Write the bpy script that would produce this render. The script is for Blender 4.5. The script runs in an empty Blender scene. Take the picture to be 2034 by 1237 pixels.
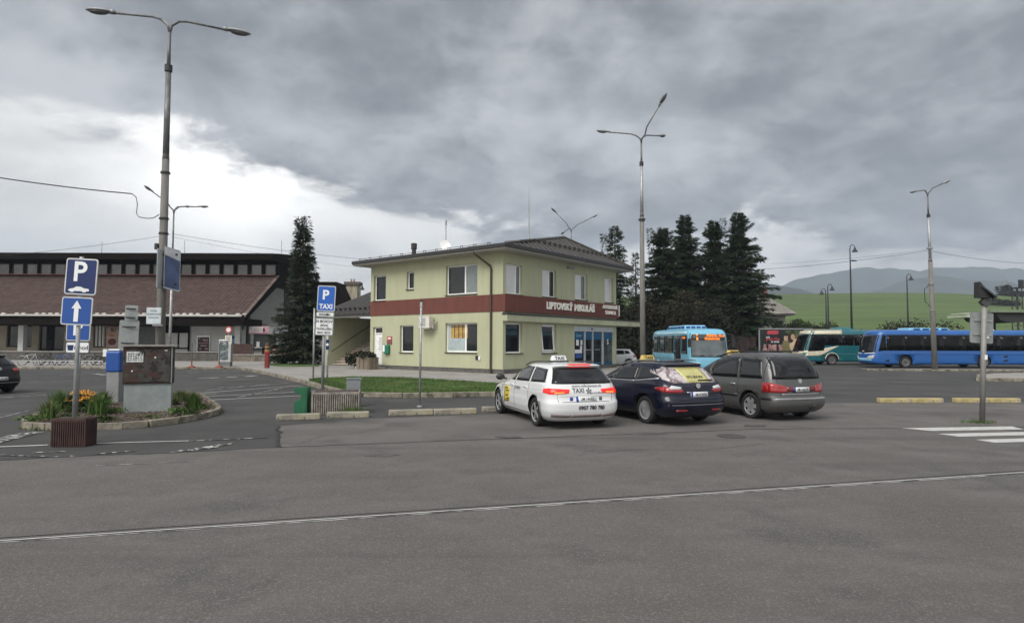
import bpy, math, random
import numpy as np
from mathutils import Vector, Matrix, geometry
R = math.radians
rnd = random.Random(7)
S = bpy.context.scene
COL = S.collection

# ------------------------------------------------------------------ camera
F, PITCH, ROLL, EYE = 1247.5, .049, .003, 1.957          # photograph is 2034 px wide
cd = bpy.data.cameras.new('camera'); cam = bpy.data.objects.new('camera', cd); COL.objects.link(cam)
cd.sensor_width = 36; cd.lens = 36*F/2034; cd.clip_end = 12000; cd.clip_start = .1
cam.matrix_world = Matrix.Translation((0, 0, EYE)) @ Matrix.Rotation(R(90)+PITCH, 4, 'X') @ Matrix.Rotation(ROLL, 4, 'Z')
S.camera = cam

# ------------------------------------------------------------------ sky (overcast cloud deck over a Nishita sky)
SUN_EL, SUN_AZ = 48, 215          # azimuth clockwise from +Y: behind the camera, to the left
w = bpy.data.worlds.new('World'); S.world = w; w.use_nodes = True
nt = w.node_tree; nt.nodes.clear()
def N(t, **k):
    n = nt.nodes.new(t)
    for a, b in k.items(): setattr(n, a, b)
    return n
def L(a, b): nt.links.new(a, b)
def mth(op, a, b=None, c=None, clamp=False):
    n = N('ShaderNodeMath', operation=op); n.use_clamp = clamp
    for i, v in enumerate((a, b, c)):
        if v is None: continue
        if isinstance(v, (int, float)): n.inputs[i].default_value = v
        else: L(v, n.inputs[i])
    return n.outputs[0]
def mrange(v, a, b, c, d, smooth=True):
    n = N('ShaderNodeMapRange'); n.interpolation_type = 'SMOOTHSTEP' if smooth else 'LINEAR'
    L(v, n.inputs[0])
    for i, x in enumerate((a, b, c, d)): n.inputs[i+1].default_value = x
    return n.outputs[0]
def noise(vec, scale, detail, rough, dist=0):
    n = N('ShaderNodeTexNoise'); n.inputs['Scale'].default_value = scale; n.inputs['Detail'].default_value = detail
    n.inputs['Roughness'].default_value = rough; n.inputs['Distortion'].default_value = dist
    L(vec, n.inputs['Vector']); return n.outputs[0]
def mixc(f, a, b):
    n = N('ShaderNodeMix', data_type='RGBA')
    for i, v in ((0, f), (6, a), (7, b)):
        if isinstance(v, (int, float)): n.inputs[i].default_value = v
        elif isinstance(v, tuple): n.inputs[i].default_value = v+(1,)
        else: L(v, n.inputs[i])
    return n.outputs[2]
tc = N('ShaderNodeTexCoord'); sep = N('ShaderNodeSeparateXYZ'); L(tc.outputs['Generated'], sep.inputs[0])
dx, dy, dz = sep.outputs
zz = mth('ADD', mth('MAXIMUM', dz, 0.0), .32)
cmb = N('ShaderNodeCombineXYZ'); L(mth('DIVIDE', dx, zz), cmb.inputs[0]); L(mth('DIVIDE', dy, zz), cmb.inputs[1])
mp = N('ShaderNodeMapping'); mp.inputs['Location'].default_value = (3.1, 1.7, 0.4); L(cmb.outputs[0], mp.inputs[0])
nb = noise(mp.outputs[0], 1.0, 3, .5, .2); nm = noise(mp.outputs[0], 2.5, 8, .58, .25); nf = noise(mp.outputs[0], 6.0, 8, .62, .3)
nlow = noise(cmb.outputs[0], 2.0, 9, .60, .3)
# lower edge of the dark deck
xm = mth('MINIMUM', dx, 0.0)
edge = mth('ADD', mth('MULTIPLY', xm, -.25), .148)
edge = mth('ADD', edge, mth('MULTIPLY', mth('SUBTRACT', nlow, .5), .34))
deck = mrange(mth('SUBTRACT', dz, edge), -.016, .03, 0, 1)
dens = mth('ADD', mth('MULTIPLY', nb, .5), mth('ADD', mth('MULTIPLY', nm, .65), mth('MULTIPLY', nf, .36)))
deckv = mrange(dens, .60, .96, .115, .40)
# overcast luminance rises towards the zenith; also raised behind the camera to add light
back = mrange(dy, .45, -.5, 0, 1); zen = mrange(dz, .45, 1.0, 0, 1)
deckv = mth('MULTIPLY', deckv, mth('ADD', 1.0, mth('ADD', mth('MULTIPLY', back, 1.2), mth('MULTIPLY', zen, .8))))
deckc = mixc(mrange(dens, .45, .95, 0, 1), (.95, .985, 1.055), (.985, 1.0, 1.02))
lowv = mrange(nlow, .32, .66, .50, .78)
lobe = N('ShaderNodeVectorMath', operation='DOT_PRODUCT'); L(tc.outputs['Generated'], lobe.inputs[0]); lobe.inputs[1].default_value = (-.391, .891, .229)
lb = mth('POWER', mth('MAXIMUM', lobe.outputs['Value'], 0.0), 110)
lowv = mth('ADD', lowv, mth('MULTIPLY', lb, .45))
lowv = mth('MULTIPLY', lowv, mrange(dx, -.2, .6, 1.0, .84))
sca = N('ShaderNodeVectorMath', operation='SCALE'); L(deckc, sca.inputs[0]); L(deckv, sca.inputs['Scale'])
scb = N('ShaderNodeVectorMath', operation='SCALE'); scb.inputs[0].default_value = (1.0, .985, .945); L(lowv, scb.inputs['Scale'])
cloud = mixc(deck, scb.outputs[0], sca.outputs[0])
sky = N('ShaderNodeTexSky', sky_type='NISHITA'); sky.sun_disc = False; sky.sun_elevation = R(SUN_EL); sky.sun_rotation = R(SUN_AZ)
bg1 = N('ShaderNodeBackground'); L(sky.outputs[0], bg1.inputs[0]); bg1.inputs[1].default_value = .07
bg2 = N('ShaderNodeBackground'); L(cloud, bg2.inputs[0]); bg2.inputs[1].default_value = .80
mxs = N('ShaderNodeMixShader'); mxs.inputs[0].default_value = .95; L(bg1.outputs[0], mxs.inputs[1]); L(bg2.outputs[0], mxs.inputs[2])
out = N('ShaderNodeOutputWorld'); L(mxs.outputs[0], out.inputs[0])

# ------------------------------------------------------------------ sun behind cloud
sd = bpy.data.lights.new('sun', 'SUN'); sd.energy = 1.4; sd.angle = R(38); sd.color = (1, .965, .91)
sun = bpy.data.objects.new('sun', sd); COL.objects.link(sun)
sv = Vector((math.sin(R(SUN_AZ))*math.cos(R(SUN_EL)), math.cos(R(SUN_AZ))*math.cos(R(SUN_EL)), math.sin(R(SUN_EL))))
sun.rotation_euler = sv.to_track_quat('Z', 'Y').to_euler(); sun.location = (0, 0, 60)
S.view_settings.view_transform = 'Standard'; S.view_settings.look = 'None'; S.view_settings.gamma = 1
S.view_settings.exposure = 1.10; S.view_settings.use_curve_mapping = False

# ------------------------------------------------------------------ helpers
def ray(px, py):
    a, b = px-1017, py-618.5; cr, sr = math.cos(ROLL), math.sin(ROLL)
    x, y = a*cr+b*sr, -a*sr+b*cr; c, s = math.cos(PITCH), math.sin(PITCH)
    return (x, F*c+y*s, F*s-y*c)
def G(px, py, z=0):                      # ground point seen at a photograph pixel
    r = ray(px, py); t = (z-EYE)/r[2]; return (r[0]*t, r[1]*t)
def D(px, py, Y):                        # point at distance Y seen at a photograph pixel
    r = ray(px, py); t = Y/r[1]; return (r[0]*t, Y, EYE+r[2]*t)

MATS = {}
def mat(name, c, r=.6, metal=0, var=.12, sc=3., c2=None, thr=None, bump=0, bsc=30., spec=.5, emit=0, coat=0, world=False, streak=None, c3=None, thr3=None, sc3=20., lane=None):
    """procedural Principled material: base colour varied by noise, optional second colour patches, bump"""
    if name in MATS: return MATS[name]
    m = bpy.data.materials.new(name); m.use_nodes = True; t = m.node_tree; b = t.nodes['Principled BSDF']
    b.inputs['Roughness'].default_value = r; b.inputs['Metallic'].default_value = metal
    b.inputs['Specular IOR Level'].default_value = spec; b.inputs['Coat Weight'].default_value = coat
    b.inputs['Coat Roughness'].default_value = .05
    def n(tp): return t.nodes.new(tp)
    co = n('ShaderNodeTexCoord').outputs['Object'] if not world else n('ShaderNodeNewGeometry').outputs['Position']
    if streak:
        q = n('ShaderNodeMapping'); q.inputs['Scale'].default_value = streak; t.links.new(co, q.inputs[0]); co = q.outputs[0]
    def ns(scale, det=5, rough=.6):
        q = n('ShaderNodeTexNoise'); q.inputs['Scale'].default_value = scale; q.inputs['Detail'].default_value = det
        q.inputs['Roughness'].default_value = rough; t.links.new(co, q.inputs['Vector']); return q.outputs[0]
    def mr(v, a, b_, c_, d_):
        q = n('ShaderNodeMapRange'); q.interpolation_type = 'SMOOTHSTEP'; t.links.new(v, q.inputs[0])
        for i, x in enumerate((a, b_, c_, d_)): q.inputs[i+1].default_value = x
        return q.outputs[0]
    def mx(f, a, b_):
        q = n('ShaderNodeMix'); q.data_type = 'RGBA'; t.links.new(f, q.inputs[0])
        for i, v in ((6, a), (7, b_)):
            if isinstance(v, tuple): q.inputs[i].default_value = v[:3]+(1,)
            else: t.links.new(v, q.inputs[i])
        return q.outputs[2]
    lo = tuple(x*(1-var) for x in c); hi = tuple(min(1, x*(1+var)) for x in c)
    base = mx(mr(ns(sc), .3, .7, 0, 1), lo, hi)
    if c2: base = mx(mr(ns(sc*.63+.17, 7, .62), thr[0], thr[1], 0, 1), base, c2)
    if c3: base = mx(mr(ns(sc3, 3, .5), thr3[0], thr3[1], 0, 1), base, c3)
    if lane:                            # long worn bands: (rotation, scale x, scale y, colour, from, to)
        q = n('ShaderNodeMapping'); q.inputs['Rotation'].default_value = (0, 0, lane[0]); q.inputs['Scale'].default_value = (lane[1], lane[2], 1); t.links.new(co, q.inputs[0])
        q2 = n('ShaderNodeTexNoise'); q2.inputs['Scale'].default_value = 1; q2.inputs['Detail'].default_value = 6; q2.inputs['Roughness'].default_value = .6; t.links.new(q.outputs[0], q2.inputs['Vector'])
        base = mx(mr(q2.outputs[0], lane[4], lane[5], 0, 1), base, lane[3])
    t.links.new(base, b.inputs['Base Color'])
    if emit:
        t.links.new(base, b.inputs['Emission Color']); b.inputs['Emission Strength'].default_value = emit
    if bump:
        q = n('ShaderNodeBump'); q.inputs['Strength'].default_value = bump; q.inputs['Distance'].default_value = .02
        t.links.new(ns(bsc, 6, .65), q.inputs['Height']); t.links.new(q.outputs[0], b.inputs['Normal'])
    MATS[name] = m; return m

class MB:
    """collects faces, links them as ONE mesh object"""
    def __init__(s): s.v = []; s.f = []
    def add(s, v, f):
        o = len(s.v); s.v += [tuple(p) for p in v]; s.f += [tuple(i+o for i in q) for q in f]; return s
    def box(s, c, d, rz=0, top=1.0, M=None):
        x, y, z = (k/2 for k in d); P = []
        for sz in (-1, 1):
            k = top if sz > 0 else 1
            for a, b in ((-1, -1), (1, -1), (1, 1), (-1, 1)): P.append(Vector((a*x*k, b*y*k, sz*z)))
        if rz: P = [Matrix.Rotation(rz, 3, 'Z') @ p for p in P]
        if M: P = [M @ p for p in P]
        P = [p+Vector(c) for p in P]
        return s.add(P, [(3, 2, 1, 0), (4, 5, 6, 7), (0, 1, 5, 4), (1, 2, 6, 5), (2, 3, 7, 6), (3, 0, 4, 7)])
    def tube(s, pts, r, n=8, cap=True):
        pts = [Vector(p) for p in pts]; rr = r if isinstance(r, (list, tuple)) else [r]*len(pts)
        V = []; Fc = []
        for i, p in enumerate(pts):
            d = (pts[min(i+1, len(pts)-1)]-pts[max(i-1, 0)]).normalized()
            u = d.orthogonal().normalized() if abs(d.z) > .95 else d.cross(Vector((0, 0, 1))).normalized()
            if abs(d.z) > .95: u = Vector((1, 0, 0)); u = (u-d*u.dot(d)).normalized()
            w_ = d.cross(u)
            for k in range(n):
                a = 2*math.pi*k/n; V.append(p+(u*math.cos(a)+w_*math.sin(a))*rr[i])
        for i in range(len(pts)-1):
            for k in range(n):
                a, b = i*n+k, i*n+(k+1) % n; Fc.append((a, b, b+n, a+n))
        if cap: Fc.append(tuple(range(n))[::-1]); Fc.append(tuple(range(len(V)-n, len(V))))
        return s.add(V, Fc)
    def lathe(s, prof, n=16, c=(0, 0, 0), ax='Z'):
        V = []
        for r, z in prof:
            for k in range(n):
                a = 2*math.pi*k/n; p = (r*math.cos(a), r*math.sin(a), z)
                if ax == 'Y': p = (p[0], p[2], p[1])
                if ax == 'X': p = (p[2], p[0], p[1])
                V.append(Vector(p)+Vector(c))
        Fc = []
        for i in range(len(prof)-1):
            for k in range(n):
                a, b = i*n+k, i*n+(k+1) % n; Fc.append((a, b, b+n, a+n))
        Fc.append(tuple(range(n))[::-1]); Fc.append(tuple(range(len(V)-n, len(V))))
        return s.add(V, Fc)
    def ball(s, c, r, nu=12, nv=7, zmin=-1):
        prof = []
        for j in range(nv+1):
            a = -math.pi/2+math.pi*j/nv; prof.append((max(.001, math.cos(a)), max(zmin, math.sin(a))))
        o = len(s.v); s.lathe(prof, nu)
        for i in range(o, len(s.v)):
            p = s.v[i]; s.v[i] = (c[0]+p[0]*r[0], c[1]+p[1]*r[1], c[2]+p[2]*r[2])
        return s
    def prism(s, poly, fn, t):
        """extrude a 2-D polygon: fn(a, b, h) -> point, h from 0 to t"""
        n = len(poly); V = [fn(a, b, 0) for a, b in poly]+[fn(a, b, t) for a, b in poly]
        tri = geometry.tessellate_polygon([[Vector((a, b, 0)) for a, b in poly]])
        Fc = [tuple(q) for q in tri]+[tuple(i+n for i in q[::-1]) for q in tri]
        Fc += [(i, (i+1) % n, (i+1) % n+n, i+n) for i in range(n)]
        return s.add(V, Fc)
    def mesh(s, name, smooth=False):
        m = bpy.data.meshes.new(name); m.from_pydata(s.v, [], s.f); m.validate()
        if smooth: m.polygons.foreach_set('use_smooth', [True]*len(m.polygons))
        return m
    def obj(s, name, material, parent=None, smooth=False, bev=0, **k):
        return link(name, s.mesh(name, smooth), material, parent, bev, fixn=True, **k)
def link(name, me, material, parent=None, bev=0, fixn=False, label=None, cat=None, group=None, kind=None, loc=None, rz=None):
    if fixn:
        import bmesh
        b = bmesh.new(); b.from_mesh(me); bmesh.ops.recalc_face_normals(b, faces=b.faces); b.to_mesh(me); b.free()
    if material and not me.materials: me.materials.append(material)
    o = bpy.data.objects.new(name, me); COL.objects.link(o); o.parent = parent
    if loc: o.location = loc
    if rz is not None: o.rotation_euler.z = rz
    if bev:
        q = o.modifiers.new('bevel', 'BEVEL'); q.width = bev; q.segments = 2; q.limit_method = 'ANGLE'; q.angle_limit = R(40)
    tag(o, label, cat, group, kind); return o
def tag(o, label=None, cat=None, group=None, kind=None):
    for k, v in (('label', label), ('category', cat), ('group', group), ('kind', kind)):
        if v: o[k] = v
    return o
def thing(name, label, cat, loc=(0, 0, 0), rz=0, group=None):
    o = bpy.data.objects.new(name, None); o.empty_display_size = .2; COL.objects.link(o); o.location = loc; o.rotation_euler.z = rz
    return tag(o, label, cat, group)
def copy_tree(o, parent=None):
    c = o.copy(); COL.objects.link(c)
    if parent: c.parent = parent
    for ch in list(o.children): copy_tree(ch, c)
    return c
def shift(o, name, loc, rz, label):
    o.location = loc; o.rotation_euler.z = rz; o['label'] = label; return o

TXT = {}
def text_verts(s, size, bold=0.0, align='CENTER', sx=1.0):
    key = (s, bold)
    if key not in TXT:
        c = bpy.data.curves.new('t', 'FONT'); c.body = s; c.size = 1; c.offset = bold; c.align_x = 'LEFT'; c.resolution_u = 3
        o = bpy.data.objects.new('t', c); COL.objects.link(o); bpy.context.view_layer.update()
        me = bpy.data.meshes.new_from_object(o.evaluated_get(bpy.context.evaluated_depsgraph_get()))
        v = np.array([x.co[:2] for x in me.vertices]) if len(me.vertices) else np.zeros((1, 2))
        f = [tuple(p.vertices) for p in me.polygons]
        bpy.data.objects.remove(o); bpy.data.curves.remove(c); bpy.data.meshes.remove(me); TXT[key] = (v, f)
    v, f = TXT[key]; v = v*np.array([size*sx, size])
    x0, x1 = v[:, 0].min(), v[:, 0].max()
    if align == 'CENTER': v = v-np.array([(x0+x1)/2, 0])
    return v, f
def text(name, s, size, fn, material, parent, bold=0.0, align='CENTER', sx=1.0, thick=0):
    """lettering: fn(a, b, h) -> point"""
    v, f = text_verts(s, size, bold, align, sx); b = MB()
    b.add([fn(a, q, thick) for a, q in v], f)
    if thick:
        from collections import Counter
        n = len(v); b.add([fn(a, q, 0) for a, q in v], [])
        ed = Counter(); dr = {}
        for p in f:
            for i in range(len(p)):
                e = (p[i], p[(i+1) % len(p)]); k = tuple(sorted(e)); ed[k] += 1; dr[k] = e
        b.f += [(e[0], e[1], e[1]+n, e[0]+n) for k, e in dr.items() if ed[k] == 1]
    return link(name, b.mesh(name), material, parent)
def rrect(w_, h_, r, n=4):
    P = []
    for cx, cy, a0 in ((w_/2-r, h_/2-r, 0), (-w_/2+r, h_/2-r, 90), (-w_/2+r, -h_/2+r, 180), (w_/2-r, -h_/2+r, 270)):
        for i in range(n+1):
            a = R(a0+90*i/n); P.append((cx+r*math.cos(a), cy+r*math.sin(a)))
    return P

# ------------------------------------------------------------------ materials
M = {}
M['white'] = mat('white_paint', (.78, .78, .76), .4)
M['upvc'] = mat('white_frame', (.82, .82, .80), .35, var=.04)
M['black'] = mat('black_rubber', (.012, .012, .013), .75)
M['blackp'] = mat('black_plastic', (.02, .02, .022), .45)
M['galv'] = mat('galvanised_steel', (.36, .37, .37), .5, .5, var=.2, sc=6, bump=.1)
M['alu'] = mat('aluminium', (.55, .56, .56), .38, .7)
M['conc'] = mat('grey_concrete', (.30, .29, .265), .9, var=.25, sc=5, bump=.5, bsc=60, c2=(.17, .165, .15), thr=(.52, .75))
M['concp'] = mat('pole_concrete', (.165, .158, .145), .9, var=.25, sc=3, bump=.4, bsc=50, c2=(.14, .135, .125), thr=(.5, .75), streak=(3, 3, .4))
M['kerb'] = mat('kerb_concrete', (.235, .21, .165), .92, var=.35, sc=3.5, bump=.7, bsc=50, c2=(.075, .075, .05), thr=(.48, .66), world=True)
M['pglass'] = mat('window_glass', (.014, .016, .018), .04, spec=.4, var=.3, sc=.8)
M['signblue'] = mat('sign_blue', (.010, .065, .28), .4, var=.05)
M['signdeep'] = mat('sign_deep_blue', (.004, .018, .10), .45, var=.05)
M['signgrey'] = mat('sign_back_grey', (.26, .28, .275), .5, .3, var=.15)
M['signwhite'] = mat('sign_white', (.72, .74, .74), .4, var=.05)
M['ink'] = mat('black_ink', (.012, .012, .014), .5)
M['inkd'] = mat('grey_ink', (.09, .09, .1), .5)
M['trunk'] = mat('bark', (.10, .075, .055), .95, var=.35, sc=8, bump=.8, bsc=20)

# ================================================================== GROUND
asph = dict(r=.86, world=True, bump=.6, bsc=70, spec=.35)
M['lot'] = mat('old_asphalt', (.054, .053, .052), var=.22, sc=.35, c2=(.078, .076, .072), thr=(.48, .72), c3=(.115, .112, .105), thr3=(.58, .72), sc3=75, **asph)
M['road'] = mat('road_asphalt', (.109, .1005, .092), var=.18, sc=.5, c2=(.076, .072, .068), thr=(.48, .68), c3=(.185, .176, .165), thr3=(.46, .78), sc3=60, lane=(-.286, .045, .75, (.074, .070, .066), .50, .74), **asph)
M['bay'] = mat('bay_asphalt', (.114, .105, .098), var=.15, sc=.6, c2=(.076, .071, .066), thr=(.48, .68), c3=(.18, .17, .16), thr3=(.48, .76), sc3=52, lane=(-.2, .3, .5, (.060, .056, .053), .56, .72), **asph)
M['tar'] = mat('tar_seam', (.02, .02, .02), .8, world=True, sc=2)
M['paint'] = mat('road_paint', (.46, .455, .43), .75, var=.12, sc=5, world=True, c2=(.20, .195, .185), thr=(.60, .78), bump=.3)
M['paintf'] = mat('faded_road_paint', (.36, .355, .34), .8, var=.2, sc=4, world=True, c2=(.075, .073, .07), thr=(.42, .60), bump=.3)
M['paintd'] = mat('broken_road_paint', (.52, .51, .48), .8, var=.15, sc=9, world=True, c2=(.055, .053, .051), thr=(.44, .50), c3=(.055, .053, .051), thr3=(.48, .56), sc3=9, bump=.3)
M['pave'] = mat('paving', (.27, .255, .235), .9, var=.14, sc=.8, world=True, c2=(.20, .19, .175), thr=(.5, .75), bump=.4, bsc=18)
M['earth'] = mat('meadow_ground', (.05, .075, .022), .95, var=.3, sc=.02, world=True)
M['mulch'] = mat('bark_mulch', (.060, .042, .034), .95, var=.5, sc=14, world=True, c2=(.16, .13, .11), thr=(.55, .66), bump=1, bsc=45)
M['lawn'] = mat('lawn', (.058, .105, .020), .95, var=.3, sc=1.2, world=True, c2=(.075, .095, .03), thr=(.5, .75), bump=1, bsc=40)

def sheet(name, pts, z, m, kind='structure'):
    b = MB(); P = [Vector((p[0], p[1], 0)) for p in pts]
    b.add([(p.x, p.y, z) for p in P], [tuple(t) for t in geometry.tessellate_polygon([P])])
    o = b.obj(name, m, kind=kind)
    if o.data.polygons[0].normal.z < 0: o.data.flip_normals()
    return o
gb = MB(); gb.add([(-3100, -90, -.02), (5300, -90, -.02), (5300, 4500, -.02), (-3100, 4500, -.02)], [(0, 1, 2, 3)])
gb.obj('ground', M['earth'], kind='structure')
sheet('asphalt_lot', [(-95, -30), (110, -30), (110, 74), (66, 92), (-95, 92)], 0, M['lot'])
rb = [G(-150, 922), G(0, 915), G(177, 905.5), G(324, 901), G(545, 889.5), G(900, 876), G(1500, 853), G(2034, 848.5)]
rd = Vector((rb[-1][0]-rb[-2][0], rb[-1][1]-rb[-2][1])).normalized()
far = (rb[-1][0]+rd.x*60, rb[-1][1]+rd.y*60)
sheet('main_road', [(-70, -2), (-30, 4.5)]+rb+[far, (90, -28), (-70, -28)], .008, M['road'])
bay = [G(558, 892), G(553, 846), G(735, 832), G(985, 822), G(1300, 808), G(1640, 799.5), G(2034, 798)]
sheet('taxi_bay', bay+[(62, 25), far, (rb[-1][0], rb[-1][1]-.3), (rb[-2][0], rb[-2][1]-.3), (rb[-3][0], rb[-3][1]-.3)], .004, M['bay'])
def strip(name, a, b_, w_, m, z=.012, n=1, jit=0):
    a, b_ = Vector(a[:2]), Vector(b_[:2]); d = (b_-a); q = Vector((-d.y, d.x)).normalized()*w_/2; V = []
    for i in range(n+1):
        p = a+d*i/n; j = Vector((rnd.uniform(-jit, jit), rnd.uniform(-jit, jit))) if 0 < i < n else Vector((0, 0))
        V += [(p.x+q.x+j.x, p.y+q.y+j.y, z), (p.x-q.x+j.x, p.y-q.y+j.y, z)]
    o = MB().add(V, [(2*i, 2*i+1, 2*i+3, 2*i+2) for i in range(n)]).obj(name, m, kind='structure')
    if o.data.polygons[0].normal.z < 0: o.data.flip_normals()
    return o
for i in range(len(rb)-1): strip('tar_seam', rb[i], rb[i+1], .045, M['tar'], .012, 10, .025)
strip('tar_seam', G(558, 889), G(553, 846), .07, M['tar'], .012, 14, .05)
for pts in ([(1150, 905), (1260, 893), (1380, 896), (1520, 882)], [(600, 880), (640, 866), (700, 862), (760, 850)]):
    for p, q in zip(pts, pts[1:]): strip('asphalt_crack', G(*p), G(*q), .012, M['tar'], .0125, 9, .03)
for c, rx, ry in (((1010, 868), .30, .2), ((1290, 862), .42, .2), ((1500, 846), .3, .2), ((1120, 884), .25, .12), ((760, 905), .35, .18)):
    g = G(*c); sheet('oil_stain', [(g[0]+rx*math.cos(k*.524)*rnd.uniform(.6, 1.2), g[1]+ry*math.sin(k*.524)*rnd.uniform(.6, 1.2)) for k in range(12)], .0122, mat('oil_stain', (.066, .062, .058), .6, world=True, c2=(.09, .084, .078), thr=(.45, .6), sc=6))
strip('tar_seam', G(1500, 800.5), G(1760, 800), .05, M['tar'], .012, 8, .03)
# long white line across the road: two narrow strokes
a, b_ = Vector(G(0, 1077)), Vector(G(2034, 940)); d = (b_-a).normalized(); q = Vector((-d.y, d.x))
for off, ww, mm in ((.03, .03, 'paint'), (-.03, .034, 'paintf')): strip('road_line', a-d*30+q*off, b_+d*40+q*off, ww, M[mm])
strip('tar_seam', a-d*30+q*.005, b_+d*40+q*.005, .022, M['tar'], .0125)
strip('tar_seam', a-d*30+q*.13, b_+d*40+q*.13, .018, M['tar'], .0125)
# zebra stripes
for (x0, y0), (x1, y1), (x2, y2), (x3, y3) in (((1790, 851), (1850, 856.5), (2034, 853.5), (2010, 847.5)), ((1862, 862.5), (1905, 868), (2080, 864), (2060, 858)), ((1938, 874), (1975, 880), (2130, 876), (2110, 869.5))):
    sheet('crosswalk_stripe', [G(x0, y0), G(x1, y1), G(x2, y2), G(x3, y3)], .014, M['paint'])
strip('road_line', G(2022, 887), G(2120, 884), .1, M['paintf'])
# worn markings of the car park
strip('road_line', G(-30, 889), G(95, 884.5), .10, M['paint']); strip('road_line', G(185, 881), G(375, 876), .075, M['paint'])
strip('broken_line', G(375, 876.5), G(530, 869.5), .07, M['paintd']); strip('broken_line', G(0, 904), G(100, 907.5), .07, M['paintd'])
strip('broken_line', G(100, 908), G(180, 905), .06, M['paintd']); strip('broken_line', G(65, 899.5), G(130, 897), .07, M['paintd'])
strip('broken_line', G(190, 902), G(270, 896), .07, M['paintd'])
sheet('broken_marking', [G(0, 869), G(50, 858), G(88, 858), G(0, 880)], .012, M['paintd'])
sheet('broken_marking', [G(330, 899), G(400, 889), G(440, 882), G(470, 880), G(420, 891), G(350, 899)], .012, M['paintd'])
strip('road_line', G(190, 925.5), G(385, 917.5), .035, M['paintf'], .0125)
for x, y, x2, y2, ww, mm in ((395, 781, 600, 766, .10, 'paint'), (405, 788, 640, 776, .10, 'paint'), (410, 795, 600, 786, .12, 'paint'), (430, 770, 560, 762, .07, 'paintf'), (470, 790, 560, 771, .1, 'paintf'),
                         (410, 775, 590, 759, .08, 'paintf'), (375, 783.5, 430, 782, .1, 'paint'), (392, 752, 415, 750, .25, 'paintf'), (415, 751, 434, 750, .28, 'paint'), (451, 749.5, 471, 748.5, .3, 'paint'), (488, 748, 508, 746.5, .32, 'paint'),
                         (375, 741, 400, 740, .25, 'paintf'), (360, 736.5, 520, 736, .2, 'paintf'), (0, 790, 110, 784, .12, 'paintf'), (60, 760, 200, 755, .12, 'paintf'), (185, 742, 210, 745, .4, 'paintf'), (0, 830, 60, 815, .05, 'paintf'), (120, 745, 190, 742, .12, 'paintf')):
    strip('parking_line', G(x, y), G(x2, y2), ww, M[mm])
# raised pavement round the bus station house
A = Vector((-.528, 36.529)); TH = .6733; d1 = Vector((-math.cos(TH), math.sin(TH))); d2 = Vector((math.sin(TH), math.cos(TH)))
def LB(x, y): p = A+d2*x+d1*y; return (p.x, p.y)
front = [G(470, 733), G(500, 738), G(530, 744), G(565, 752), G(605, 762), G(640, 773), G(680, 783), G(722, 789), G(800, 789.5), G(900, 788.5), G(985, 787), G(1006, 784)]
pv = front+[LB(-4, -7.5), LB(0, -5.5), LB(19, -5), LB(19, 22), (-12, 66), (-26, 66), (-95, 66), (-95, 43.6)]
PZ = .12
b = MB(); P = [Vector((p[0], p[1], 0)) for p in pv]; n = len(P)
b.add([(p.x, p.y, PZ) for p in P]+[(p.x, p.y, -.01) for p in P], [tuple(t) for t in geometry.tessellate_polygon([P])]+[(i, (i+1) % n, (i+1) % n+n, i+n) for i in range(n)])
pave = b.obj('pavement', M['pave'], kind='structure')
KM = {}
def kerb(parent, pts, ln=.9, w_=.14, h=.14, jit=.012, z=0, closed=False, name='kerb_stone', m=None):
    """a row of kerb stones, each its own part"""
    pts = [Vector(p) for p in pts]; acc = []
    if closed: pts = pts+[pts[0]]
    for i in range(len(pts)-1):
        p, q_ = pts[i], pts[i+1]; k = max(1, round((q_-p).length/ln)); l = (q_-p).length/k; dd = (q_-p).normalized(); ang = math.atan2(dd.y, dd.x)
        key = (round(l, 1), w_, h)
        if key not in KM: KM[key] = MB().box((0, 0, h/2), (key[0]-.015, w_, h)).mesh('kerb_stone')
        for j in range(k):
            c = p+dd*l*(j+.5)
            o = link(name, KM[key], m or M['kerb'], parent, .012)
            o.location = (c.x+rnd.uniform(-jit, jit), c.y+rnd.uniform(-jit, jit), z+rnd.uniform(-jit, jit)*.7); o.rotation_euler = (rnd.uniform(-.02, .02), 0, ang+rnd.uniform(-.012, .012)); o.scale.x = l/key[0]
kerb(pave, front, .8, .20, .17); kerb(pave, [(-60, 43.9), (-40, 43.7), G(470, 733)], 1.6, .16, .15)
# lawn on the pavement island
lawnp = [(front[4][0]+.1, front[4][1]+.25)]+[(p[0]+.03, p[1]+.17) for p in front[5:11]]+[(front[11][0]-.15, front[11][1]+.1), G(1000, 764, .14), G(900, 757, .14), G(800, 751.5, .14), G(700, 750, .14), G(630, 753, .14)]
def mound(name, pts, z, m, rise=.05):
    c = sum((Vector(p) for p in pts), Vector((0, 0)))/len(pts); V = []; n = len(pts); RN = 6
    for k in range(RN):
        t = k/RN
        for p in pts: u = Vector(p)*(1-t)+c*t; V.append((u.x, u.y, z+rise*min(1, t*3)+(rnd.uniform(-.02, .02) if k else 0)))
    V.append((c.x, c.y, z+rise)); Fc = []
    for k in range(RN-1):
        for i in range(n): Fc.append((k*n+i, k*n+(i+1) % n, (k+1)*n+(i+1) % n, (k+1)*n+i))
    Fc += [((RN-1)*n+i, (RN-1)*n+(i+1) % n, RN*n) for i in range(n)]
    o = MB().add(V, Fc).obj(name, m, smooth=True, kind='structure')
    if o.data.polygons[0].normal.z < 0: o.data.flip_normals()
    return o
mound('lawn', lawnp, PZ+.012, M['lawn'], .07)
mound('lawn', [LB(-2.0, 21.5), LB(-2.6, 18.6), LB(-.6, 17.2), LB(1.0, 19.4), LB(3, 19.8), LB(4, 26), LB(0, 26)], PZ+.01, M['lawn'], .05)

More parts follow.
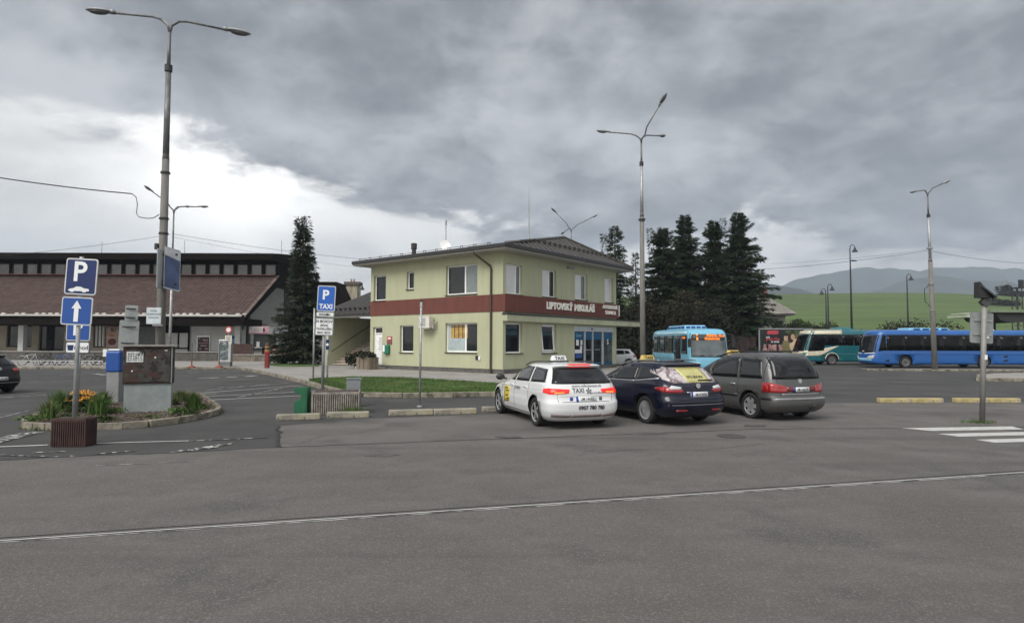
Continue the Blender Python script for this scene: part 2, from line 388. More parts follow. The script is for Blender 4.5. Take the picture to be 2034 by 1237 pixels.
def inside(p, poly):
    c = False; n = len(poly)
    for i in range(n):
        a, b_ = poly[i], poly[i-1]
        if (a[1] > p[1]) != (b_[1] > p[1]) and p[0] < (b_[0]-a[0])*(p[1]-a[1])/(b_[1]-a[1])+a[0]: c = not c
    return c
def blades(name, n, sampler, h, w_, m, lean=.5, parent=None, kind='stuff', **k):
    """many single grass blades as real triangles"""
    V = []; Fc = []
    for i in range(n):
        x, y, z = sampler(); a = rnd.uniform(0, 6.283); hh = h*rnd.uniform(.5, 1.2); l = lean*hh*rnd.uniform(.1, 1)
        ca, sa = math.cos(a), math.sin(a); o = len(V)
        V += [(x-sa*w_, y+ca*w_, z), (x+sa*w_, y-ca*w_, z), (x+ca*l, y+sa*l, z+hh)]; Fc.append((o, o+1, o+2))
    me = bpy.data.meshes.new(name); me.from_pydata(V, [], Fc); return link(name, me, m, parent, kind=kind, **k)
M['blade'] = mat('grass_blade', (.060, .112, .022), .9, var=.4, sc=.9, world=True, c2=(.12, .14, .045), thr=(.50, .68))
M['bladey'] = mat('dry_grass_blade', (.12, .12, .05), .9, var=.4, sc=2, world=True)
def insampler(poly, z):
    xs = [p[0] for p in poly]; ys = [p[1] for p in poly]
    def f():
        while True:
            p = (rnd.uniform(min(xs), max(xs)), rnd.uniform(min(ys), max(ys)))
            if inside(p, poly): return p[0], p[1], z
    return f
blades('lawn_grass', 26000, insampler(lawnp, PZ+.05), .09, .012, M['blade'])
def edgesampler(pts, spread):
    def f():
        i = rnd.randrange(len(pts)-1); t = rnd.random(); p = Vector(pts[i]).lerp(Vector(pts[i+1]), t)
        return p.x+rnd.gauss(0, spread), p.y+rnd.gauss(0, spread), 0
    return f
blades('verge_weeds', 1400, edgesampler(front[4:], .06), .10, .01, M['bladey'])

# kerbed planting island on the left
isl = [G(50, 851.5), G(70, 853), G(94, 853.5), G(140, 853.5), G(189, 853), G(245, 851), G(295, 847.5), G(350, 841), G(398, 832), G(428, 824), G(434, 817), G(424, 808), G(408, 797), G(392, 787), G(345, 785), G(280, 790), G(200, 800), G(130, 814), G(80, 829), G(54, 842)]
ic = [(p[0], p[1]) for p in isl]
island = mound('traffic_island', ic, .10, M['mulch'], .05)
kerb(island, ic, .55, .15, .15, closed=True)
def chips(name, n, sampler, m, s):
    V = []; Fc = []
    for i in range(n):
        x, y, z = sampler(); o = len(V)
        for k in range(4): V.append((x+rnd.uniform(-s, s), y+rnd.uniform(-s, s), z+rnd.uniform(0, s*.8)))
        Fc += [(o, o+1, o+2), (o, o+2, o+3)]
    me = bpy.data.meshes.new(name); me.from_pydata(V, [], Fc); return link(name, me, m, kind='stuff')
M['chip'] = mat('wood_chip', (.15, .11, .09), .95, var=.6, sc=9, world=True)
chips('mulch_chips', 4500, insampler(ic, .155), M['chip'], .035)

# far kerbed island on the right with the bus platform
pi = [G(1944, 757), G(2034, 757.5), G(2150, 757), G(2150, 744), G(2034, 745), G(1970, 746.5), G(1945, 749)]
plat = sheet('platform_island', pi, .15, M['pave']); kerb(plat, pi, 1.1, .2, .17, closed=True)
pk = [G(1720, 735.5), G(1860, 737), G(2034, 737.5), G(2200, 737)]
plk = sheet('bus_bay_edge', [pk[0], pk[1], pk[2], pk[3], (pk[3][0], pk[3][1]+.8), (pk[0][0], pk[0][1]+.8)], .09, M['pave']); kerb(plk, pk, 1.5, .2, .13)

# ================================================================== TERRAIN AND AIR
def terrain(name, x0, x1, y0, y1, nx, ny, fn, m):
    V = []; Fc = []
    for j in range(ny+1):
        for i in range(nx+1):
            x = x0+(x1-x0)*i/nx; y = y0+(y1-y0)*j/ny; V.append((x, y, fn(x, y)))
    for j in range(ny):
        for i in range(nx): a = j*(nx+1)+i; Fc.append((a, a+1, a+nx+2, a+nx+1))
    return MB().add(V, Fc).obj(name, m, smooth=True, kind='structure')
def sm(t): t = max(0, min(1, t)); return t*t*(3-2*t)
M['field'] = mat('meadow', (.066, .116, .020), .95, var=.22, sc=.03, world=True, streak=(.35, 1.6, 1), c2=(.095, .132, .030), thr=(.46, .62), c3=(.058, .09, .02), thr3=(.5, .62), sc3=.10, bump=.5, bsc=1)
def hill(x, y):
    t = (y-118)/282; e = 32*sm((x+60)/110)+4*sm((x-60)/300)-16*sm((x-265)/160)
    return -.5+e*(t if t < 1 else 1-(t-1)*.8) + .5*math.sin(x*.03+y*.02)*min(1, max(0, t)*3)
terrain('hill', -140, 640, 118, 560, 78, 50, hill, M['field'])
from mathutils import noise as MN
def ridge(y0, amp, seed, prof):
    def f(x, y):
        t = 1-abs(y-y0)/(amp*1.9); h = prof(x)*(1+.06*MN.noise(Vector((x*.004, seed, 0)))+.025*MN.noise(Vector((x*.013, seed, 3))))
        return -1+h*max(0, t)**1.15*(1+.04*MN.noise(Vector((x*.006, y*.006, seed))))
    return f
def pf(pts):
    X = [p[0] for p in pts]; Z = [p[1] for p in pts]; return lambda x: float(np.interp(x, X, Z))
def mp3(Y, L_):                     # profile given as picture points at distance Y
    q = sorted(D(px, py, Y)[::2] for px, py in L_); return pf(q)
M['forest'] = mat('far_forest', (.035, .05, .035), .95, var=.4, sc=.01, world=True)
terrain('mountain', -1300, 4600, 2900, 4150, 220, 30, ridge(3500, 330, 1, mp3(3500, [(600, 660), (1300, 640), (1480, 592), (1570, 556), (1650, 535), (1720, 526), (1790, 533), (1860, 524), (1930, 529), (1990, 528), (2060, 536), (2300, 520), (2600, 560)])), M['forest'])
terrain('mountain', -600, 3400, 2000, 2850, 160, 24, ridge(2400, 220, 5, mp3(2400, [(900, 660), (1500, 640), (1700, 588), (1790, 556), (1860, 540), (1930, 548), (2034, 560), (2200, 580), (2500, 600)])), M['forest'])
terrain('mountain', -1300, 1900, 1450, 2050, 120, 20, ridge(1750, 155, 9, mp3(1750, [(200, 668), (800, 660), (1300, 590), (1440, 568), (1530, 564), (1590, 571), (1650, 590), (1760, 640), (2000, 660)])), M['forest'])
hz = MB().box((1000, 2080, 318.8), (8200, 4260, 640)).mesh('haze'); hm = bpy.data.materials.new('haze'); hm.use_nodes = True
hn = hm.node_tree; hn.nodes.clear(); pvn = hn.nodes.new('ShaderNodeVolumePrincipled'); on = hn.nodes.new('ShaderNodeOutputMaterial')
pvn.inputs['Color'].default_value = (.74, .85, 1.0, 1); pvn.inputs['Density'].default_value = .00025; pvn.inputs['Anisotropy'].default_value = 0
hn.links.new(pvn.outputs[0], on.inputs['Volume'])
link('haze', hz, hm, kind='stuff')
gb = bpy.data.objects['ground']; 
for v in gb.data.vertices: v.co = (max(-3050, min(5050, v.co.x)), max(-45, min(4200, v.co.y)), v.co.z)

# ================================================================== BUS STATION HOUSE
M['plaster'] = mat('green_plaster', (.412, .420, .278), .9, var=.05, sc=1.1, bump=.5, bsc=60, c2=(.372, .377, .246), thr=(.48, .80), streak=(1.6, 1.6, .28))
M['band'] = mat('red_brown_band', (.125, .038, .027), .75, var=.14, sc=1.2, streak=(1.5, 1.5, .4), c2=(.105, .034, .025), thr=(.5, .75), bump=.2)
M['plinth'] = mat('dark_plinth', (.10, .095, .088), .9, var=.2, sc=3, bump=.5)
M['roofm'] = mat('brown_metal_roof', (.056, .050, .045), .42, var=.15, sc=2, spec=.5)
M['gutter'] = mat('dark_gutter', (.024, .022, .023), .4)
M['pipe'] = mat('brown_downpipe', (.050, .036, .026), .45)
M['soffit'] = mat('beige_soffit', (.36, .34, .30), .8)
M['sill'] = mat('brown_sill', (.05, .04, .034), .5)
M['curtain'] = mat('pale_sky_glass', (.62, .61, .60), .08, var=.08, sc=.6, spec=.7)  # pale base colour stands for curtains and bright sky reflected in the panes
M['greyglass'] = mat('grey_blind_glass', (.16, .19, .19), .1, spec=.6)
M['orange'] = mat('amber_blind_glass', (.42, .26, .07), .15, var=.35, sc=2.2)
M['lbglass'] = mat('frosted_glass', (.36, .42, .43), .2)
M['step'] = mat('stair_stone', (.30, .245, .20), .9, var=.2, sc=4, bump=.3)
H = thing('bus_station_house', 'two-storey pale green bus station building with red-brown band and dark hipped roof', 'building', (A.x, A.y, 0), math.pi/2-TH)
L1, L2, ZS = 12.02, 13.37, 7.26
def wall_holes(b, o, u, nin, u0, u1, z0, z1, holes, dep):
    """front face with recessed openings; o origin, u along, nin inward"""
    o, u, nin = Vector(o), Vector(u), Vector(nin)
    us = sorted({u0, u1, *[h[0] for h in holes], *[h[1] for h in holes]}); zs = sorted({z0, z1, *[h[2] for h in holes], *[h[3] for h in holes]})
    P = lambda a, z, d=0: o+u*a+nin*d+Vector((0, 0, z))
    for i in range(len(us)-1):
        for j in range(len(zs)-1):
            a, c = (us[i]+us[i+1])/2, (zs[j]+zs[j+1])/2
            if any(h[0] < a < h[1] and h[2] < c < h[3] for h in holes): continue
            b.add([P(us[i], zs[j]), P(us[i+1], zs[j]), P(us[i+1], zs[j+1]), P(us[i], zs[j+1])], [(0, 1, 2, 3)])
    for h in holes:
        q = [(h[0], h[2]), (h[1], h[2]), (h[1], h[3]), (h[0], h[3])]
        for i in range(4):
            m_, k = q[i], q[(i+1) % 4]; b.add([P(*m_), P(*k), P(k[0], k[1], dep), P(m_[0], m_[1], dep)], [(0, 1, 2, 3)])
def winframe(parent, o, u, nin, h, dep, panes, fm, sill=True, fr=.075, tilt=None, name='window'):
    """frame, panes and sill of a window in opening h = (u0, u1, z0, z1); panes = [(fraction, material)]"""
    o, u, nin = Vector(o), Vector(u), Vector(nin); u0, u1, z0, z1 = h
    Rm = Matrix((u, nin, Vector((0, 0, 1)))).transposed()
    def bx(b, a0, a1, c0, c1, e0, e1): b.box(o+u*(a0+a1)/2+nin*(e0+e1)/2+Vector((0, 0, (c0+c1)/2)), (a1-a0, e1-e0, c1-c0), M=Rm)
    b = MB(); e0, e1 = dep-.09, dep-.01
    bx(b, u0, u0+fr, z0, z1, e0, e1); bx(b, u1-fr, u1, z0, z1, e0, e1); bx(b, u0+fr, u1-fr, z0, z0+fr, e0, e1); bx(b, u0+fr, u1-fr, z1-fr, z1, e0, e1)
    a = u0+fr; W = u1-u0-2*fr; cuts = []
    for f_, m_ in panes:
        cuts.append((a, a+W*f_, m_)); a += W*f_
    for c in cuts[:-1]: bx(b, c[1]-fr*.7, c[1]+fr*.7, z0+fr, z1-fr, e0-.005, e1)
    w_ = b.obj(name, fm, parent)
    for a0, a1, m_ in cuts:
        p = MB(); bx(p, a0+.01, a1-.01, z0+fr, z1-fr, dep-.06, dep-.03); p.obj('pane', m_, w_)
    b = MB(); bx(b, u0-.02, u1+.02, z0-.06, z0-.005, -.08, dep)
    if sill: b.obj('sill', M['sill'], w_)
    return w_
G_, P_, C_ = M['pglass'], M['curtain'], M['greyglass']
# opening lists: left face (u runs from the corner to the left), right face (u runs from the corner to the right)
LW = [((10.42, 11.7, 4.82, 6.56), [(1, G_)]), ((7.61, 8.31, 5.45, 6.62), [(1, G_)]), ((2.01, 4.66, 4.90, 6.72), [(.42, C_), (.58, G_)]), ((7.6, 8.92, 1.28, 3.06), [(1, G_)]), ((1.99, 4.66, 1.34, 3.14), [(.40, G_), (.60, None)])]
RW = [((.26, 1.85, 4.82, 6.60), [(.72, P_), (.28, C_)]), ((3.9, 5.47, 4.86, 6.62), [(.62, P_), (.38, G_)]), ((7.7, 9.31, 4.90, 6.64), [(.58, P_), (.42, C_)]), ((11.68, 12.93, 4.92, 6.70), [(1, P_)]), ((.25, 1.86, 1.32, 3.10), [(1, G_)]), ((3.85, 5.47, 1.30, 3.10), [(.99, G_)])]
door, auto = (10.73, 11.72, .38, 2.98), (7.63, 13.05, .2, 3.06)
b = MB(); wall_holes(b, (0, 0, 0), (0, 1, 0), (1, 0, 0), 0, L1, .38, ZS, [h for h, _ in LW]+[door], .26)
wall_holes(b, (0, 0, 0), (1, 0, 0), (0, 1, 0), 0, L2, .38, ZS, [h for h, _ in RW]+[(auto[0], auto[1], .38, auto[3])], .26)
b.add([(L2, 0, .38), (L2, L1, .38), (L2, L1, ZS), (L2, 0, ZS), (0, L1, .38), (0, L1, ZS)], [(0, 1, 2, 3), (1, 4, 5, 2)])
link('wall', b.mesh('wall'), M['plaster'], H)
b = MB(); b.box((.03+6.6, .03+5.9, .19), (13.2, 11.95, .38)); b.obj('plinth', M['plinth'], H)
for h, pn in LW:
    if pn[-1][1] is None:
        wn = winframe(H, (0, 0, 0), (0, 1, 0), (1, 0, 0), h, .26, [(.40, G_), (.60, M['lbglass'])], M['upvc'])
        MB().box((.205, 3.66, 2.62), (.02, 1.42, .84)).obj('blind', M['orange'], wn)
        b = MB(); [b.box((.19, y, 2.62), (.02, .05, .8)) for y in (3.35, 3.7, 4.05)]; b.box((.19, 3.66, 2.92), (.02, 1.4, .05)); b.obj('glazing_bar', M['sill'], wn)
    else: winframe(H, (0, 0, 0), (0, 1, 0), (1, 0, 0), h, .26, pn, M['upvc'])
for i, (h, pn) in enumerate(RW): winframe(H, (0, 0, 0), (1, 0, 0), (0, 1, 0), h, .26, pn, M['upvc'])
b = MB(); q = Matrix.Rotation(R(-6), 3, 'X')
for c, s_ in (((4.7, .10, 3.0), (1.3, .05, .08)), ((4.7, .2, 1.45), (1.3, .05, .08)), ((4.05, .14, 2.2), (.09, .05, 1.6)), ((5.3, .14, 2.2), (.09, .05, 1.6))): b.box(c, s_, M=q)
b.obj('tilted_sash', M['upvc'], H)
b = MB(); y0, y1, z0, z1 = door
for c, s_ in (((.2, y0+.05, (z0+z1)/2), (.1, .1, z1-z0)), ((.2, y1-.05, (z0+z1)/2), (.1, .1, z1-z0)), ((.2, (y0+y1)/2, z1-.04), (.1, y1-y0-.2, .08)), ((.2, (y0+y1)/2, z1-.42), (.1, y1-y0-.2, .06))): b.box(c, s_)
dr = b.obj('door', M['upvc'], H, label='white side door with a small window above')
MB().box((.22, (y0+y1)/2, (z0+z1-.45)/2), (.05, y1-y0-.2, z1-z0-.45)).obj('door_leaf', M['white'], dr); MB().box((.22, (y0+y1)/2, z1-.24), (.03, y1-y0-.2, .3)).obj('pane', G_, dr)
MB().tube([(.17, y0+.18, 1.3), (.12, y0+.18, 1.3), (.12, y0+.3, 1.3)], .015).obj('handle', M['alu'], dr)
b = MB()
for k in range(7): b.box((.19, (y0+y1)/2-.1, 1.45+k*.13), (.012, .38, .025))
b.obj('door_notice', M['inkd'], dr)
# red-brown band and the sign board above the canopy
b = MB(); b.box((-.01, L1/2, 4.265), (.05, L1+.02, 1.01)); b.box((L2/2+.01, -.09, 4.265), (L2+.07, .17, 1.01)); b.obj('painted_band', M['band'], H)
MB().box((L2+.10, -.09, 4.33), (.10, .22, .82)).obj('light_board', M['white'], H)
lw = mat('letter_cream', (.80, .78, .70), .5)
for s_, x0, x1, z0, hh in (('LIPTOVSKÝ', 4.1, 7.12, 4.10, .43), ('MIKULÁŠ', 7.32, 9.92, 4.10, .43), ('AUTOBUSOVÁ', 11.05, 13.2, 4.42, .25), ('STANICA', 11.42, 12.95, 4.02, .25)):
    v, _ = text_verts(s_, 1, .045 if hh > .4 else .03, 'LEFT'); sz = hh/.73; k = (x1-x0)/(v[:, 0].max()*sz)
    text('lettering', s_, sz, lambda a, q, h, x0=x0, z0=z0: Vector((x0+a, -.177-h, z0+q)), lw, H, .045 if hh > .4 else .03, 'LEFT', k, .05)
# canopy
cn = MB(); cn.box((8.32, -.18, 3.38), (16.74, .36, .36)); cn.box((15.05, 2.0, 3.38), (3.28, 3.98, .36)); can = cn.obj('canopy', mat('canopy_plaster', (.36, .37, .25), .85, sc=1), H)
MB().box((8.32, -.19, 3.61), (16.8, .40, .09)).box((15.06, 2.01, 3.612), (3.36, 4.05, .09)).obj('flashing', M['gutter'], can); 
# automatic glass doors
a0, a1, az0, az1 = auto; b = MB(); fr = mat('door_silver', (.52, .54, .55), .4, .4)
for x, w_ in ((a0+.05, .1), (9.07, .16), (10.12, .13), (11.5, .2), (a1-.06, .12)): b.box((x, .12, (az0+az1)/2), (w_, .12, az1-az0))
b.box(((a0+a1)/2, .10, az1-.17), (a1-a0, .16, .33)); b.box(((a0+a1)/2, .12, az0+.04), (a1-a0, .1, .08)); ad = b.obj('automatic_door', fr, H, label='blue-topped sliding glass entrance')
blue = mat('door_blue_film', (.006, .085, .19), .2, spec=.4)
for i, (x0, x1) in enumerate(((a0+.1, 8.99), (9.15, 10.05), (10.19, 11.4), (11.6, a1-.12))):
    MB().box(((x0+x1)/2, .15, (az0+az1)/2-.14), (x1-x0, .03, az1-az0-.42)).obj('pane', G_ if i < 3 else mat('lobby_glass', (.07, .08, .075), .06, var=.6, sc=1.3), ad)
    MB().box(((x0+x1)/2, .128, 2.42), (x1-x0, .012, .52)).obj('blue_film', blue, ad); MB().box(((x0+x1)/2, .128, .42), (x1-x0, .012, .30)).obj('blue_film', blue, ad)
    if 0 < i < 3: text('lettering', '• • • •', .3, lambda a, q, h, c=(x0+x1)/2: Vector((c+a, .12, 1.35+q)), M['signwhite'], ad)
MB().box((9.9, .01, 2.9), (.2, .05, .1)).obj('sensor', M['blackp'], ad)
for x, z, w_, h_ in ((8.2, 1.95, .35, .4), (8.7, 1.95, .22, .35), (8.65, 1.6, .25, .25), (8.3, 1.35, .9, .25), (10.15, 1.6, .05, .3)): MB().box((x, .125, z), (w_, .012, h_)).obj('notice', M['signwhite'], ad)
MB().box((8.35, .125, 1.05), (.8, .012, .3)).obj('notice', mat('notice_blue', (.03, .08, .3), .5), ad)
text('lettering', 'S', .5, lambda a, q, h: Vector((12.3+a, .12, 1.85+q)), M['signwhite'], ad, .04)
[MB().box((8.1+k*.11, .12, 2.42), (.07, .008, .16 if k else .3)).obj('print', mat('pale_blue_ink', (.16, .34, .46), .4), ad) for k in range(6)]
# roof: hipped, standing seam
RB = Matrix.Identity(3); ex0, ex1, ey0, ey1, ZE = -.95, L2+.9, -.95, L1+.9, 7.52
ap, aq, ZR = (7.8, 1.0), (7.4, 9.6), 9.2
sl = MB(); sl.box(((ex0+ex1)/2, (ey0+ey1)/2, 7.28), (ex1-ex0-.1, ey1-ey0-.1, .05)); sl.obj('soffit', M['soffit'], H)
b = MB(); w_ = .09
for c, s_ in (((ex0+.05, (ey0+ey1)/2, 7.335), (.06, ey1-ey0-.1, .12)), (((ex0+ex1)/2, ey0+.05, 7.335), (ex1-ex0-.1, .06, .12))): b.box(c, s_)
b.obj('fascia', M['soffit'], H)
b = MB()
for c, s_ in (((ex0+.01, (ey0+ey1)/2, 7.46), (.15, ey1-ey0, .23)), (((ex0+ex1)/2, ey0+.01, 7.46), (ex1-ex0, .15, .23)), ((ex1-.01, (ey0+ey1)/2, 7.46), (.15, ey1-ey0, .23)), (((ex0+ex1)/2, ey1-.01, 7.46), (ex1-ex0, .15, .23))): b.box(c, s_)
b.obj('gutter', M['gutter'], H, bev=.03)
rf = MB(); V = [(ex0, ey0, ZE), (ex1, ey0, ZE), (ex1, ey1, ZE), (ex0, ey1, ZE), (*ap, ZR), (*aq, ZR)]
rf.add(V, [(0, 3, 5, 4), (1, 4, 5, 2), (2, 5, 3), (0, 1, 4), (0, 1, 2, 3)]); roof = rf.obj('roof', M['roofm'], H)
slope = (ZR-ZE)/(ap[1]-ey0)
def top(x): return ey0+(ap[1]-ey0)*((x-ex0)/(ap[0]-ex0) if x < ap[0] else (ex1-x)/(ex1-ap[0]))
k = 0; x = ex0+.25
while x < ex1-.3:
    x2 = min(x+.56, ex1-.05); P = [(x, ey0-.02), (x2, ey0-.02), (x2, top(x2))]+([ap] if x < ap[0] < x2 else [])+[(x, top(x))]
    zf = lambda a, q, h: Vector((a, q-h*.6, ZE+.012+(q-ey0)*slope+h*.75))
    b = MB().prism(P, zf, .012); b.prism([(x-.02, ey0), (x+.02, ey0), (x+.02, top(x+.02)), (x-.02, max(ey0+.01, top(max(ex0, x-.02))))], zf, .055)
    b.obj('roof_panel', M['roofm'], roof)
    k += 1; x += .575
for p, q_ in (((ex0, ey0, ZE), (*ap, ZR)), ((*ap, ZR), (ex1, ey0, ZE)), ((*ap, ZR), (*aq, ZR))):
    v = [Vector(p)+(Vector(q_)-Vector(p))*t for t in (0, .5, 1)]; MB().tube([a+Vector((0, 0, .06)) for a in v], .085, 6).obj('ridge_cap', mat('ridge_metal', (.115, .105, .092), .4), roof)
sgm = MB().box((0, 0, 0), (.17, .18, .15)).mesh('snow_guard')
for i in range(24):
    x = .4+i*.575; y = min(ey0+.75, top(x)-.1)
    if y > ey0+.3: link('snow_guard', sgm, M['gutter'], roof, loc=(x, y, ZE+.11+(y-ey0)*slope))
b = MB()
for i in range(12):
    y = .6+i*1.08; b.tube([(ex0+.35, y-.1, ZE+.04), (ex0+.35, y-.09, ZE+.25), (ex0+.35, y+.09, ZE+.25), (ex0+.35, y+.1, ZE+.04)], .018, 5)
b.tube([(ex0+.35, .4, ZE+.22), (ex0+.35, ey1-.3, ZE+.22)], .014, 5); b.obj('snow_rail', M['gutter'], roof)
MB().lathe([(.16, 7.5), (.14, 8.1), (.2, 8.12), (.2, 8.5), (.12, 8.52)], 12, (.2, 7.85, 0)).obj('vent_pipe', M['gutter'], roof)
b = MB().tube([(-.35, 4.35, 7.5), (-.35, 4.35, 9.55)], .03); b.box((-.35, 4.35, 9.4), (.08, .1, .3)); ant = b.obj('aerial_mast', M['galv'], roof)
b = MB(); b.lathe([(.02, -.02), (.17, 0), (.32, .04), (.34, .06), (.32, .055), (.17, .02), (.02, 0)], 20)
q = Matrix.Rotation(R(215), 3, 'Z') @ Matrix.Rotation(R(64), 3, 'X')
qq = (d1*.0+Vector((0, 0)))
b.v = [tuple((Matrix.Rotation(R(-38), 3, 'Z') @ Matrix.Rotation(R(68), 3, 'X')) @ Vector(p)+Vector((-.45, 4.3, 7.95))) for p in b.v]
b.obj('satellite_dish', M['white'], roof, True)
MB().tube([(7.0, 3.4, 9.1), (7.0, 3.4, 10.6), (7.0, 3.4, 13.0)], [.05, .045, .012], 6).obj('antenna_rod', M['galv'], roof)
# downpipe, air conditioner, small fittings
b = MB().tube([(-.9, 1.5, 7.35), (-.85, 1.5, 7.15), (-.12, .85, 6.45), (-.09, .85, 6.3), (-.09, .85, .1)], .065); b.obj('downpipe', M['pipe'], H)
b = MB().box((-.32, 6.1, 3.22), (.36, .95, .72)); ac = b.obj('air_conditioner', mat('cream_metal', (.62, .60, .54), .5), H, bev=.02)
b = MB()
for i in range(9): b.box((-.505, 6.22, 2.98+i*.06), (.012, .55, .025))
b.obj('grille', M['signgrey'], ac); MB().box((-.3, 6.1, 2.82), (.5, 1.05, .05)).obj('bracket', M['soffit'], ac)
b = MB(); [b.tube([(-.25, 5.6, 3.3-.15*i), (-.3, 5.42, 3.2-.2*i), (-.2, 5.38, 3.0-.1*i), (-.06, 5.4, 3.3)], .035, 6) for i in range(3)]; b.tube([(-.3, 5.65, 2.8), (-.3, 5.6, 2.55)], .02, 5); b.obj('coolant_pipe', M['soffit'], ac, True)
b = MB().box((-.1, 10.12, 1.45), (.2, .5, .6)); df = b.obj('defibrillator_box', mat('box_green', (.015, .16, .09), .4), H, bev=.05)
MB().box((-.11, 10.33, 1.5), (.2, .22, .48)).obj('cover', M['white'], df, bev=.04)
redp = mat('sign_red', (.45, .05, .04), .5)
b = MB().box((-.02, 9.95, 2.2), (.03, .5, .26)); sg = b.obj('notice', redp, H); MB().box((-.038, 9.95, 2.2), (.01, .3, .12)).obj('print', M['signwhite'], sg)
b = MB().box((-.02, 9.95, 1.92), (.03, .5, .26)); sg = b.obj('notice', M['inkd'], H)
for zz_ in (1.85, 1.92, 1.99): MB().box((-.038, 9.95, zz_), (.01, .36, .035)).obj('print', redp, sg)
MB().box((-.03, 1.98, 1.03), (.06, .2, .24)).obj('vent_grille', M['ink'], H); MB().box((-.03, 1.78, 1.0), (.07, .14, .22)).obj('meter_box', M['white'], H)
MB().box((-.03, 10.5, 1.75), (.05, .1, .14)).obj('door_bell', M['signgrey'], H)
b = MB().box((6.9, -.1, 6.95), (.4, .2, .12)); b.box((7.25, -.12, 6.98), (.2, .16, .14)); b.obj('floodlight', M['signgrey'], H)
MB().box((-.55, 11.3, .2), (1.1, 1.9, .16)).obj('doorstep', M['conc'], H)
# covered stair wing
b = MB(); b.box((6.0, 19.2, 1.95), (9.2, .5, 3.9)); b.box((9.5, 15.6, 2.6), (.3, 7, 5.2)); link('stair_wall', b.mesh('stair_wall'), M['plaster'], H)
b = MB(); zf = lambda a, q, h: Vector((a, q, 3.95+(a-.9)*.40+h)); b.prism([(.75, 12.05), (9.5, 12.05), (9.5, 19.9), (.75, 19.9)], zf, .14); wr = b.obj('stair_roof', M['roofm'], H)
for i in range(13):
    y = 12.1+i*.6; b = MB().prism([(.72, y), (9.5, y), (9.5, y+.57), (.72, y+.57)], lambda a, q, h: zf(a, q, h+.142), .01); b.prism([(.72, y-.02), (9.5, y-.02), (9.5, y+.02), (.72, y+.02)], lambda a, q, h: zf(a, q, h+.142), .05); b.obj('roof_panel', M['roofm'], wr)
[link('snow_guard', sgm, M['gutter'], wr, loc=(1.6, 12.3+i*.6, 4.48)) for i in range(13)]
MB().box((.7, 15.97, 3.98), (.14, 7.85, .15)).obj('gutter', M['gutter'], wr); MB().box((.8, 15.97, 3.84), (.06, 7.8, .14)).obj('fascia', M['soffit'], wr)
tread = mat('stair_tread', (.40, .34, .285), .85, var=.15, sc=4)
for i in range(15):
    st = MB().box((1.79+.36*i+.8, 16.9, .12+.08+.205*i-.1), (1.6, 3.9, .205)).obj('step', M['step'], H); MB().box((1.73+.36*i+.2, 16.9, .12+.20+.205*i-.1), (.44, 3.9, .05)).obj('tread', tread, st)
b = MB().tube([(1.7, 18.85, 1.2), (7, 18.85, 4.2)], .03); [b.tube([(1.9+i*1.2, 18.95, 1.25+.68*i), (1.9+i*1.2, 18.85, 1.3+.68*i)], .015, 5) for i in range(4)]; b.obj('handrail', M['blackp'], H)
b = MB(); [b.tube([(1.7, 14.9, .5+.27*i), (6.5, 14.9, 3.2+.27*i)], .02, 5) for i in range(4)]; [b.tube([(1.7+i*1.6, 14.9, .15+.9*i), (1.7+i*1.6, 14.9, 1.35+.9*i)], .025, 5) for i in range(3)]; b.obj('railing', M['galv'], H)

# ================================================================== RAILWAY STATION (left)
M['tile'] = mat('roof_tile', (.064, .039, .034), .9, var=.28, sc=2.0, c2=(.088, .062, .053), thr=(.5, .72), bump=.4)
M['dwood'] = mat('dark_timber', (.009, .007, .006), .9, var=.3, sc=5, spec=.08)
M['beige'] = mat('beige_wall', (.36, .32, .25), .9, var=.12, sc=1, bump=.3)
M['wwall'] = mat('white_wall', (.66, .66, .64), .9, var=.08, sc=.6, bump=.2)
M['splinth'] = mat('station_plinth', (.085, .08, .07), .9, var=.25, sc=2, bump=.3)
M['cwin'] = mat('clerestory_glass', (.085, .09, .092), .08, var=.5, sc=.5, spec=.7)
SB = Vector((-40, 62, 0)); ST = thing('railway_station', 'long low station building with brown tiled roof and dark clerestory', 'building', SB)
def sx(px, Y=62): return D(px, 690, Y)[0]-SB.x
def sz(py, Y=62): return D(300, py, Y)[2]
XE = sx(551, 66)
SH = [(sx(12), sx(62), sz(690), sz(640)), (sx(76), sx(126), .4, sz(640)), (sx(184), sx(205), sz(690), sz(640)), (sx(207), sx(234), sz(690), sz(640)), (sx(258), sx(310), sz(690), sz(640))]
b = MB(); wall_holes(b, (0, 0, 0), (1, 0, 0), (0, 1, 0), sx(-150), sx(320), .45, 5.0, SH, .5); link('wall', b.mesh('wall'), M['beige'], ST)
b = MB(); wall_holes(b, (0, 0, 0), (1, 0, 0), (0, 1, 0), sx(320), sx(488), .95, 5.0, [(sx(322), sx(376), sz(706), sz(636))], .5); link('wall', b.mesh('wall'), M['wwall'], ST)
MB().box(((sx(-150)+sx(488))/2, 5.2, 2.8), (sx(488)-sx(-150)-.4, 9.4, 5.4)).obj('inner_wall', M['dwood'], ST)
MB().box(((sx(-150)+sx(320))/2, -.04, .25), (sx(320)-sx(-150), .16, .5)).obj('plinth', M['splinth'], ST); MB().box(((sx(320)+sx(488))/2, -.04, .5), (sx(488)-sx(320), .16, 1.0)).obj('plinth', M['splinth'], ST)
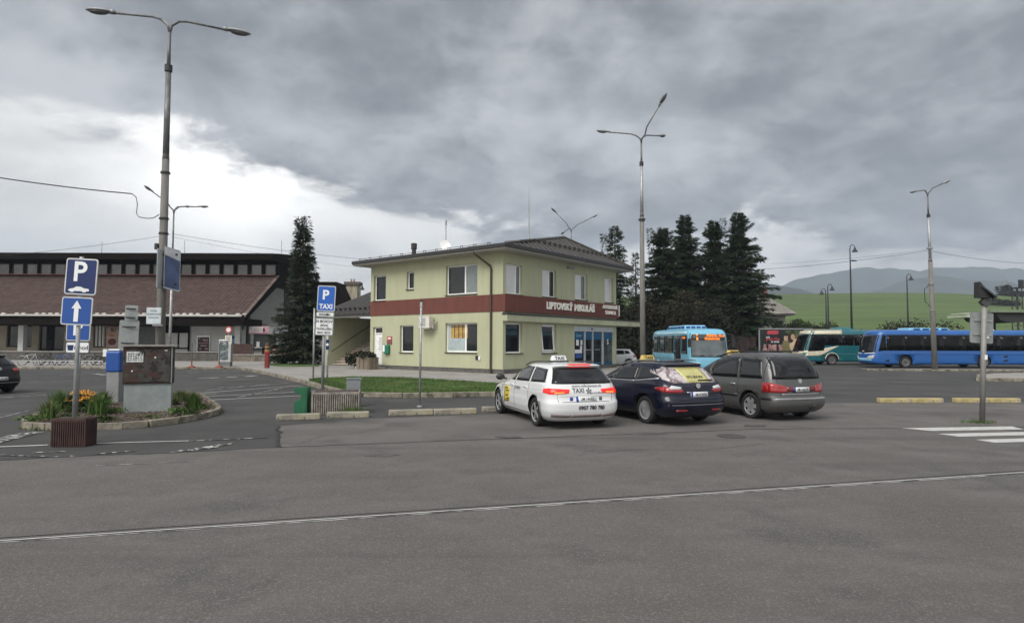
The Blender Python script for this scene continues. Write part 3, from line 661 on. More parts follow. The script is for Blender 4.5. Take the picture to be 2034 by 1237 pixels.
for i, h in enumerate(SH):
    w_ = winframe(ST, (0, 0, 0), (1, 0, 0), (0, 1, 0), h, .3, [(.5, G_), (.5, G_)] if i in (0, 1) else [(1, G_)], M['dwood'], False, .1, name='shop_window')
    if i == 2: [MB().box((h[0]+.2+.35*k, .2, (h[2]+h[3])/2), (.22, .03, h[3]-h[2]-.2)).obj('curtain', M['wwall'], w_) for k in range(3)]
    if i == 3:
        p = MB().box(((h[0]+h[1])/2, .16, (h[2]+h[3])/2), (h[1]-h[0]-.05, .03, h[3]-h[2])).obj('poster', mat('poster_pink', (.52, .36, .30), .6, var=.2, sc=1.5), w_)
        brn = mat('poster_brown', (.12, .04, .03), .6)
        for s_, q_ in (('STAN', .35), ('BU', .78)): text('lettering', s_, .5, lambda a, q, hh, q_=q_, h=h: Vector((h[0]+.15+a+(.35 if s_ == 'BU' else 0), .138, h[3]-.15-q_+q)), brn, p, .03, 'LEFT', .8)
        MB().ball(((h[0]+h[1])/2, .15, h[2]+.55), (.45, .02, .35)).obj('print', brn, p); MB().ball(((h[0]+h[1])/2-.1, .15, h[2]+1.2), (.32, .02, .12)).obj('print', mat('poster_orange', (.45, .18, .08), .6), p)
    if i == 4:
        b = MB(); n = 26; [b.box((h[0]+(h[1]-h[0])*(k+.5)/n, .05, (h[2]+h[3])/2), (.035, .035, h[3]-h[2])) for k in range(n)]; b.obj('window_grille', M['signgrey'], w_)
wp = MB().box(((sx(322)+sx(376))/2, .4, 2.5), (sx(376)-sx(322), .1, 4)).obj('kiosk_front', M['dwood'], ST)
for x0, y0, x1, y1 in ((322, 661, 349, 690), (353, 661, 375, 690), (322, 693, 375, 705)): MB().box(((sx(x0)+sx(x1))/2, .32, (sz(y0)+sz(y1))/2), (sx(x1)-sx(x0), .1, sz(y0)-sz(y1))).obj('panel', M['wwall'], wp)
for x in (69, 487): MB().box((sx(x), -1.6, 2.3), (.5, .5, 4.6)).obj('column', M['wwall'], ST)
MB().tube([(sx(372), -2.6, 4.2), (sx(376), -.15, 3.6), (sx(376), -.15, .4)], .09).obj('downpipe', M['dwood'], ST)
p = MB().box(((sx(391)+sx(418))/2, -.06, (sz(666)+sz(706))/2), (sx(418)-sx(391), .06, sz(666)-sz(706))).obj('poster_frame', M['alu'], ST)
MB().box(((sx(393.5)+sx(416))/2, -.1, (sz(669)+sz(704))/2), (sx(416)-sx(393.5), .03, sz(669)-sz(704))).obj('poster', mat('poster_dark', (.030, .010, .012), .4), p)
for x0, x1, y, hh in ((403, 414, 674, .12), (396, 414, 681, .07), (399, 412, 686, .12), (397, 401, 692, .14), (408, 414, 692, .14), (399, 415, 699, .2), (405, 414, 677, .08)): MB().box(((sx(x0)+sx(x1))/2, -.125, sz(y)), (sx(x1)-sx(x0), .012, hh)).obj('print', mat('print_pink', (.42, .26, .26), .5), p)
MB().lathe([(.02, 0), (.14, .02), (.14, .03), (.02, .035)], 14, (sx(397), -.12, sz(672)), 'Y').obj('print', M['signwhite'], p)
p = MB().box(((sx(450)+sx(470))/2, -.06, (sz(668)+sz(686))/2), (sx(470)-sx(450), .08, sz(668)-sz(690))).obj('sign_panel', M['signblue'], ST); MB().box((sx(460), -.11, sz(676)), (.7, .02, .3)).obj('print', mat('print_lightblue', (.2, .4, .7), .5), p)
MB().box((sx(478), -.1, sz(650)), (.4, .2, .5)).obj('wall_lamp', M['signdeep'], ST); MB().lathe([(.02, -.05), (.30, -.05), (.30, .05), (.02, .05)], 18, (sx(361), -1.8, sz(628.5)), 'Y').obj('station_clock', mat('clock_face', (.75, .78, .55), .4), ST)
# lower tiled roof: real tile courses
x0 = sx(-150); ya, za, yb_, zb_ = -4.0, 4.42, 4.0, 8.86
MB().prism([(x0, 0), (XE, 0), (XE, 1), (x0, 1)], lambda a, q, h: Vector((a, ya+(yb_-ya)*q, za-.3+(zb_-za)*q+h)), .26).obj('roof_deck', M['dwood'], ST)
V = []; Fc = []; NC = 24
for j in range(NC):
    q0, q1 = j/NC, (j+1.12)/NC; x = x0
    while x < XE-.2:
        wt = .40; jz = rnd.uniform(-.008, .008); jx = rnd.uniform(-.01, .01); o = len(V)
        for a, q, h in ((x+jx, q0, .05), (x+wt-.03, q0, .05), (x+wt-.03, q1, .005), (x+jx, q1, .005), (x+jx, q0, 0), (x+wt-.03, q0, 0)): V.append((a, ya+(yb_-ya)*q, za+(zb_-za)*q+h+jz))
        Fc += [(o, o+1, o+2, o+3), (o+4, o+5, o+1, o)]; x += wt
me = bpy.data.meshes.new('roof_tiles'); me.from_pydata(V, [], Fc); link('roof_tiles', me, M['tile'], ST, kind='stuff')
b = MB(); x = x0
while x < XE-.3:
    if rnd.random() < .82: b.ball((x+.3, ya+.05, za+.06), (.24, .14, .09), 6, 4)
    x += .62
b.obj('eave_tiles', mat('pale_tile', (.55, .52, .48), .8), ST, kind='stuff')
for k in range(12):
    q = k/12+.04; MB().box((XE-.05, ya+(yb_-ya)*q, za+(zb_-za)*q+.04), (.3, .7, .07), M=Matrix.Rotation(math.atan2(zb_-za, yb_-ya), 3, 'X')).obj('verge_tile', mat('verge_pale', (.12, .09, .08), .85, var=.4, sc=1.2), ST)
MB().tube([(x0, ya-.06, za-.1), (XE, ya-.06, za-.1)], .10).obj('gutter', mat('pale_gutter', (.42, .41, .38), .6), ST)
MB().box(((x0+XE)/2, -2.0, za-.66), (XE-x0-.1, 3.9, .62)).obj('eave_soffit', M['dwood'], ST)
b = MB(); b.prism([(-4.2, 3.75), (-4.2, 4.35), (4.0, 8.75), (4.0, 11.0), (5.2, 11.0), (6.6, 9.4), (6.6, 8.4), (3.6, 7.6)], lambda a, q, h: Vector((XE-.3+h, a, q)), .25); b.obj('barge_board', M['dwood'], ST)
MB().prism([(.5, 0), (9.5, 0), (9.5, 7.9), (3.4, 7.9), (.5, 6.2)], lambda a, q, h: Vector((sx(488)+h-.1, a, q)), .3).obj('end_wall', mat('grey_end_wall', (.26, .255, .245), .9, var=.1, bump=.2), ST)
for s_ in (-1.5, 1.5): pass
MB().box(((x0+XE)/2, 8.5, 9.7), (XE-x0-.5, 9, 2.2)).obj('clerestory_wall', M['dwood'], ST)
i = 0
while True:
    px = 525-28*i
    if px < -130: break
    h = (sx(px, 66), sx(px+19.6, 66), D(300, 546, 66)[2], D(300, 525.5, 66)[2])
    b = MB(); [b.box(c, s_) for c, s_ in ((((h[0]+h[1])/2, 3.96, h[2]), (h[1]-h[0], .1, .07)), (((h[0]+h[1])/2, 3.96, h[3]), (h[1]-h[0], .1, .07)), ((h[0], 3.96, (h[2]+h[3])/2), (.07, .1, h[3]-h[2])), ((h[1], 3.96, (h[2]+h[3])/2), (.07, .1, h[3]-h[2])))]
    w_ = b.obj('clerestory_window', mat('brown_frame', (.07, .05, .045), .6), ST); MB().box(((h[0]+h[1])/2, 3.97, (h[2]+h[3])/2), (h[1]-h[0], .05, h[3]-h[2])).obj('pane', M['cwin'], w_); i += 1
b = MB(); b.prism([(2.2, 10.35), (2.2, 10.95), (3.4, 11.15), (13, 12.2), (13, 10.4)], lambda a, q, h: Vector((x0+h, a, q)), XE-x0); b.obj('upper_roof', M['dwood'], ST)
MB().box(((x0+XE)/2, 2.25, 10.98), (XE-x0+.1, .2, .06)).obj('roof_edge', mat('edge_metal', (.05, .045, .045), .5), ST)
MB().box(((x0+XE)/2, 3.75, 8.92), (XE-x0-.6, .5, .1)).obj('flashing', mat('rust_flashing', (.14, .06, .045), .7), ST)
b = MB(); [b.tube([(sx(px, 66), 5, 11), (sx(px, 66), 5, 11+hh)], .02, 5) for px, hh in ((183, 1.6), (351, 1.8), (548, 1.8))]; b.obj('lightning_rod', M['ink'], ST)

# lower buildings behind the spruce
def block(name, label, px0, px1, py0, py1, Y, dep, m, roofm=None, rp=None):
    a, b_ = D(px0, 690, Y), D(px1, 690, Y); zt = D(px0, py0, Y)[2]; t = thing(name, label, 'building', ((a[0]+b_[0])/2, Y, 0))
    w_ = b_[0]-a[0]; MB().box((0, dep/2, zt/2), (w_, dep, zt)).obj('wall', m, t)
    return t, w_, zt
gw = mat('grey_render', (.17, .168, .16), .9, var=.1, sc=1, bump=.3)
t, w_, zt = block('annex_building', 'plain grey annex wall showing between the station roof and the tall spruce', 517, 575, 560, 700, 74, 8, gw)
MB().box((-w_/2+.9, -.02, sz(625, 74)+1.1), (.5, .1, 1.5)).obj('window', M['ink'], t); MB().box((0, -.25, sz(650, 74)), (w_+.4, .9, .15)).obj('ledge', M['dwood'], t); MB().box((0, 3, zt+.2), (w_+.8, 9, .4)).obj('roof', M['dwood'], t)
t, w_, zt = block('white_annex', 'low white building wing behind the kiosk with a small dark window', 486, 530, 645, 712, 64.5, 6, M['wwall'])
MB().box((D(495, 690, 64.5)[0]-t.location.x, -.03, sz(676, 64.5)), (.45, .1, 1.3)).obj('window', M['ink'], t); MB().box((D(502, 690, 64.5)[0]-t.location.x, -.05, sz(654, 64.5)), (.9, .1, .9)).obj('notice_board', M['white'], t); MB().box((0, 3, zt+.05), (w_+.3, 6.3, .14)).obj('roof', M['soffit'], t)
t, w_, zt = block('platform_building', 'white building with heavy black roof behind the taxi sign', 606, 678, 604, 690, 84, 10, M['wwall'])
xr = D(690, 600, 84)[0]-t.location.x; xl = D(590, 600, 84)[0]-t.location.x
MB().prism([(xl, sz(606, 84)), (xl, sz(559.5, 84)), (D(671, 560, 84)[0]-t.location.x, sz(559.5, 84)), (xr, sz(600, 84)), (xr, sz(618, 84)), (xr-1.0, sz(606, 84))], lambda a, q, h: Vector((a, -.6+h, q)), 10.5).obj('roof', M['dwood'], t)
t = thing('chimney_stack', 'weathered cream chimney stack with dark cap beside the black-roofed building', 'chimney', D(700, 690, 88)[:2]+(0,))
zt = sz(565, 88); MB().box((0, 0, zt/2), (1.75, 1.4, zt)).obj('shaft', mat('stained_cream', (.42, .37, .28), .9, var=.25, sc=1.5, c2=(.22, .2, .15), thr=(.5, .7), streak=(3, 3, .4)), t); MB().box((0, 0, zt+.18), (2.2, 1.8, .45)).obj('cap', mat('cap_dark', (.10, .085, .07), .9), t)
b = MB(); [b.tube([(x, 0, zt+.4), (x, 0, zt+.85)], .14, 8) for x in (-.3, .1)]; b.obj('flue', mat('flue_clay', (.35, .25, .2), .9), t)
# house on the right
hb = D(1512, 690, 92); HS = thing('family_house', 'grey-roofed house with brick chimney behind the right-hand spruce', 'house', (hb[0], 92, 0))
zx = lambda px: D(px, 640, 92)[0]-hb[0]; zy = lambda py: D(1530, py, 92)[2]
MB().box(((zx(1440)+zx(1560))/2, 4, zy(628)/2), (zx(1560)-zx(1440), 8, zy(628))).obj('wall', mat('house_wall', (.34, .33, .30), .9), HS)
hr = MB().prism([(zx(1428), zy(624)), (zx(1492), zy(574)), (zx(1575), zy(624)), (zx(1570), zy(627)), (zx(1430), zy(627))], lambda a, q, h: Vector((a, -1+h, q)), 10).obj('gable', mat('house_gable', (.28, .26, .24), .9), HS)
V = [(zx(1425), -1.4, zy(626)), (zx(1576), -1.4, zy(623)), (zx(1530), 3.5, zy(578)), (zx(1470), 3.5, zy(578)), (zx(1576), 9.4, zy(623)), (zx(1425), 9.4, zy(626))]
MB().add(V, [(0, 1, 2, 3), (1, 4, 2), (4, 5, 3, 2), (5, 0, 3)]).obj('roof', mat('slate_roof', (.20, .18, .165), .8, var=.25, sc=2, bump=.5, bsc=8), HS)
MB().box((zx(1523), 1.0, zy(590)), (.85, .85, 3.2)).obj('chimney', mat('brick_red', (.16, .065, .05), .9, var=.3, sc=9), HS); MB().box((zx(1526), -.03, zy(668)), (1.6, .1, 1.4)).obj('window', G_, HS)
t = thing('garden_wall', 'dark boarded yard fence with pale base behind the grey taxi van', 'fence', (20.9, 62.6, 0))
for k in range(12): MB().box((-3+k*.56, 0, 1.75), (.53, .06, 1.7+rnd.uniform(-.03, .03))).obj('board', mat('dark_board', (.035, .022, .02), .8, var=.3, sc=3), t)
MB().box((.2, 0, .42), (7.2, .25, .84)).obj('base', M['conc'], t)
# billboard
t = thing('billboard', 'dark food advertising billboard with three printed people beside the cream coach', 'billboard', D(1508, 690, 61.5)[:2]+(0,))
bx_ = lambda px: D(px, 690, 61.5)[0]-t.location.x; bz = lambda py: D(1540, py, 61.5)[2]
BW = bx_(1613); MB().box((BW/2, 0, (bz(654)+bz(700))/2), (BW, .12, bz(654)-bz(702))).obj('panel', mat('poster_black', (.010, .011, .013), .5), t)
for c, s_ in (((BW/2, -.02, bz(653)), (BW+.1, .2, .12)), ((0, -.02, bz(676)), (.1, .2, bz(653)-bz(704)))): MB().box(c, s_).obj('frame', M['signgrey'], t)
for x in (.6, BW-.6): MB().box((x, .15, bz(654)/2), (.15, .15, bz(654))).obj('post', M['galv'], t)
pr = MB().box(((bx_(1560)+BW)/2, -.065, (bz(656)+bz(700))/2), (BW-bx_(1560), .012, bz(656)-bz(700))).obj('picture', mat('picture_green', (.035, .06, .02), .5, var=.8, sc=2, c2=(.30, .33, .2), thr=(.55, .65)), t)
pc = {'sk': (.42, .29, .20), 'hr': (.03, .015, .01), 'rd': (.22, .035, .035), 'cr': (.55, .42, .27), 'gr': (.16, .15, .07), 'bk': (.01, .01, .01)}
for q, x, y, rx, rz_ in (('gr', 1561, 690, .5, 1.0), ('sk', 1561, 671, .26, .36), ('bk', 1561, 664, .3, .2), ('rd', 1588, 678, .5, .8), ('sk', 1592, 661, .26, .32), ('bk', 1592, 655, .3, .12), ('cr', 1579, 686, .68, .8), ('hr', 1570, 671, .34, .55), ('sk', 1574, 669, .22, .34), ('cr', 1583, 693, .6, .4), ('sk', 1580, 697, .5, .16)):
    MB().lathe([(.001, 0), (1, 0), (1, .02), (.001, .02)], 18, (0, 0, 0), 'Y').v
    b = MB().lathe([(.001, 0), (1, 0), (1, -.01), (.001, -.01)], 18, (0, 0, 0), 'Y'); pr['n'] = pr.get('n', 0)+1; rx *= .85; rz_ *= .85; b.v = [(bx_(x)+p[0]*rx, -.075+p[1]-.004*pr['n'], bz(y)+p[2]*rz_) for p in b.v]; b.obj('print', mat('print_'+q, pc[q], .6), pr)
del pr['n']
bl = lambda a, q, h, x=0, y=0: Vector((bx_(x)+a, -.075, bz(y)+q))
rp = mat('print_red', (.40, .05, .06), .5)
b = MB().prism([(a*1.0, q) for a, q in rrect(1.1, .38, .15)], lambda a, q, h: Vector((bx_(1535)+a+q*.2, -.07-h, bz(660)+q)), .01); b.obj('print', rp, t)
text('lettering', 'vaša', .24, lambda a, q, h: bl(a, q, h, 1525, 671), M['signwhite'], t, .02); text('lettering', 'pochúťka', .36, lambda a, q, h: bl(a, q, h, 1535, 675.5), rp, t, .03); text('lettering', 'na stole', .26, lambda a, q, h: bl(a, q, h, 1539, 680), M['signwhite'], t, .02)
for x, an in ((1520, .2), (1527, -.25), (1537, 0), (1551, -.15)):
    b = MB().box((0, 0, 0), (.47, .012, .6), M=Matrix.Rotation(an, 3, 'Y')); b.v = [(p[0]+bx_(x), p[1]-.08, p[2]+bz(690)) for p in b.v]; b.obj('print', mat('print_pack', (.28, .16, .15), .5, var=.7, sc=5), t)
# platform shelter on the right
t = thing('platform_shelter', 'flat bus platform roof on thick posts behind the blue bus', 'shelter', D(2000, 690, 66)[:2]+(0,))
qx = lambda px: D(px, 690, 66)[0]-t.location.x; qz = lambda py: D(2000, py, 66)[2]
b = MB().prism([(qx(1975), qz(618)), (qx(1990), qz(636)), (qx(2012), qz(641)), (qx(2120), qz(634)), (qx(2140), qz(620))], lambda a, q, h: Vector((a, h, q)), 5); b.obj('canopy', mat('shelter_dark', (.03, .032, .03), .7), t)
MB().box(((qx(1965)+qx(2150))/2, 2.4, qz(618)), (qx(2150)-qx(1965), 5.6, .28)).obj('roof_edge', mat('shelter_green', (.16, .21, .13), .7), t); MB().box((qx(1925), 1, qz(628)), (.9, 3, .28)).obj('roof_end', mat('shelter_pale', (.42, .47, .34), .7), t); MB().box(((qx(1925)+qx(1970))/2, 1.6, qz(622)), (qx(1970)-qx(1925), 2, .12)).obj('beam', mat('shelter_pale', None), t)
for px in (2003, 2100): MB().box((qx(px), 2.4, qz(638)/2), (.7, .7, qz(638))).obj('post', mat('shelter_dark', None), t)

# ================================================================== VEHICLES
M['tyre'] = mat('tyre_rubber', (.014, .014, .015), .85, var=.2)
M['rim'] = mat('alloy_rim', (.48, .49, .5), .35, .6)
M['well'] = mat('wheel_well', (.006, .006, .006), .9)
M['cglass'] = mat('car_glass', (.010, .011, .013), .03, spec=.4, var=.3, sc=1.2, coat=.1)
M['red'] = mat('tail_red', (.30, .012, .014), .15, coat=.8)
M['redlit'] = mat('brake_light', (.62, .02, .015), .2, emit=.42)
M['bglass'] = mat('bus_glass', (.005, .006, .006), .08, spec=.14, var=.5, sc=1.3)
M['amber'] = mat('lit_bulb', (1.0, .20, .04), .2, emit=.8)
M['lamp'] = mat('clear_lamp', (.55, .55, .55), .1, coat=.8)
M['plate'] = mat('plate_white', (.66, .68, .68), .35, var=.04)
M['euro'] = mat('plate_blue', (.02, .05, .28), .4)
M['taxiy'] = mat('taxi_yellow', (.62, .46, .12), .4)

class Shape:
    """car body as a stack of rounded horizontal outlines; x forward, y left, z up"""
    def __init__(s, rows, Lr=.48, nr=3.7, Lf=1.1, nf=2.5, smooth=3, nz=34, Lf2=None):
        r = np.array(rows, float); zz_ = np.linspace(r[0, 0], r[-1, 0], 160); T = [np.interp(zz_, r[:, 0], r[:, i]) for i in (1, 2, 3)]
        for _ in range(smooth):
            for t in T: t[1:-1] = (t[:-2]+2*t[1:-1]+t[2:])/4
        s.z, s.T = zz_, T; s.Lr, s.nr, s.Lf, s.nf = Lr, nr, Lf, nf; s.nz = nz; s.z0, s.z1 = r[0, 0], r[-1, 0]
    def par(s, z): return [float(np.interp(z, s.z, t)) for t in s.T]
    def half(s, x, z):
        xr, xf, W = s.par(z); l = min(1, (xf-xr)/(s.Lr+s.Lf)); Lr, Lf = s.Lr*l, s.Lf*l
        if x < xr+Lr: t = min(1, (xr+Lr-x)/Lr); return W*max(0, 1-t**s.nr)**(1/s.nr)
        if x > xf-Lf: t = min(1, (x-xf+Lf)/Lf); return W*max(0, 1-t**s.nf)**(1/s.nf)
        return W
    def rear(s, y, z):
        xr, xf, W = s.par(z); Lr = s.Lr*min(1, (xf-xr)/(s.Lr+s.Lf)); t = min(1, abs(y)/W)
        return xr+Lr-Lr*max(0, 1-t**s.nr)**(1/s.nr)
    def fronts(s, y, z):
        xr, xf, W = s.par(z); Lf = s.Lf*min(1, (xf-xr)/(s.Lr+s.Lf)); t = min(1, abs(y)/W)
        return xf-Lf+Lf*max(0, 1-t**s.nf)**(1/s.nf)
    def roof(s, x, y):
        lo, hi = s.z0, s.z1
        if s.half(x, hi-.001) >= abs(y) and s.par(hi)[0] < x < s.par(hi)[1]: return hi
        for _ in range(26):
            m = (lo+hi)/2; xr, xf, W = s.par(m)
            if xr < x < xf and s.half(x, m) > abs(y): lo = m
            else: hi = m
        return lo
    def mesh(s, name):
        V = []; Fc = []; q = 9; NUh = []
        zs = np.concatenate([np.linspace(s.z0, s.z1-.10, s.nz), s.z1-.10+.10*np.linspace(0, 1, 9)[1:]])
        for z in zs:
            xr, xf, W = s.par(z); l = min(1, (xf-xr)/(s.Lr+s.Lf)); Lr, Lf = s.Lr*l, s.Lf*l; P = []
            for i in range(q+1):
                a = math.pi/2*i/q; P.append((xr+Lr-Lr*math.cos(a)**(2/s.nr), W*math.sin(a)**(2/s.nr)))
            for i in range(1, 14):
                t = i/14; P.append((xr+Lr+(xf-Lf-xr-Lr)*t, W))
            for i in range(q+1):
                a = math.pi/2*(1-i/q); P.append((xf-Lf+Lf*math.cos(a)**(2/s.nf), W*math.sin(a)**(2/s.nf)))
            ring = P+[(x, -y) for x, y in P[-2:0:-1]]; V += [(x, y, z) for x, y in ring]; n = len(ring)
        for j in range(len(zs)-1):
            for i in range(n): Fc.append((j*n+i, j*n+(i+1) % n, (j+1)*n+(i+1) % n, (j+1)*n+i))
        Fc.append(tuple(range(n))[::-1]); Fc.append(tuple(range(len(V)-n, len(V))))
        b = MB().add(V, Fc); return b.mesh(name, True)
    def side(s, sg): return lambda x, z: Vector((x, sg*s.half(x, z), z))
    def back(s): return lambda y, z: Vector((s.rear(y, z), y, z))
    def face(s): return lambda y, z: Vector((s.fronts(y, z), y, z))
    def topf(s): return lambda x, y: Vector((x, y, s.roof(x, y)))
def nrm(f, a, b, e=.012):
    n = (f(a+e, b)-f(a-e, b)).cross(f(a, b+e)-f(a, b-e)); n = n.normalized() if n.length > 1e-9 else Vector((0, 0, 1))
    return n
def orient(n, p): return n if n.dot(Vector((p.x*.35, p.y, p.z-.6))) > 0 else -n
def patch(name, f, c, m, parent, nu=8, nv=5, off=.006, th=.012, **k):
    """panel laid on a body surface: corners c = bl, br, tr, tl in surface coordinates"""
    c = [Vector(p) for p in c]; V = []; B = []; 
    for j in range(nv+1):
        for i in range(nu+1):
            u, v = i/nu, j/nv; p = (c[0]*(1-u)+c[1]*u)*(1-v)+(c[3]*(1-u)+c[2]*u)*v
            q = f(p.x, p.y); n = orient(nrm(f, p.x, p.y), q); V.append(q+n*off); B.append(q+n*(off-th))
    N1 = len(V); Fc = []
    for j in range(nv):
        for i in range(nu): a = j*(nu+1)+i; Fc.append((a, a+1, a+nu+2, a+nu+1))
    rim = [i for i in range(nu+1)]+[j*(nu+1)+nu for j in range(1, nv+1)]+[nv*(nu+1)+i for i in range(nu-1, -1, -1)]+[j*(nu+1) for j in range(nv-1, 0, -1)]
    Fc += [(rim[i], rim[(i+1) % len(rim)], rim[(i+1) % len(rim)]+N1, rim[i]+N1) for i in range(len(rim))]
    return MB().add(V+B, Fc).obj(name, m, parent, True, **k)
def rod(name, f, pts, r, m, parent, off=0, n=6):
    P = []
    for i in range(len(pts)-1):
        for t in (0, .25, .5, .75): 
            p = Vector(pts[i]).lerp(Vector(pts[i+1]), t); P.append(p)
    P.append(Vector(pts[-1])); V = []
    for p in P: q = f(p.x, p.y); V.append(q+orient(nrm(f, p.x, p.y), q)*off)
    return MB().tube(V, r, n).obj(name, m, parent, True)
def wrap(name, s, size, f, a0, b0, m, parent, flip=1, bold=0, sx_=1, off=.014):
    def fn(a, q, h):
        p = f(a0+a*flip, b0+q); return p+orient(nrm(f, a0+a*flip, b0+q), p)*off
    return text(name, s, size, fn, m, parent, bold, 'CENTER', sx_)
def arches(o, xs, R_, zc, y0, y1):
    b = MB()
    for x in xs:
        for s in (-1, 1): b.lathe([(R_, y0), (R_, y1)], 36, (x, 0, zc), 'Y'); 
        n = 72
    # two sides: mirror the second cylinder of every pair
    V = b.v; k = 72
    for i in range(len(xs)*2):
        if i % 2:
            for j in range(i*k, (i+1)*k): V[j] = (V[j][0], -V[j][1], V[j][2])
    c = b.obj('cut', M['well'], o.parent); mo = o.modifiers.new('b', 'BOOLEAN'); mo.object = c; mo.operation = 'DIFFERENCE'; mo.solver = 'EXACT'; mo.material_mode = 'TRANSFER'
    bpy.context.view_layer.update(); me = bpy.data.meshes.new_from_object(o.evaluated_get(bpy.context.evaluated_depsgraph_get()))
    o.modifiers.clear(); o.data = me; bpy.data.objects.remove(c)
WM = {}
def wheel(parent, x, y, R_, w_, style='spoke', n=10):
    key = (R_, style)
    if key not in WM:
        r = R_*.68
        hub = MB().lathe([(r*.98, -w_*.1), (r*.98, w_*.1)], 20, ax='Y').mesh('wheel', True)
        ty = MB().lathe([(r, -w_*.5), (R_*.9, -w_*.5), (R_*.97, -w_*.44), (R_, -w_*.3), (R_, w_*.3), (R_*.97, w_*.44), (R_*.92, w_*.5), (r, w_*.47), (r*.97, w_*.3), (r*.97, -w_*.3), (r, -w_*.5)], 32, ax='Y'); ty.f = ty.f[:-2]
        b = MB(); b.lathe([(r*.90, w_*.40), (r*.99, w_*.46), (r*1.0, w_*.40), (r*.90, w_*.36)], 32, ax='Y'); b.f = b.f[:-2]
        b.lathe([(.001, w_*.40), (r*.2, w_*.40), (r*.24, w_*.32), (r*.24, w_*.2)], 14, ax='Y')
        if style == 'truck':
            b.f = b.f[:]; b.lathe([(.001, w_*.36), (r*.45, w_*.36), (r*.5, w_*.2), (r*.9, w_*.15), (r*.9, w_*.4)], 24, ax='Y')
        else:
            for k in range(n):
                a = 2*math.pi*k/n
                for da in ((-.09, .09) if style == 'twin' else (0,)):
                    wd = {'spoke': .045, 'twin': .026, 'fine': .02, 'wide': .10}[style]*R_/.32
                    q = Matrix.Rotation(a+da, 3, 'Y'); b.box(q @ Vector((r*.57, w_*.36, 0)), (r*.78, .03, wd), M=q)
        WM[key] = (hub, ty.mesh('tyre', True), b.mesh('rim', False))
        import bmesh
        for me in WM[key]:
            bb = bmesh.new(); bb.from_mesh(me); bmesh.ops.recalc_face_normals(bb, faces=bb.faces); bb.to_mesh(me); bb.free()
    h, t, r = WM[key]; o = link('wheel', h, M['well'], parent, loc=(x, y, R_), rz=0 if y > 0 else math.pi)
    link('tyre', t, M['tyre'], o); link('rim', r, M['rim'] if style != 'truck' else mat('steel_rim', (.13, .13, .13), .5, .3), o)
def taxi_sign(parent, x, z, m, word='TAXI', rz=0):
    b = MB().box((x, 0, z+.02), (.2, .46, .03)); base = b.obj('taxi_sign', M['blackp'], parent)
    MB().prism([(-.21, 0), (.21, 0), (.17, .13), (-.17, .13)], lambda a, q, h: Vector((x-.075*(1-q*2)+h*(1-q*2), a, z+.03+q)), .15).obj('light_box', m, base, bev=.02)
    for sg in (-1, 1): text('lettering', word, .115, lambda a, q, h: Vector((x-.082*sg*(1-(q+.025)*2), -a*sg, z+.058+q)) if sg > 0 else Vector((x+.082*(1-(q+.025)*2), a, z+.058+q)), M['ink'], base, .03)
def mirror(parent, x, y, z, m):
    for s in (1, -1): MB().ball((x, s*(y+.13), z), (.07, .13, .085), 10, 6).tube([(x, s*(y-.05), z-.05), (x, s*(y+.08), z-.03)], .025, 6).obj('mirror', m, parent, True)
def plate_(parent, sh, f, yc, zc, txt, w_=.50, h_=.115):
    p = patch('licence_plate', f, [(yc+w_/2, zc-h_/2), (yc-w_/2, zc-h_/2), (yc-w_/2, zc+h_/2), (yc+w_/2, zc+h_/2)], M['plate'], parent, 3, 1, .012, .02)
    patch('euro_band', f, [(yc+w_/2, zc-h_/2), (yc+w_/2-.055, zc-h_/2), (yc+w_/2-.055, zc+h_/2), (yc+w_/2, zc+h_/2)], M['euro'], p, 1, 1, .015, .01)
    wrap('lettering', txt, .105, f, yc-.025, zc-.037, M['ink'], p, -1, .012, .80, .026)

# --- white estate taxi
ROWS_W = [(.19, -2.22, 2.20, .78), (.28, -2.34, 2.32, .86), (.42, -2.39, 2.37, .905), (.58, -2.395, 2.36, .915), (.63, -2.38, 2.33, .912), (.66, -2.35, 2.29, .905), (.74, -2.335, 2.2, .905), (.84, -2.33, 1.85, .905), (.88, -2.31, 1.55, .885), (.95, -2.28, 1.20, .873), (1.01, -2.24, 1.0, .86), (1.15, -2.15, .74, .79), (1.30, -2.03, .40, .715), (1.385, -1.94, .15, .665), (1.42, -2.03, 0.03, .64), (1.445, -1.98, -.15, .60), (1.462, -1.78, -.40, .53), (1.472, -1.45, -.75, .40)]
ROWS_B = [(.20, -2.20, 2.25, .78), (.28, -2.34, 2.36, .87), (.42, -2.42, 2.42, .915), (.60, -2.425, 2.40, .925), (.64, -2.40, 2.36, .92), (.70, -2.35, 2.28, .915), (.80, -2.35, 2.0, .915), (.88, -2.33, 1.62, .90), (.97, -2.28, 1.22, .885), (1.03, -2.22, 1.02, .865), (1.16, -2.10, .72, .79), (1.30, -1.93, .38, .715), (1.39, -1.83, .13, .665), (1.43, -1.93, 0.0, .64), (1.455, -1.86, -.18, .60), (1.475, -1.66, -.42, .53), (1.485, -1.35, -.75, .42)]
ROWS_V = [(.20, -2.16, 2.2, .78), (.28, -2.29, 2.28, .86), (.40, -2.37, 2.32, .90), (.56, -2.375, 2.30, .905), (.585, -2.30, 2.26, .90), (.72, -2.285, 2.16, .905), (.86, -2.27, 1.85, .90), (.95, -2.25, 1.65, .885), (1.03, -2.23, 1.45, .87), (1.10, -2.21, 1.28, .86), (1.25, -2.16, .98, .825), (1.42, -2.08, .62, .78), (1.56, -1.98, .28, .74), (1.62, -1.92, .10, .71), (1.66, -1.90, -.06, .67), (1.69, -1.76, -.3, .58), (1.70, -1.5, -.6, .42)]
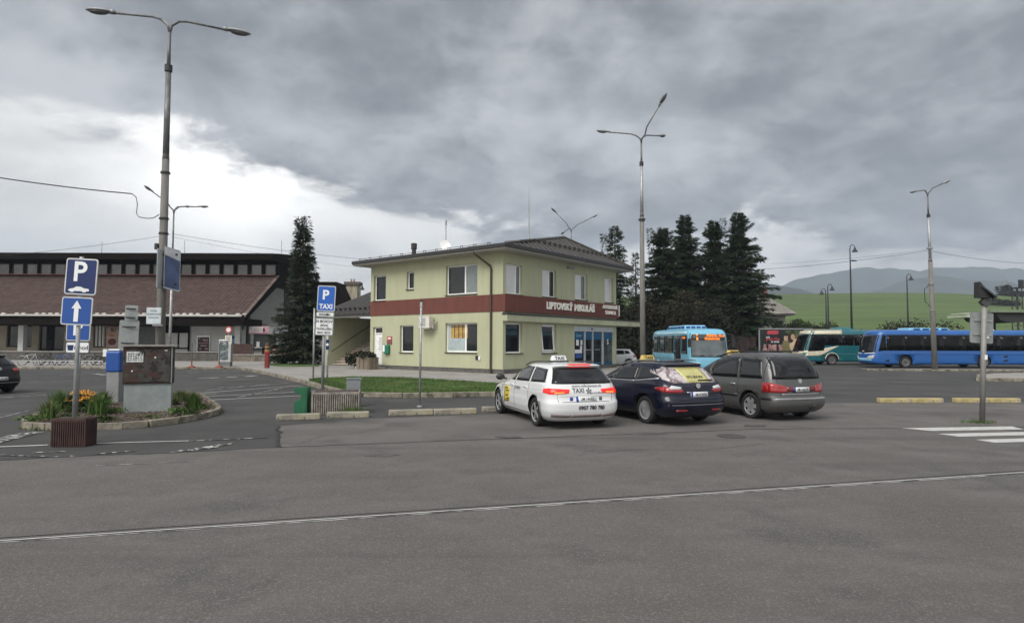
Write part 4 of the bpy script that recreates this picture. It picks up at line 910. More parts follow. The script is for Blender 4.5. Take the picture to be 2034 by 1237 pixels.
def base_car(name, label, loc, hd, rows, paint, xr, xf, WR, style, ns, glass, seams, belt, kw={}, cat='car', group=None, tr='bumper_trim'):
    t = thing(name, label, cat, (loc[0], loc[1], 0), R(90+hd), group); s = Shape(rows, **kw)
    body = link('body', s.mesh('body'), paint, t, fixn=True); AR = WR+.055; arches(body, (xr, xf), AR, WR+.01, .50, 1.25)
    for x in (xr, xf):
        for y in (.775, -.775): wheel(t, x, y, WR, .21, style, ns)
    for sg in (1, -1):
        f = s.side(sg)
        for g in glass: patch('window', f, g, M['cglass'], t, 10, 5, .004, .010)
        b0 = [g[0] for g in glass]
        for x, z0, z1 in seams: patch('door_seam', f, [(x-.006, z0), (x+.006, z0), (x+.006, z1), (x-.006, z1)], M['well'], t, 1, 8, .0025, .006)
    return t, s
PW = mat('white_car_paint', (.66, .67, .67), .25, var=.015, coat=.6, spec=.5)
t, s = base_car('estate_car', 'white estate taxi with lit brake lights and phone number on bumper', (.91, 16.45), 19, ROWS_W, PW, -1.40, 1.39, .335, 'twin', 5,
    [[(1.02, .99), (.02, 1.0), (.02, 1.365), (.33, 1.31)], [(-.05, 1.0), (-.98, 1.02), (-.93, 1.375), (-.05, 1.37)], [(-1.05, 1.02), (-1.95, 1.05), (-1.76, 1.34), (-1.0, 1.375)]],
    [(.92, .36, .95), (-.02, .33, .98), (-1.02, .62, .99)], 1.0, group='taxis parked in a row')
f = s.back(); sf = s.side(1)
rw = patch('rear_window', f, [(.75, 1.02), (-.75, 1.02), (-.60, 1.38), (.60, 1.38)], M['cglass'], t, 14, 6, .006, .012)
patch('brake_light', f, [(.30, 1.40), (-.30, 1.40), (-.28, 1.432), (.28, 1.432)], M['redlit'], t, 8, 1, .035, .05)
MB().box((-2.225, -.2, 1.06), (.03, .6, .03)).tube([(-2.2, 0, 1.08), (-2.26, 0, 1.08)], .035).obj('wiper', M['blackp'], t)
for sg in (1, -1):
    o = patch('tail_light', f, [(sg*.845, .80), (sg*.42, .82), (sg*.38, .90), (sg*.83, .93)], M['redlit'], t, 8, 3, .012, .02)
    patch('lit_bulb', f, [(sg*.74, .815), (sg*.52, .825), (sg*.50, .845), (sg*.72, .84)], M['amber'], o, 5, 1, .018, .012)
    ff = s.side(sg); patch('side_light', ff, [(-1.98, .83), (-2.2, .81), (-2.2, .925), (-1.96, .915)], M['redlit'], o, 5, 3, .008, .014)
    rod('roof_rail', lambda x, y: s.topf()(x, y), [(-1.65, sg*.52), (-1.2, sg*.545), (-.5, sg*.56), (.0, sg*.545)], .016, M['blackp'], t, .045)
    patch('sill_trim', s.side(sg), [(.92, .27), (-.95, .27), (-.95, .30), (.92, .30)], M['signgrey'], t, 10, 1, .006, .01)
    for x in (.08, -.92): patch('door_handle', s.side(sg), [(x, .86), (x+.17 if x < 0 else x+.17, .865), (x+.17, .89), (x, .885)], PW, t, 3, 1, .03, .03)
    patch('reflector', f, [(sg*.80, .30), (sg*.42, .285), (sg*.38, .335), (sg*.80, .375)], mat('bumper_brown', (.20, .16, .15), .4), t, 6, 1, .008, .012)
    patch('shoulder_line', s.side(sg), [(1.3, .83), (-1.95, .87), (-1.95, .878), (1.3, .838)], mat('panel_shade', (.30, .30, .30), .4), t, 14, 1, .003, .006)
patch('diffuser', f, [(.38, .285), (-.38, .285), (-.38, .345), (.38, .345)], mat('bumper_brown', None), t, 8, 1, .006, .012)
patch('tailgate_seam', f, [(.58, .625), (-.58, .625), (-.58, .632), (.58, .632)], M['well'], t, 10, 1, .004, .008); patch('tailgate_seam', f, [(.62, .745), (-.62, .745), (-.6, .752), (.6, .752)], mat('panel_shade', None), t, 10, 1, .004, .008)
for sg in (1, -1): patch('tailgate_seam', f, [(sg*.66, .63), (sg*.655, .63), (sg*.71, 1.0), (sg*.715, 1.0)], M['well'], t, 1, 8, .003, .008)
plate_(t, s, f, .0, .685, 'LM♥146EE' if False else 'LM·146EE')
for y in (.36, -.36): patch('badge_sticker', f, [(y+.035, .655), (y-.035, .655), (y-.035, .735), (y+.035, .735)], M['euro'] if y > 0 else M['inkd'], t, 1, 1, .01, .012)
wrap('lettering', '0907 780 780', .115, f, -.12, .46, M['ink'], t, -1, .035); wrap('lettering', 'TAXI', .13, f, .18, .835, M['inkd'], t, -1, .02)
wrap('lettering', 'www.mikulastaxi.sk', .075, f, -.05, .95, M['inkd'], t, -1, .01, 1.25); wrap('lettering', 'Liptovský Mikuláš', .048, f, -.27, .81, M['inkd'], t, -1, .008)
p = lambda a, q, h: (lambda u: f(u[0], u[1])+Vector((-.012, 0, 0)))((-.08-a, .865+q))
b = MB()
for an in range(5): 
    c, sn = math.cos(R(90+an*72)), math.sin(R(90+an*72)); b.add([p(0, 0, 0), p(.06*c-.018*sn, .06*sn+.018*c, 0), p(.075*c, .075*sn, 0), p(.06*c+.018*sn, .06*sn-.018*c, 0)], [(0, 1, 2, 3)])
b.obj('emblem', M['ink'], t)
yl = patch('door_sticker', sf, [(.78, .40), (.36, .43), (.32, .80), (.70, .84)], mat('sticker_yellow', (.55, .44, .04), .45), t, 6, 5, .006, .008)
for i, (x, z) in enumerate(((.68, .75), (.62, .68), (.66, .56), (.58, .48))): patch('print', sf, [(x-.02, z), (x-.23, z+.005), (x-.23, z+.035), (x-.02, z+.03)], M['ink'], yl, 3, 1, .009, .006)
patch('print', sf, [(.79, .39), (.77, .39), (.69, .84), (.71, .84)], M['ink'], yl, 1, 5, .008, .006)
wrap('lettering', '0907 780 780', .085, sf, -.28, .80, M['inkd'], t, -1, .02, .8)
mirror(t, .82, .87, 1.04, M['blackp']); taxi_sign(t, -.78, s.roof(-.78, 0), M['signwhite'])
for sg in (1, -1): patch('headlight', s.face(), [(sg*.40, .64), (sg*.80, .66), (sg*.78, .78), (sg*.40, .74)], M['lamp'], t, 6, 3, .008, .014)
patch('windscreen', s.face(), [(-.66, 1.02), (.66, 1.02), (.52, 1.38), (-.52, 1.38)], M['cglass'], t, 10, 5, .004, .01)

# --- dark blue estate taxi
PB = mat('dark_blue_paint', (.004, .005, .016), .25, var=.05, coat=.35, spec=.4)
t, s = base_car('estate_car', 'dark navy estate taxi with yellow advertising film on rear window', (4.05-.42*1.42+.0, 15.75+.91*1.42), 24, ROWS_B, PB, -1.43, 1.42, .335, 'fine', 22,
    [[(1.05, 1.0), (.02, 1.02), (.02, 1.375), (.33, 1.32)], [(-.05, 1.02), (-.98, 1.04), (-.93, 1.385), (-.05, 1.375)], [(-1.05, 1.045), (-1.80, 1.13), (-1.55, 1.31), (-1.0, 1.385)]],
    [(.92, .36, .97), (-.02, .33, 1.0), (-1.02, .62, 1.0)], 1.0, group='taxis parked in a row')
f = s.back()
rw = patch('rear_window', f, [(.62, 1.01), (-.62, 1.01), (-.60, 1.36), (.60, 1.36)], mat('film_floral', (.46, .42, .42), .25, var=.25, sc=7, c2=(.17, .12, .13), thr=(.48, .60), coat=.3), t, 14, 6, .006, .012, label='rear window covered with pale patterned advertising film')
for y0, y1 in ((.78, .62), (-.62, -.78)): patch('film_end', f, [(y0, 1.09 if y0 > .7 else 1.01), (y1, 1.01 if y0 > .7 else 1.09), (y1*.97, 1.36 if y0 > .7 else 1.28), (y0*.97, 1.28 if y0 > .7 else 1.36)], mat('film_floral', None), rw, 4, 4, .006, .012)
patch('film_panel', f, [(.22, 1.015), (-.48, 1.015), (-.40, 1.355), (.34, 1.355)], mat('film_yellow', (.46, .43, .17), .3, var=.1, sc=5, coat=.3), rw, 8, 5, .010, .01)
wrap('lettering', '0915 804 804', .085, f, -.07, 1.105, M['ink'], rw, -1, .02)
MB().box((-2.20, -.32, 1.065), (.04, .42, .035)).obj('wiper', M['blackp'], t)
for sg in (1, -1):
    o = patch('tail_light', f, [(sg*.86, .80), (sg*.46, .79), (sg*.42, .86), (sg*.84, .93)], M['red'], t, 8, 3, .012, .02); patch('clear_lens', f, [(sg*.80, .865), (sg*.48, .865), (sg*.47, .92), (sg*.70, .955)], M['lamp'], o, 6, 2, .014, .02)
    patch('side_light', s.side(sg), [(-1.86, .87), (-2.2, .80), (-2.2, .93), (-1.9, .91)], M['red'], o, 5, 3, .008, .014)
    rod('roof_rail', lambda x, y: s.topf()(x, y), [(-1.60, sg*.54), (-1.2, sg*.56), (-.5, sg*.57), (.05, sg*.55)], .02, mat('rail_silver', (.25, .25, .26), .4, .6), t, .06)
    patch('chrome_strip', s.side(sg), [(1.05, .975), (-1.0, 1.01), (-1.0, 1.03), (1.05, .995)], M['alu'], t, 14, 1, .008, .012); patch('chrome_strip', s.side(sg), [(-1.0, 1.01), (-1.9, 1.10), (-1.9, 1.125), (-1.0, 1.03)], M['alu'], t, 8, 1, .008, .012)
    for x in (.08, -.92): patch('door_handle', s.side(sg), [(x, .86), (x+.17, .865), (x+.17, .89), (x, .885)], PB, t, 3, 1, .03, .03)
    patch('reflector', f, [(sg*.66, .36), (sg*.36, .36), (sg*.36, .40), (sg*.66, .40)], M['red'], t, 4, 1, .008, .012)
patch('bumper_line', f, [(.84, .505), (-.84, .505), (-.84, .515), (.84, .515)], M['signgrey'], t, 14, 1, .004, .01); patch('bumper_line', f, [(.7, .635), (-.7, .635), (-.7, .642), (.7, .642)], M['well'], t, 14, 1, .004, .01)
patch('name_badge', f, [(.34, .79), (.12, .79), (.12, .805), (.34, .805)], M['alu'], t, 2, 1, .008, .01); MB().lathe([(.001, 0), (.06, 0), (.06, .02), (.001, .02)], 16, (-2.35, 0, .945), 'X').obj('emblem', M['alu'], t)
plate_(t, s, f, -.02, .745, 'LM·076EA'); mirror(t, .85, .87, 1.05, M['blackp']); taxi_sign(t, -.35, s.roof(-.35, 0), M['taxiy'])
for sg in (1, -1): patch('headlight', s.face(), [(sg*.40, .66), (sg*.80, .68), (sg*.78, .80), (sg*.40, .76)], M['lamp'], t, 6, 3, .008, .014)
patch('windscreen', s.face(), [(-.66, 1.03), (.66, 1.03), (.52, 1.39), (-.52, 1.39)], M['cglass'], t, 10, 5, .004, .01)

# --- grey people carrier taxi
PG = mat('grey_car_paint', (.088, .088, .087), .35, .25, var=.04, coat=.25)
t, s = base_car('people_carrier', 'dark grey people carrier taxi with yellow roof sign at end of row', (7.02-.36*1.4, 16.75+.94*1.4), 20.5, ROWS_V, PG, -1.42, 1.41, .335, 'wide', 6,
    [[(1.25, 1.05), (.22, 1.03), (.22, 1.56), (.55, 1.47)], [(.13, 1.03), (-.95, 1.04), (-.92, 1.585), (.13, 1.565)], [(-1.02, 1.04), (-1.86, 1.05), (-1.74, 1.53), (-.98, 1.585)]],
    [(1.1, .36, 1.0), (.18, .33, 1.6), (-.985, .62, 1.62), (-1.9, 1.0, 1.62)], 1.0, group='taxis parked in a row')
f = s.back()
patch('rear_window', f, [(.77, 1.05), (-.77, 1.05), (-.67, 1.60), (.67, 1.60)], M['cglass'], t, 14, 6, .006, .012); MB().box((-2.22, -.25, 1.12), (.04, .5, .03)).tube([(-2.19, -.12, 1.14), (-2.25, -.12, 1.14)], .04).obj('wiper', M['blackp'], t)
for sg in (1, -1):
    o = patch('tail_light', f, [(sg*.87, .72), (sg*.46, .72), (sg*.46, .87), (sg*.86, .96)], M['red'], t, 8, 4, .012, .02); patch('lens', f, [(sg*.45, .735), (sg*.22, .735), (sg*.22, .865), (sg*.45, .87)], mat('tail_darkred', (.13, .012, .014), .2, coat=.6), o, 4, 2, .010, .02)
    patch('side_light', s.side(sg), [(-1.88, .72), (-2.12, .72), (-2.12, .96), (-1.90, .96)], M['red'], o, 5, 3, .008, .014)
    rod('roof_rail', lambda x, y: s.topf()(x, y), [(-1.62, sg*.56), (-1.2, sg*.58), (-.3, sg*.59), (.1, sg*.56)], .02, M['blackp'], t, .055)
    patch('side_moulding', s.side(sg), [(1.0, .55), (-.96, .55), (-.96, .62), (1.0, .62)], M['blackp'], t, 10, 1, .012, .02); patch('side_moulding', s.side(sg), [(-1.84, .54), (-2.2, .54), (-2.2, .60), (-1.84, .60)], M['blackp'], t, 5, 1, .012, .02)
    for x in (.25, -.90): patch('door_handle', s.side(sg), [(x, .86), (x+.17, .865), (x+.17, .89), (x, .885)], M['alu'], t, 3, 1, .03, .03)
pl = mat('bumper_light', (.30, .30, .30), .35, .4)
patch('bumper_ledge', f, [(.86, .545), (-.86, .545), (-.86, .575), (.86, .575)], pl, t, 14, 1, .02, .04); patch('tailgate_strip', f, [(.6, .665), (-.6, .665), (-.6, .69), (.6, .69)], pl, t, 12, 1, .008, .014); patch('tailgate_seam', f, [(.62, .60), (-.62, .60), (-.62, .612), (.62, .612)], M['well'], t, 10, 1, .003, .008)
for sg in (1, -1): patch('tailgate_seam', f, [(sg*.64, .61), (sg*.632, .61), (sg*.76, 1.6), (sg*.768, 1.6)], M['well'], t, 1, 10, .003, .008)
MB().lathe([(.001, 0), (.055, 0), (.055, .03), (.001, .03)], 14, (-2.25, .0, 1.0), 'X').obj('emblem', M['alu'], t); MB().tube([(-2.36, -.18, .33), (-2.5, -.18, .36)], .03).ball((-2.5, -.18, .39), (.035, .035, .035)).obj('tow_hook', M['blackp'], t)
patch('plate_holder', f, [(.29, .715), (-.29, .715), (-.29, .865), (.29, .865)], M['blackp'], t, 3, 1, .006, .012); plate_(t, s, f, 0, .79, 'LM·166CX'); mirror(t, 1.0, .87, 1.1, M['blackp']); taxi_sign(t, .25, s.roof(.2, 0)+.0, M['taxiy'])
MB().tube([(-1.6, .3, .22), (-2.1, .35, .22)], .09, 8).obj('exhaust', M['blackp'], t)
for sg in (1, -1): patch('headlight', s.face(), [(sg*.40, .66), (sg*.80, .68), (sg*.78, .82), (sg*.40, .78)], M['lamp'], t, 6, 3, .008, .014)
patch('windscreen', s.face(), [(-.68, 1.08), (.68, 1.08), (.55, 1.58), (-.55, 1.58)], M['cglass'], t, 10, 5, .004, .01)

# --- three more cars
ROWS_H = [(.18, -1.80, 1.90, .72), (.26, -1.95, 2.0, .82), (.42, -2.02, 2.05, .865), (.58, -2.02, 2.03, .875), (.66, -1.98, 1.96, .87), (.80, -1.96, 1.7, .865), (.88, -1.94, 1.4, .85), (.95, -1.90, 1.15, .84), (1.02, -1.84, .98, .82), (1.15, -1.72, .72, .76), (1.28, -1.58, .40, .69), (1.37, -1.50, .15, .64), (1.40, -1.60, .04, .61), (1.425, -1.5, -.12, .57), (1.44, -1.25, -.4, .48), (1.45, -1.0, -.6, .38)]
def hatch(label, loc, hd, paint, plate=None, group=None):
    t, s = base_car('hatchback', label, loc, hd, ROWS_H, paint, -1.26, 1.27, .31, 'spoke', 10, [[(.95, .98), (.0, 1.0), (.0, 1.345), (.3, 1.29)], [(-.07, 1.0), (-.95, 1.03), (-.88, 1.35), (-.07, 1.35)], [(-1.0, 1.035), (-1.42, 1.10), (-1.28, 1.29), (-.93, 1.35)]], [(.85, .36, .93), (-.03, .33, .97), (-.98, .62, .97)], 1, group=group)
    f = s.back(); patch('rear_window', f, [(.62, 1.03), (-.62, 1.03), (-.50, 1.36), (.50, 1.36)], M['cglass'], t, 12, 5, .006, .012)
    for sg in (1, -1):
        o = patch('tail_light', f, [(sg*.82, .80), (sg*.50, .81), (sg*.48, .92), (sg*.80, .97)], M['red'], t, 6, 3, .012, .02); patch('side_light', s.side(sg), [(-1.62, .82), (-1.84, .79), (-1.84, .95), (-1.62, .95)], M['red'], o, 4, 3, .008, .014)
        patch('headlight', s.face(), [(sg*.36, .66), (sg*.74, .68), (sg*.72, .80), (sg*.36, .76)], M['lamp'], t, 6, 3, .008, .014)
    patch('windscreen', s.face(), [(-.62, 1.0), (.62, 1.0), (.5, 1.36), (-.5, 1.36)], M['cglass'], t, 10, 5, .004, .01); mirror(t, .78, .84, 1.02, paint)
    patch('bumper_line', f, [(.74, .62), (-.74, .62), (-.74, .628), (.74, .628)], M['well'], t, 10, 1, .004, .01)
    if plate: plate_(t, s, f, 0, plate[1], plate[0])
    return t, s, f
q = D(1263, 700, 51.6); hatch('white hatchback half hidden behind the glass entrance of the station house', (q[0]-2.0, 51.6), 90, mat('white_car_paint', None))
q = D(1251, 690, 56.5); hatch('dark blue car roof showing above the white hatchback', (q[0]-2.0, 56.5), 90, mat('navy_paint', (.008, .012, .05), .25, coat=.7))
PK = mat('black_car_paint', (.004, .004, .006), .25, coat=.35, spec=.35)
t, s, f = hatch('black hatchback cut by the left edge of the photo with a white plate', (-20.72, 23.75), 74, PK, ('LM·571CN', .56)); MB().lathe([(.001, 0), (.055, 0), (.055, .02), (.001, .02)], 14, (-1.965, 0, .93), 'X').obj('emblem', M['alu'], t)
patch('bumper_line', f, [(.8, .40), (-.8, .40), (-.8, .42), (.8, .42)], M['signgrey'], t, 12, 1, .008, .012)

# --- buses
def bus(name, label, loc, hd, L_, W_, H_, paint, rows, xw, WR, kw):
    rows = [(z, xr-(L_-12 if L_ > 12 else 0), xf, W) for z, xr, xf, W in rows]
    t = thing(name, label, 'bus', (loc[0], loc[1], 0), R(90+hd)); s = Shape(rows, **kw)
    body = link('body', s.mesh('body'), paint, t, fixn=True); arches(body, xw, WR+.09, WR+.03, .7, 1.6)
    for x in xw:
        for y in (W_/2-.17, -W_/2+.17): wheel(t, x, y, WR, .28, 'truck')
    return t, s
KB = dict(Lr=.5, nr=4, Lf=.9, nf=3.2, smooth=2, nz=26)
# blue line bus, driving to the left
PBl = mat('bus_blue', (.015, .098, .32), .35, var=.05, coat=.3); PLb = mat('bus_light_blue', (.20, .47, .66), .35, coat=.3)
rows = [(.28, -5.9, 5.75, 1.2), (.34, -5.98, 5.92, 1.26), (.5, -6.0, 6.02, 1.27), (.95, -6.0, 6.03, 1.275), (1.15, -6, 5.98, 1.275), (2.0, -5.98, 5.75, 1.265), (2.7, -5.93, 5.5, 1.22), (2.88, -5.9, 5.4, 1.19), (2.98, -5.82, 5.25, 1.12), (3.04, -5.6, 5.0, .95), (3.06, -5.3, 4.7, .7)]
qx0 = D(1716, 690, 51.5)[0]
t, s = bus('line_bus', 'long bright blue bus with dark windows parked beyond the right parking blocks', (qx0+6.05, 51.8), 90, 14, 2.55, 3.06, PBl, rows, (3.25, -3.05), .47, KB)
for sg in (1, -1):
    f = s.side(sg); xs = [4.75, 3.3, 1.75, .2, -1.35, -2.9, -4.4, -6.0, -7.6]
    patch('window_band', f, [(5.3, 1.38), (-7.85, 1.38), (-7.85, 2.66), (5.0, 2.66)], M['blackp'], t, 24, 5, .004, .010); patch('window', f, [(5.42, 1.33), (4.80, 1.40), (4.80, 2.64), (5.05, 2.64)], M['bglass'], t, 5, 5, .008, .014)
    for a, c in zip(xs, xs[1:]): patch('window', f, [(a-.008, 1.40), (c+.008, 1.40), (c+.008, 2.64), (a-.008, 2.64)], M['bglass'], t, 4, 3, .008, .014)
    patch('panel_line', f, [(5.0, 1.07), (-7.6, 1.07), (-7.6, 1.12), (5.0, 1.12)], mat('bus_navy', (.008, .04, .18), .4), t, 12, 1, .006, .012)
    for x, z in ((4.75, .60), (-4.75, .95), (-4.75, .62)): patch('vent', f, [(x+.16, z-.07), (x-.16, z-.07), (x-.16, z+.07), (x+.16, z+.07)], M['ink'], t, 1, 1, .008, .012)
    for k in range(4): patch('skirt_seam', f, [(1.9-k*1.4, .34), (1.89-k*1.4, .34), (1.89-k*1.4, 1.06), (1.9-k*1.4, 1.06)], mat('bus_navy', None), t, 1, 3, .004, .008)
    patch('headlight', s.face(), [(sg*.62, .68), (sg*1.12, .72), (sg*1.17, 1.02), (sg*.70, .92)], M['lamp'], t, 6, 4, .012, .02, label='large swept headlight'); patch('white_trim', s.face(), [(sg*.2, 1.10), (sg*1.16, 1.16), (sg*1.18, 1.23), (sg*.2, 1.16)], M['signwhite'], t, 8, 1, .010, .016)
    MB().tube([(5.5, sg*1.2, 2.6), (5.9, sg*1.35, 2.5), (5.95, sg*1.38, 2.2)], .03, 6).box((5.95, sg*1.38, 2.0), (.1, .14, .45)).obj('mirror', M['blackp'], t)
patch('windscreen', s.face(), [(-1.17, 1.22), (1.17, 1.22), (1.12, 2.66), (-1.12, 2.66)], M['pglass'], t, 16, 8, .006, .014); patch('bumper_lower', s.face(), [(-1.0, .42), (1.0, .42), (1.0, .78), (-1.0, .78)], PLb, t, 10, 2, .006, .012)
for y in (-.5, .5): MB().ball((6.0, y*.9, .7), (.05, .1, .08)).obj('fog_light', M['lamp'], t)
wrap('lettering', 'SOR', .14, s.face(), 0, 1.28, M['signwhite'], t, 1, .03)
b = MB().box((1.0, 0, 3.12), (3.4, 1.7, .22), top=.92); b.obj('roof_unit', PLb, t, bev=.06); b = MB(); [b.box((-.2+k*.75, -.87, 3.13), (.5, .04, .1)) for k in range(4)]; [b.box((-.2+k*.75, .87, 3.13), (.5, .04, .1)) for k in range(4)]; b.obj('roof_vent', mat('bus_navy', None), t)
MB().box((-4.2, 0, 3.1), (.9, .9, .18), top=.8).obj('roof_hatch', M['signwhite'], t, bev=.05)
# cream and teal coach
PTe = mat('coach_teal', (.010, .105, .125), .4, coat=.3); PCr = mat('coach_cream', (.60, .55, .42), .4, coat=.3)
rows = [(.30, -5.9, 5.70, 1.2), (.38, -5.98, 5.9, 1.25), (.7, -6, 5.98, 1.27), (1.1, -6, 5.95, 1.27), (1.3, -6, 5.88, 1.27), (2.2, -5.98, 5.55, 1.26), (2.85, -5.93, 5.25, 1.21), (3.02, -5.9, 5.12, 1.17), (3.12, -5.8, 4.95, 1.08), (3.18, -5.5, 4.7, .9), (3.2, -5.2, 4.4, .7)]
t, s = bus('coach', 'cream and teal coach parked behind the bright blue bus', (D(1582, 690, 57.6)[0]+6.0, 58), 90, 12, 2.55, 3.2, PTe, rows, (3.2, -2.9), .47, KB)
for sg in (1, -1):
    f = s.side(sg); patch('window_band', f, [(5.1, 1.76), (-5.9, 1.76), (-5.9, 2.74), (4.95, 2.74)], M['blackp'], t, 24, 5, .006, .010); xs = [4.95, 3.9, 2.3, .7, -.9, -2.5, -4.1, -5.6]
    for a, c in zip(xs[1:], xs[2:]): patch('window', f, [(a-.02, 1.78), (c+.02, 1.78), (c+.02, 2.72), (a-.02, 2.72)], M['bglass'], t, 4, 3, .010, .018)
    patch('window', f, [(5.35, 1.22), (3.92, 1.30), (3.6, 2.74), (4.95, 2.74)], M['bglass'], t, 6, 5, .010, .018)
    patch('cream_panel', f, [(5.62, .80), (4.3, .80), (2.5, 1.74), (5.3, 1.25)], PCr, t, 10, 6, .005, .010); patch('cream_roof', f, [(4.98, 2.76), (2.2, 2.76), (2.2, 3.10), (4.80, 3.08)], PCr, t, 10, 4, .005, .010); patch('cream_front', f, [(5.86, 1.05), (5.0, 1.05), (5.0, 1.30), (5.7, 1.30)], PCr, t, 6, 3, .004, .010)
    patch('lower_line', f, [(5.4, .98), (-5.6, .98), (-5.6, 1.0), (5.4, 1.0)], mat('coach_line', (.15, .25, .22), .5), t, 10, 1, .008, .012)
    b = MB(); R_ = .60; V = [f(3.2+R_*math.cos(R(a)), .5+R_*math.sin(R(a)))+Vector((0, sg*.01, 0)) for a in range(5, 176, 10)]; b.tube(V, .035, 6).obj('arch_trim', PCr, t)
    patch('headlight', s.face(), [(sg*.6, .72), (sg*1.08, .74), (sg*1.08, .92), (sg*.6, .90)], M['lamp'], t, 4, 2, .010, .016)
patch('windscreen', s.face(), [(-1.17, 1.24), (1.17, 1.24), (1.12, 2.76), (-1.12, 2.76)], M['bglass'], t, 16, 8, .006, .014); patch('front_panel', s.face(), [(-1.2, .98), (1.2, .98), (1.2, 1.22), (-1.2, 1.22)], PCr, t, 14, 3, .006, .012); patch('front_roof', s.face(), [(-1.14, 2.8), (1.14, 2.8), (.9, 3.1), (-.9, 3.1)], PCr, t, 12, 3, .006, .012)
cap = s.topf(); V = []
MB().box((3.4, 0, 3.19), (2.6, 1.9, .05)).obj('cream_roof_top', PCr, t); MB().box((1.7, 0, 3.3), (1.6, 1.6, .26), top=.75).obj('roof_unit', PTe, t, bev=.08)
# light blue city bus seen from the front
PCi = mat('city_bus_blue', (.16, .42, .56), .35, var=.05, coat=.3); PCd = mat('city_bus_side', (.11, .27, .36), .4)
rows = [(.25, -3.9, 3.8, 1.12), (.32, -3.98, 3.96, 1.18), (.6, -4, 4.02, 1.2), (1.0, -4, 4.0, 1.2), (1.2, -4, 3.95, 1.2), (2.2, -3.98, 3.78, 1.18), (2.42, -3.96, 3.74, 1.17), (2.62, -3.92, 3.62, 1.13), (2.74, -3.84, 3.45, 1.05), (2.80, -3.6, 3.2, .9), (2.82, -3.3, 2.9, .7)]
cbx = D(1409, 690, 36.6)[0]
t, s = bus('city_bus', 'light blue city bus facing the camera with orange destination display', (11.3, 40.6), 183.5, 8, 2.4, 2.82, PCi, rows, (2.6, -2.4), .42, dict(Lr=.5, nr=4, Lf=.45, nf=3.6, smooth=2, nz=26))
fc = s.face()
patch('windscreen', fc, [(-1.08, 1.12), (1.08, 1.12), (1.03, 2.46), (-1.03, 2.46)], mat('bus_windscreen', (.085, .10, .105), .06, var=.4, sc=1.2, spec=.7), t, 14, 8, .006, .014)
led = mat('led_orange', (1.0, .20, .008), .5, emit=.62); db = patch('display', fc, [(-.98, 2.12), (.92, 2.12), (.92, 2.46), (-.98, 2.46)], mat('bus_display', (.05, .055, .055), .3), t, 12, 3, .012, .018)
wrap('lettering', '1', .46, fc, -.68, 2.13, led, db, 1, .05, 1, .022); wrap('lettering', 'STANICA - Nová', .20, fc, .42, 2.31, led, db, 1, .025, .75, .022); wrap('lettering', 'Ondrašovská', .20, fc, .2, 2.14, led, db, 1, .025, .85, .022)
for sg in (1, -1):
    f = s.side(sg)
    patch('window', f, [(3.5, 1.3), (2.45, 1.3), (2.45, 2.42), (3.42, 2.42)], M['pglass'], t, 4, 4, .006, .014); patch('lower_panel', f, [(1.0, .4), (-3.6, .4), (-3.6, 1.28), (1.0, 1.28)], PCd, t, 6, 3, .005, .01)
    dr = patch('door', f, [(2.35, .35), (1.1, .35), (1.1, 2.42), (2.35, 2.42)], M['pglass'], t, 4, 5, .008, .016); patch('door_bar', f, [(1.75, .35), (1.68, .35), (1.68, 2.42), (1.75, 2.42)], M['blackp'], dr, 1, 4, .016, .012)
    for a, c in ((1.0, -.6), (-.65, -2.2), (-2.25, -3.7)): patch('window', f, [(a, 1.3), (c, 1.3), (c, 2.42), (a, 2.42)], M['pglass'], t, 4, 4, .006, .014)
    patch('roof_stripe', f, [(3.3, 2.5), (-3.6, 2.5), (-3.6, 2.62), (3.3, 2.62)], mat('bus_pale', (.45, .62, .68), .4), t, 8, 1, .006, .01)
    patch('headlight', fc, [(sg*.6, .62), (sg*1.0, .62), (sg*1.0, .84), (sg*.6, .80)], M['lamp'], t, 4, 2, .010, .016)
    MB().tube([(3.75, sg*1.05, 2.5), (4.15, sg*1.25, 2.45), (4.2, sg*1.3, 2.2)], .03, 6).box((4.2, sg*1.3, 1.95), (.1, .18, .5)).obj('mirror', M['blackp'], t)
sd_ = patch('side_display', s.side(-1), [(3.32, 2.1), (2.52, 2.1), (2.52, 2.42), (3.28, 2.42)], M['ink'], t, 3, 2, .012, .016); wrap('lettering', 'NOVÁ', .17, s.side(-1), 2.9, 2.2, led, sd_, -1, .03, 1, .02)
for a in (-1, 1): MB().tube([(4.03, .15*a, 1.16), (3.98, .45*a, 1.3), (4.0, .75*a, 1.2)], .018, 5).obj('wiper', M['signgrey'], t)
MB().box((-.1, 0, 2.93), (3.6, 1.5, .26), top=.88).obj('roof_unit', PLb, t, bev=.06); b = MB(); [b.box((1.70, -.5+k*.33, 2.93), (.03, .26, .1)) for k in range(4)]; [b.box((-1.4+k*.7, -.735, 2.93), (.5, .04, .1)) for k in range(5)]; b.obj('roof_vent', mat('bus_navy', None), t)

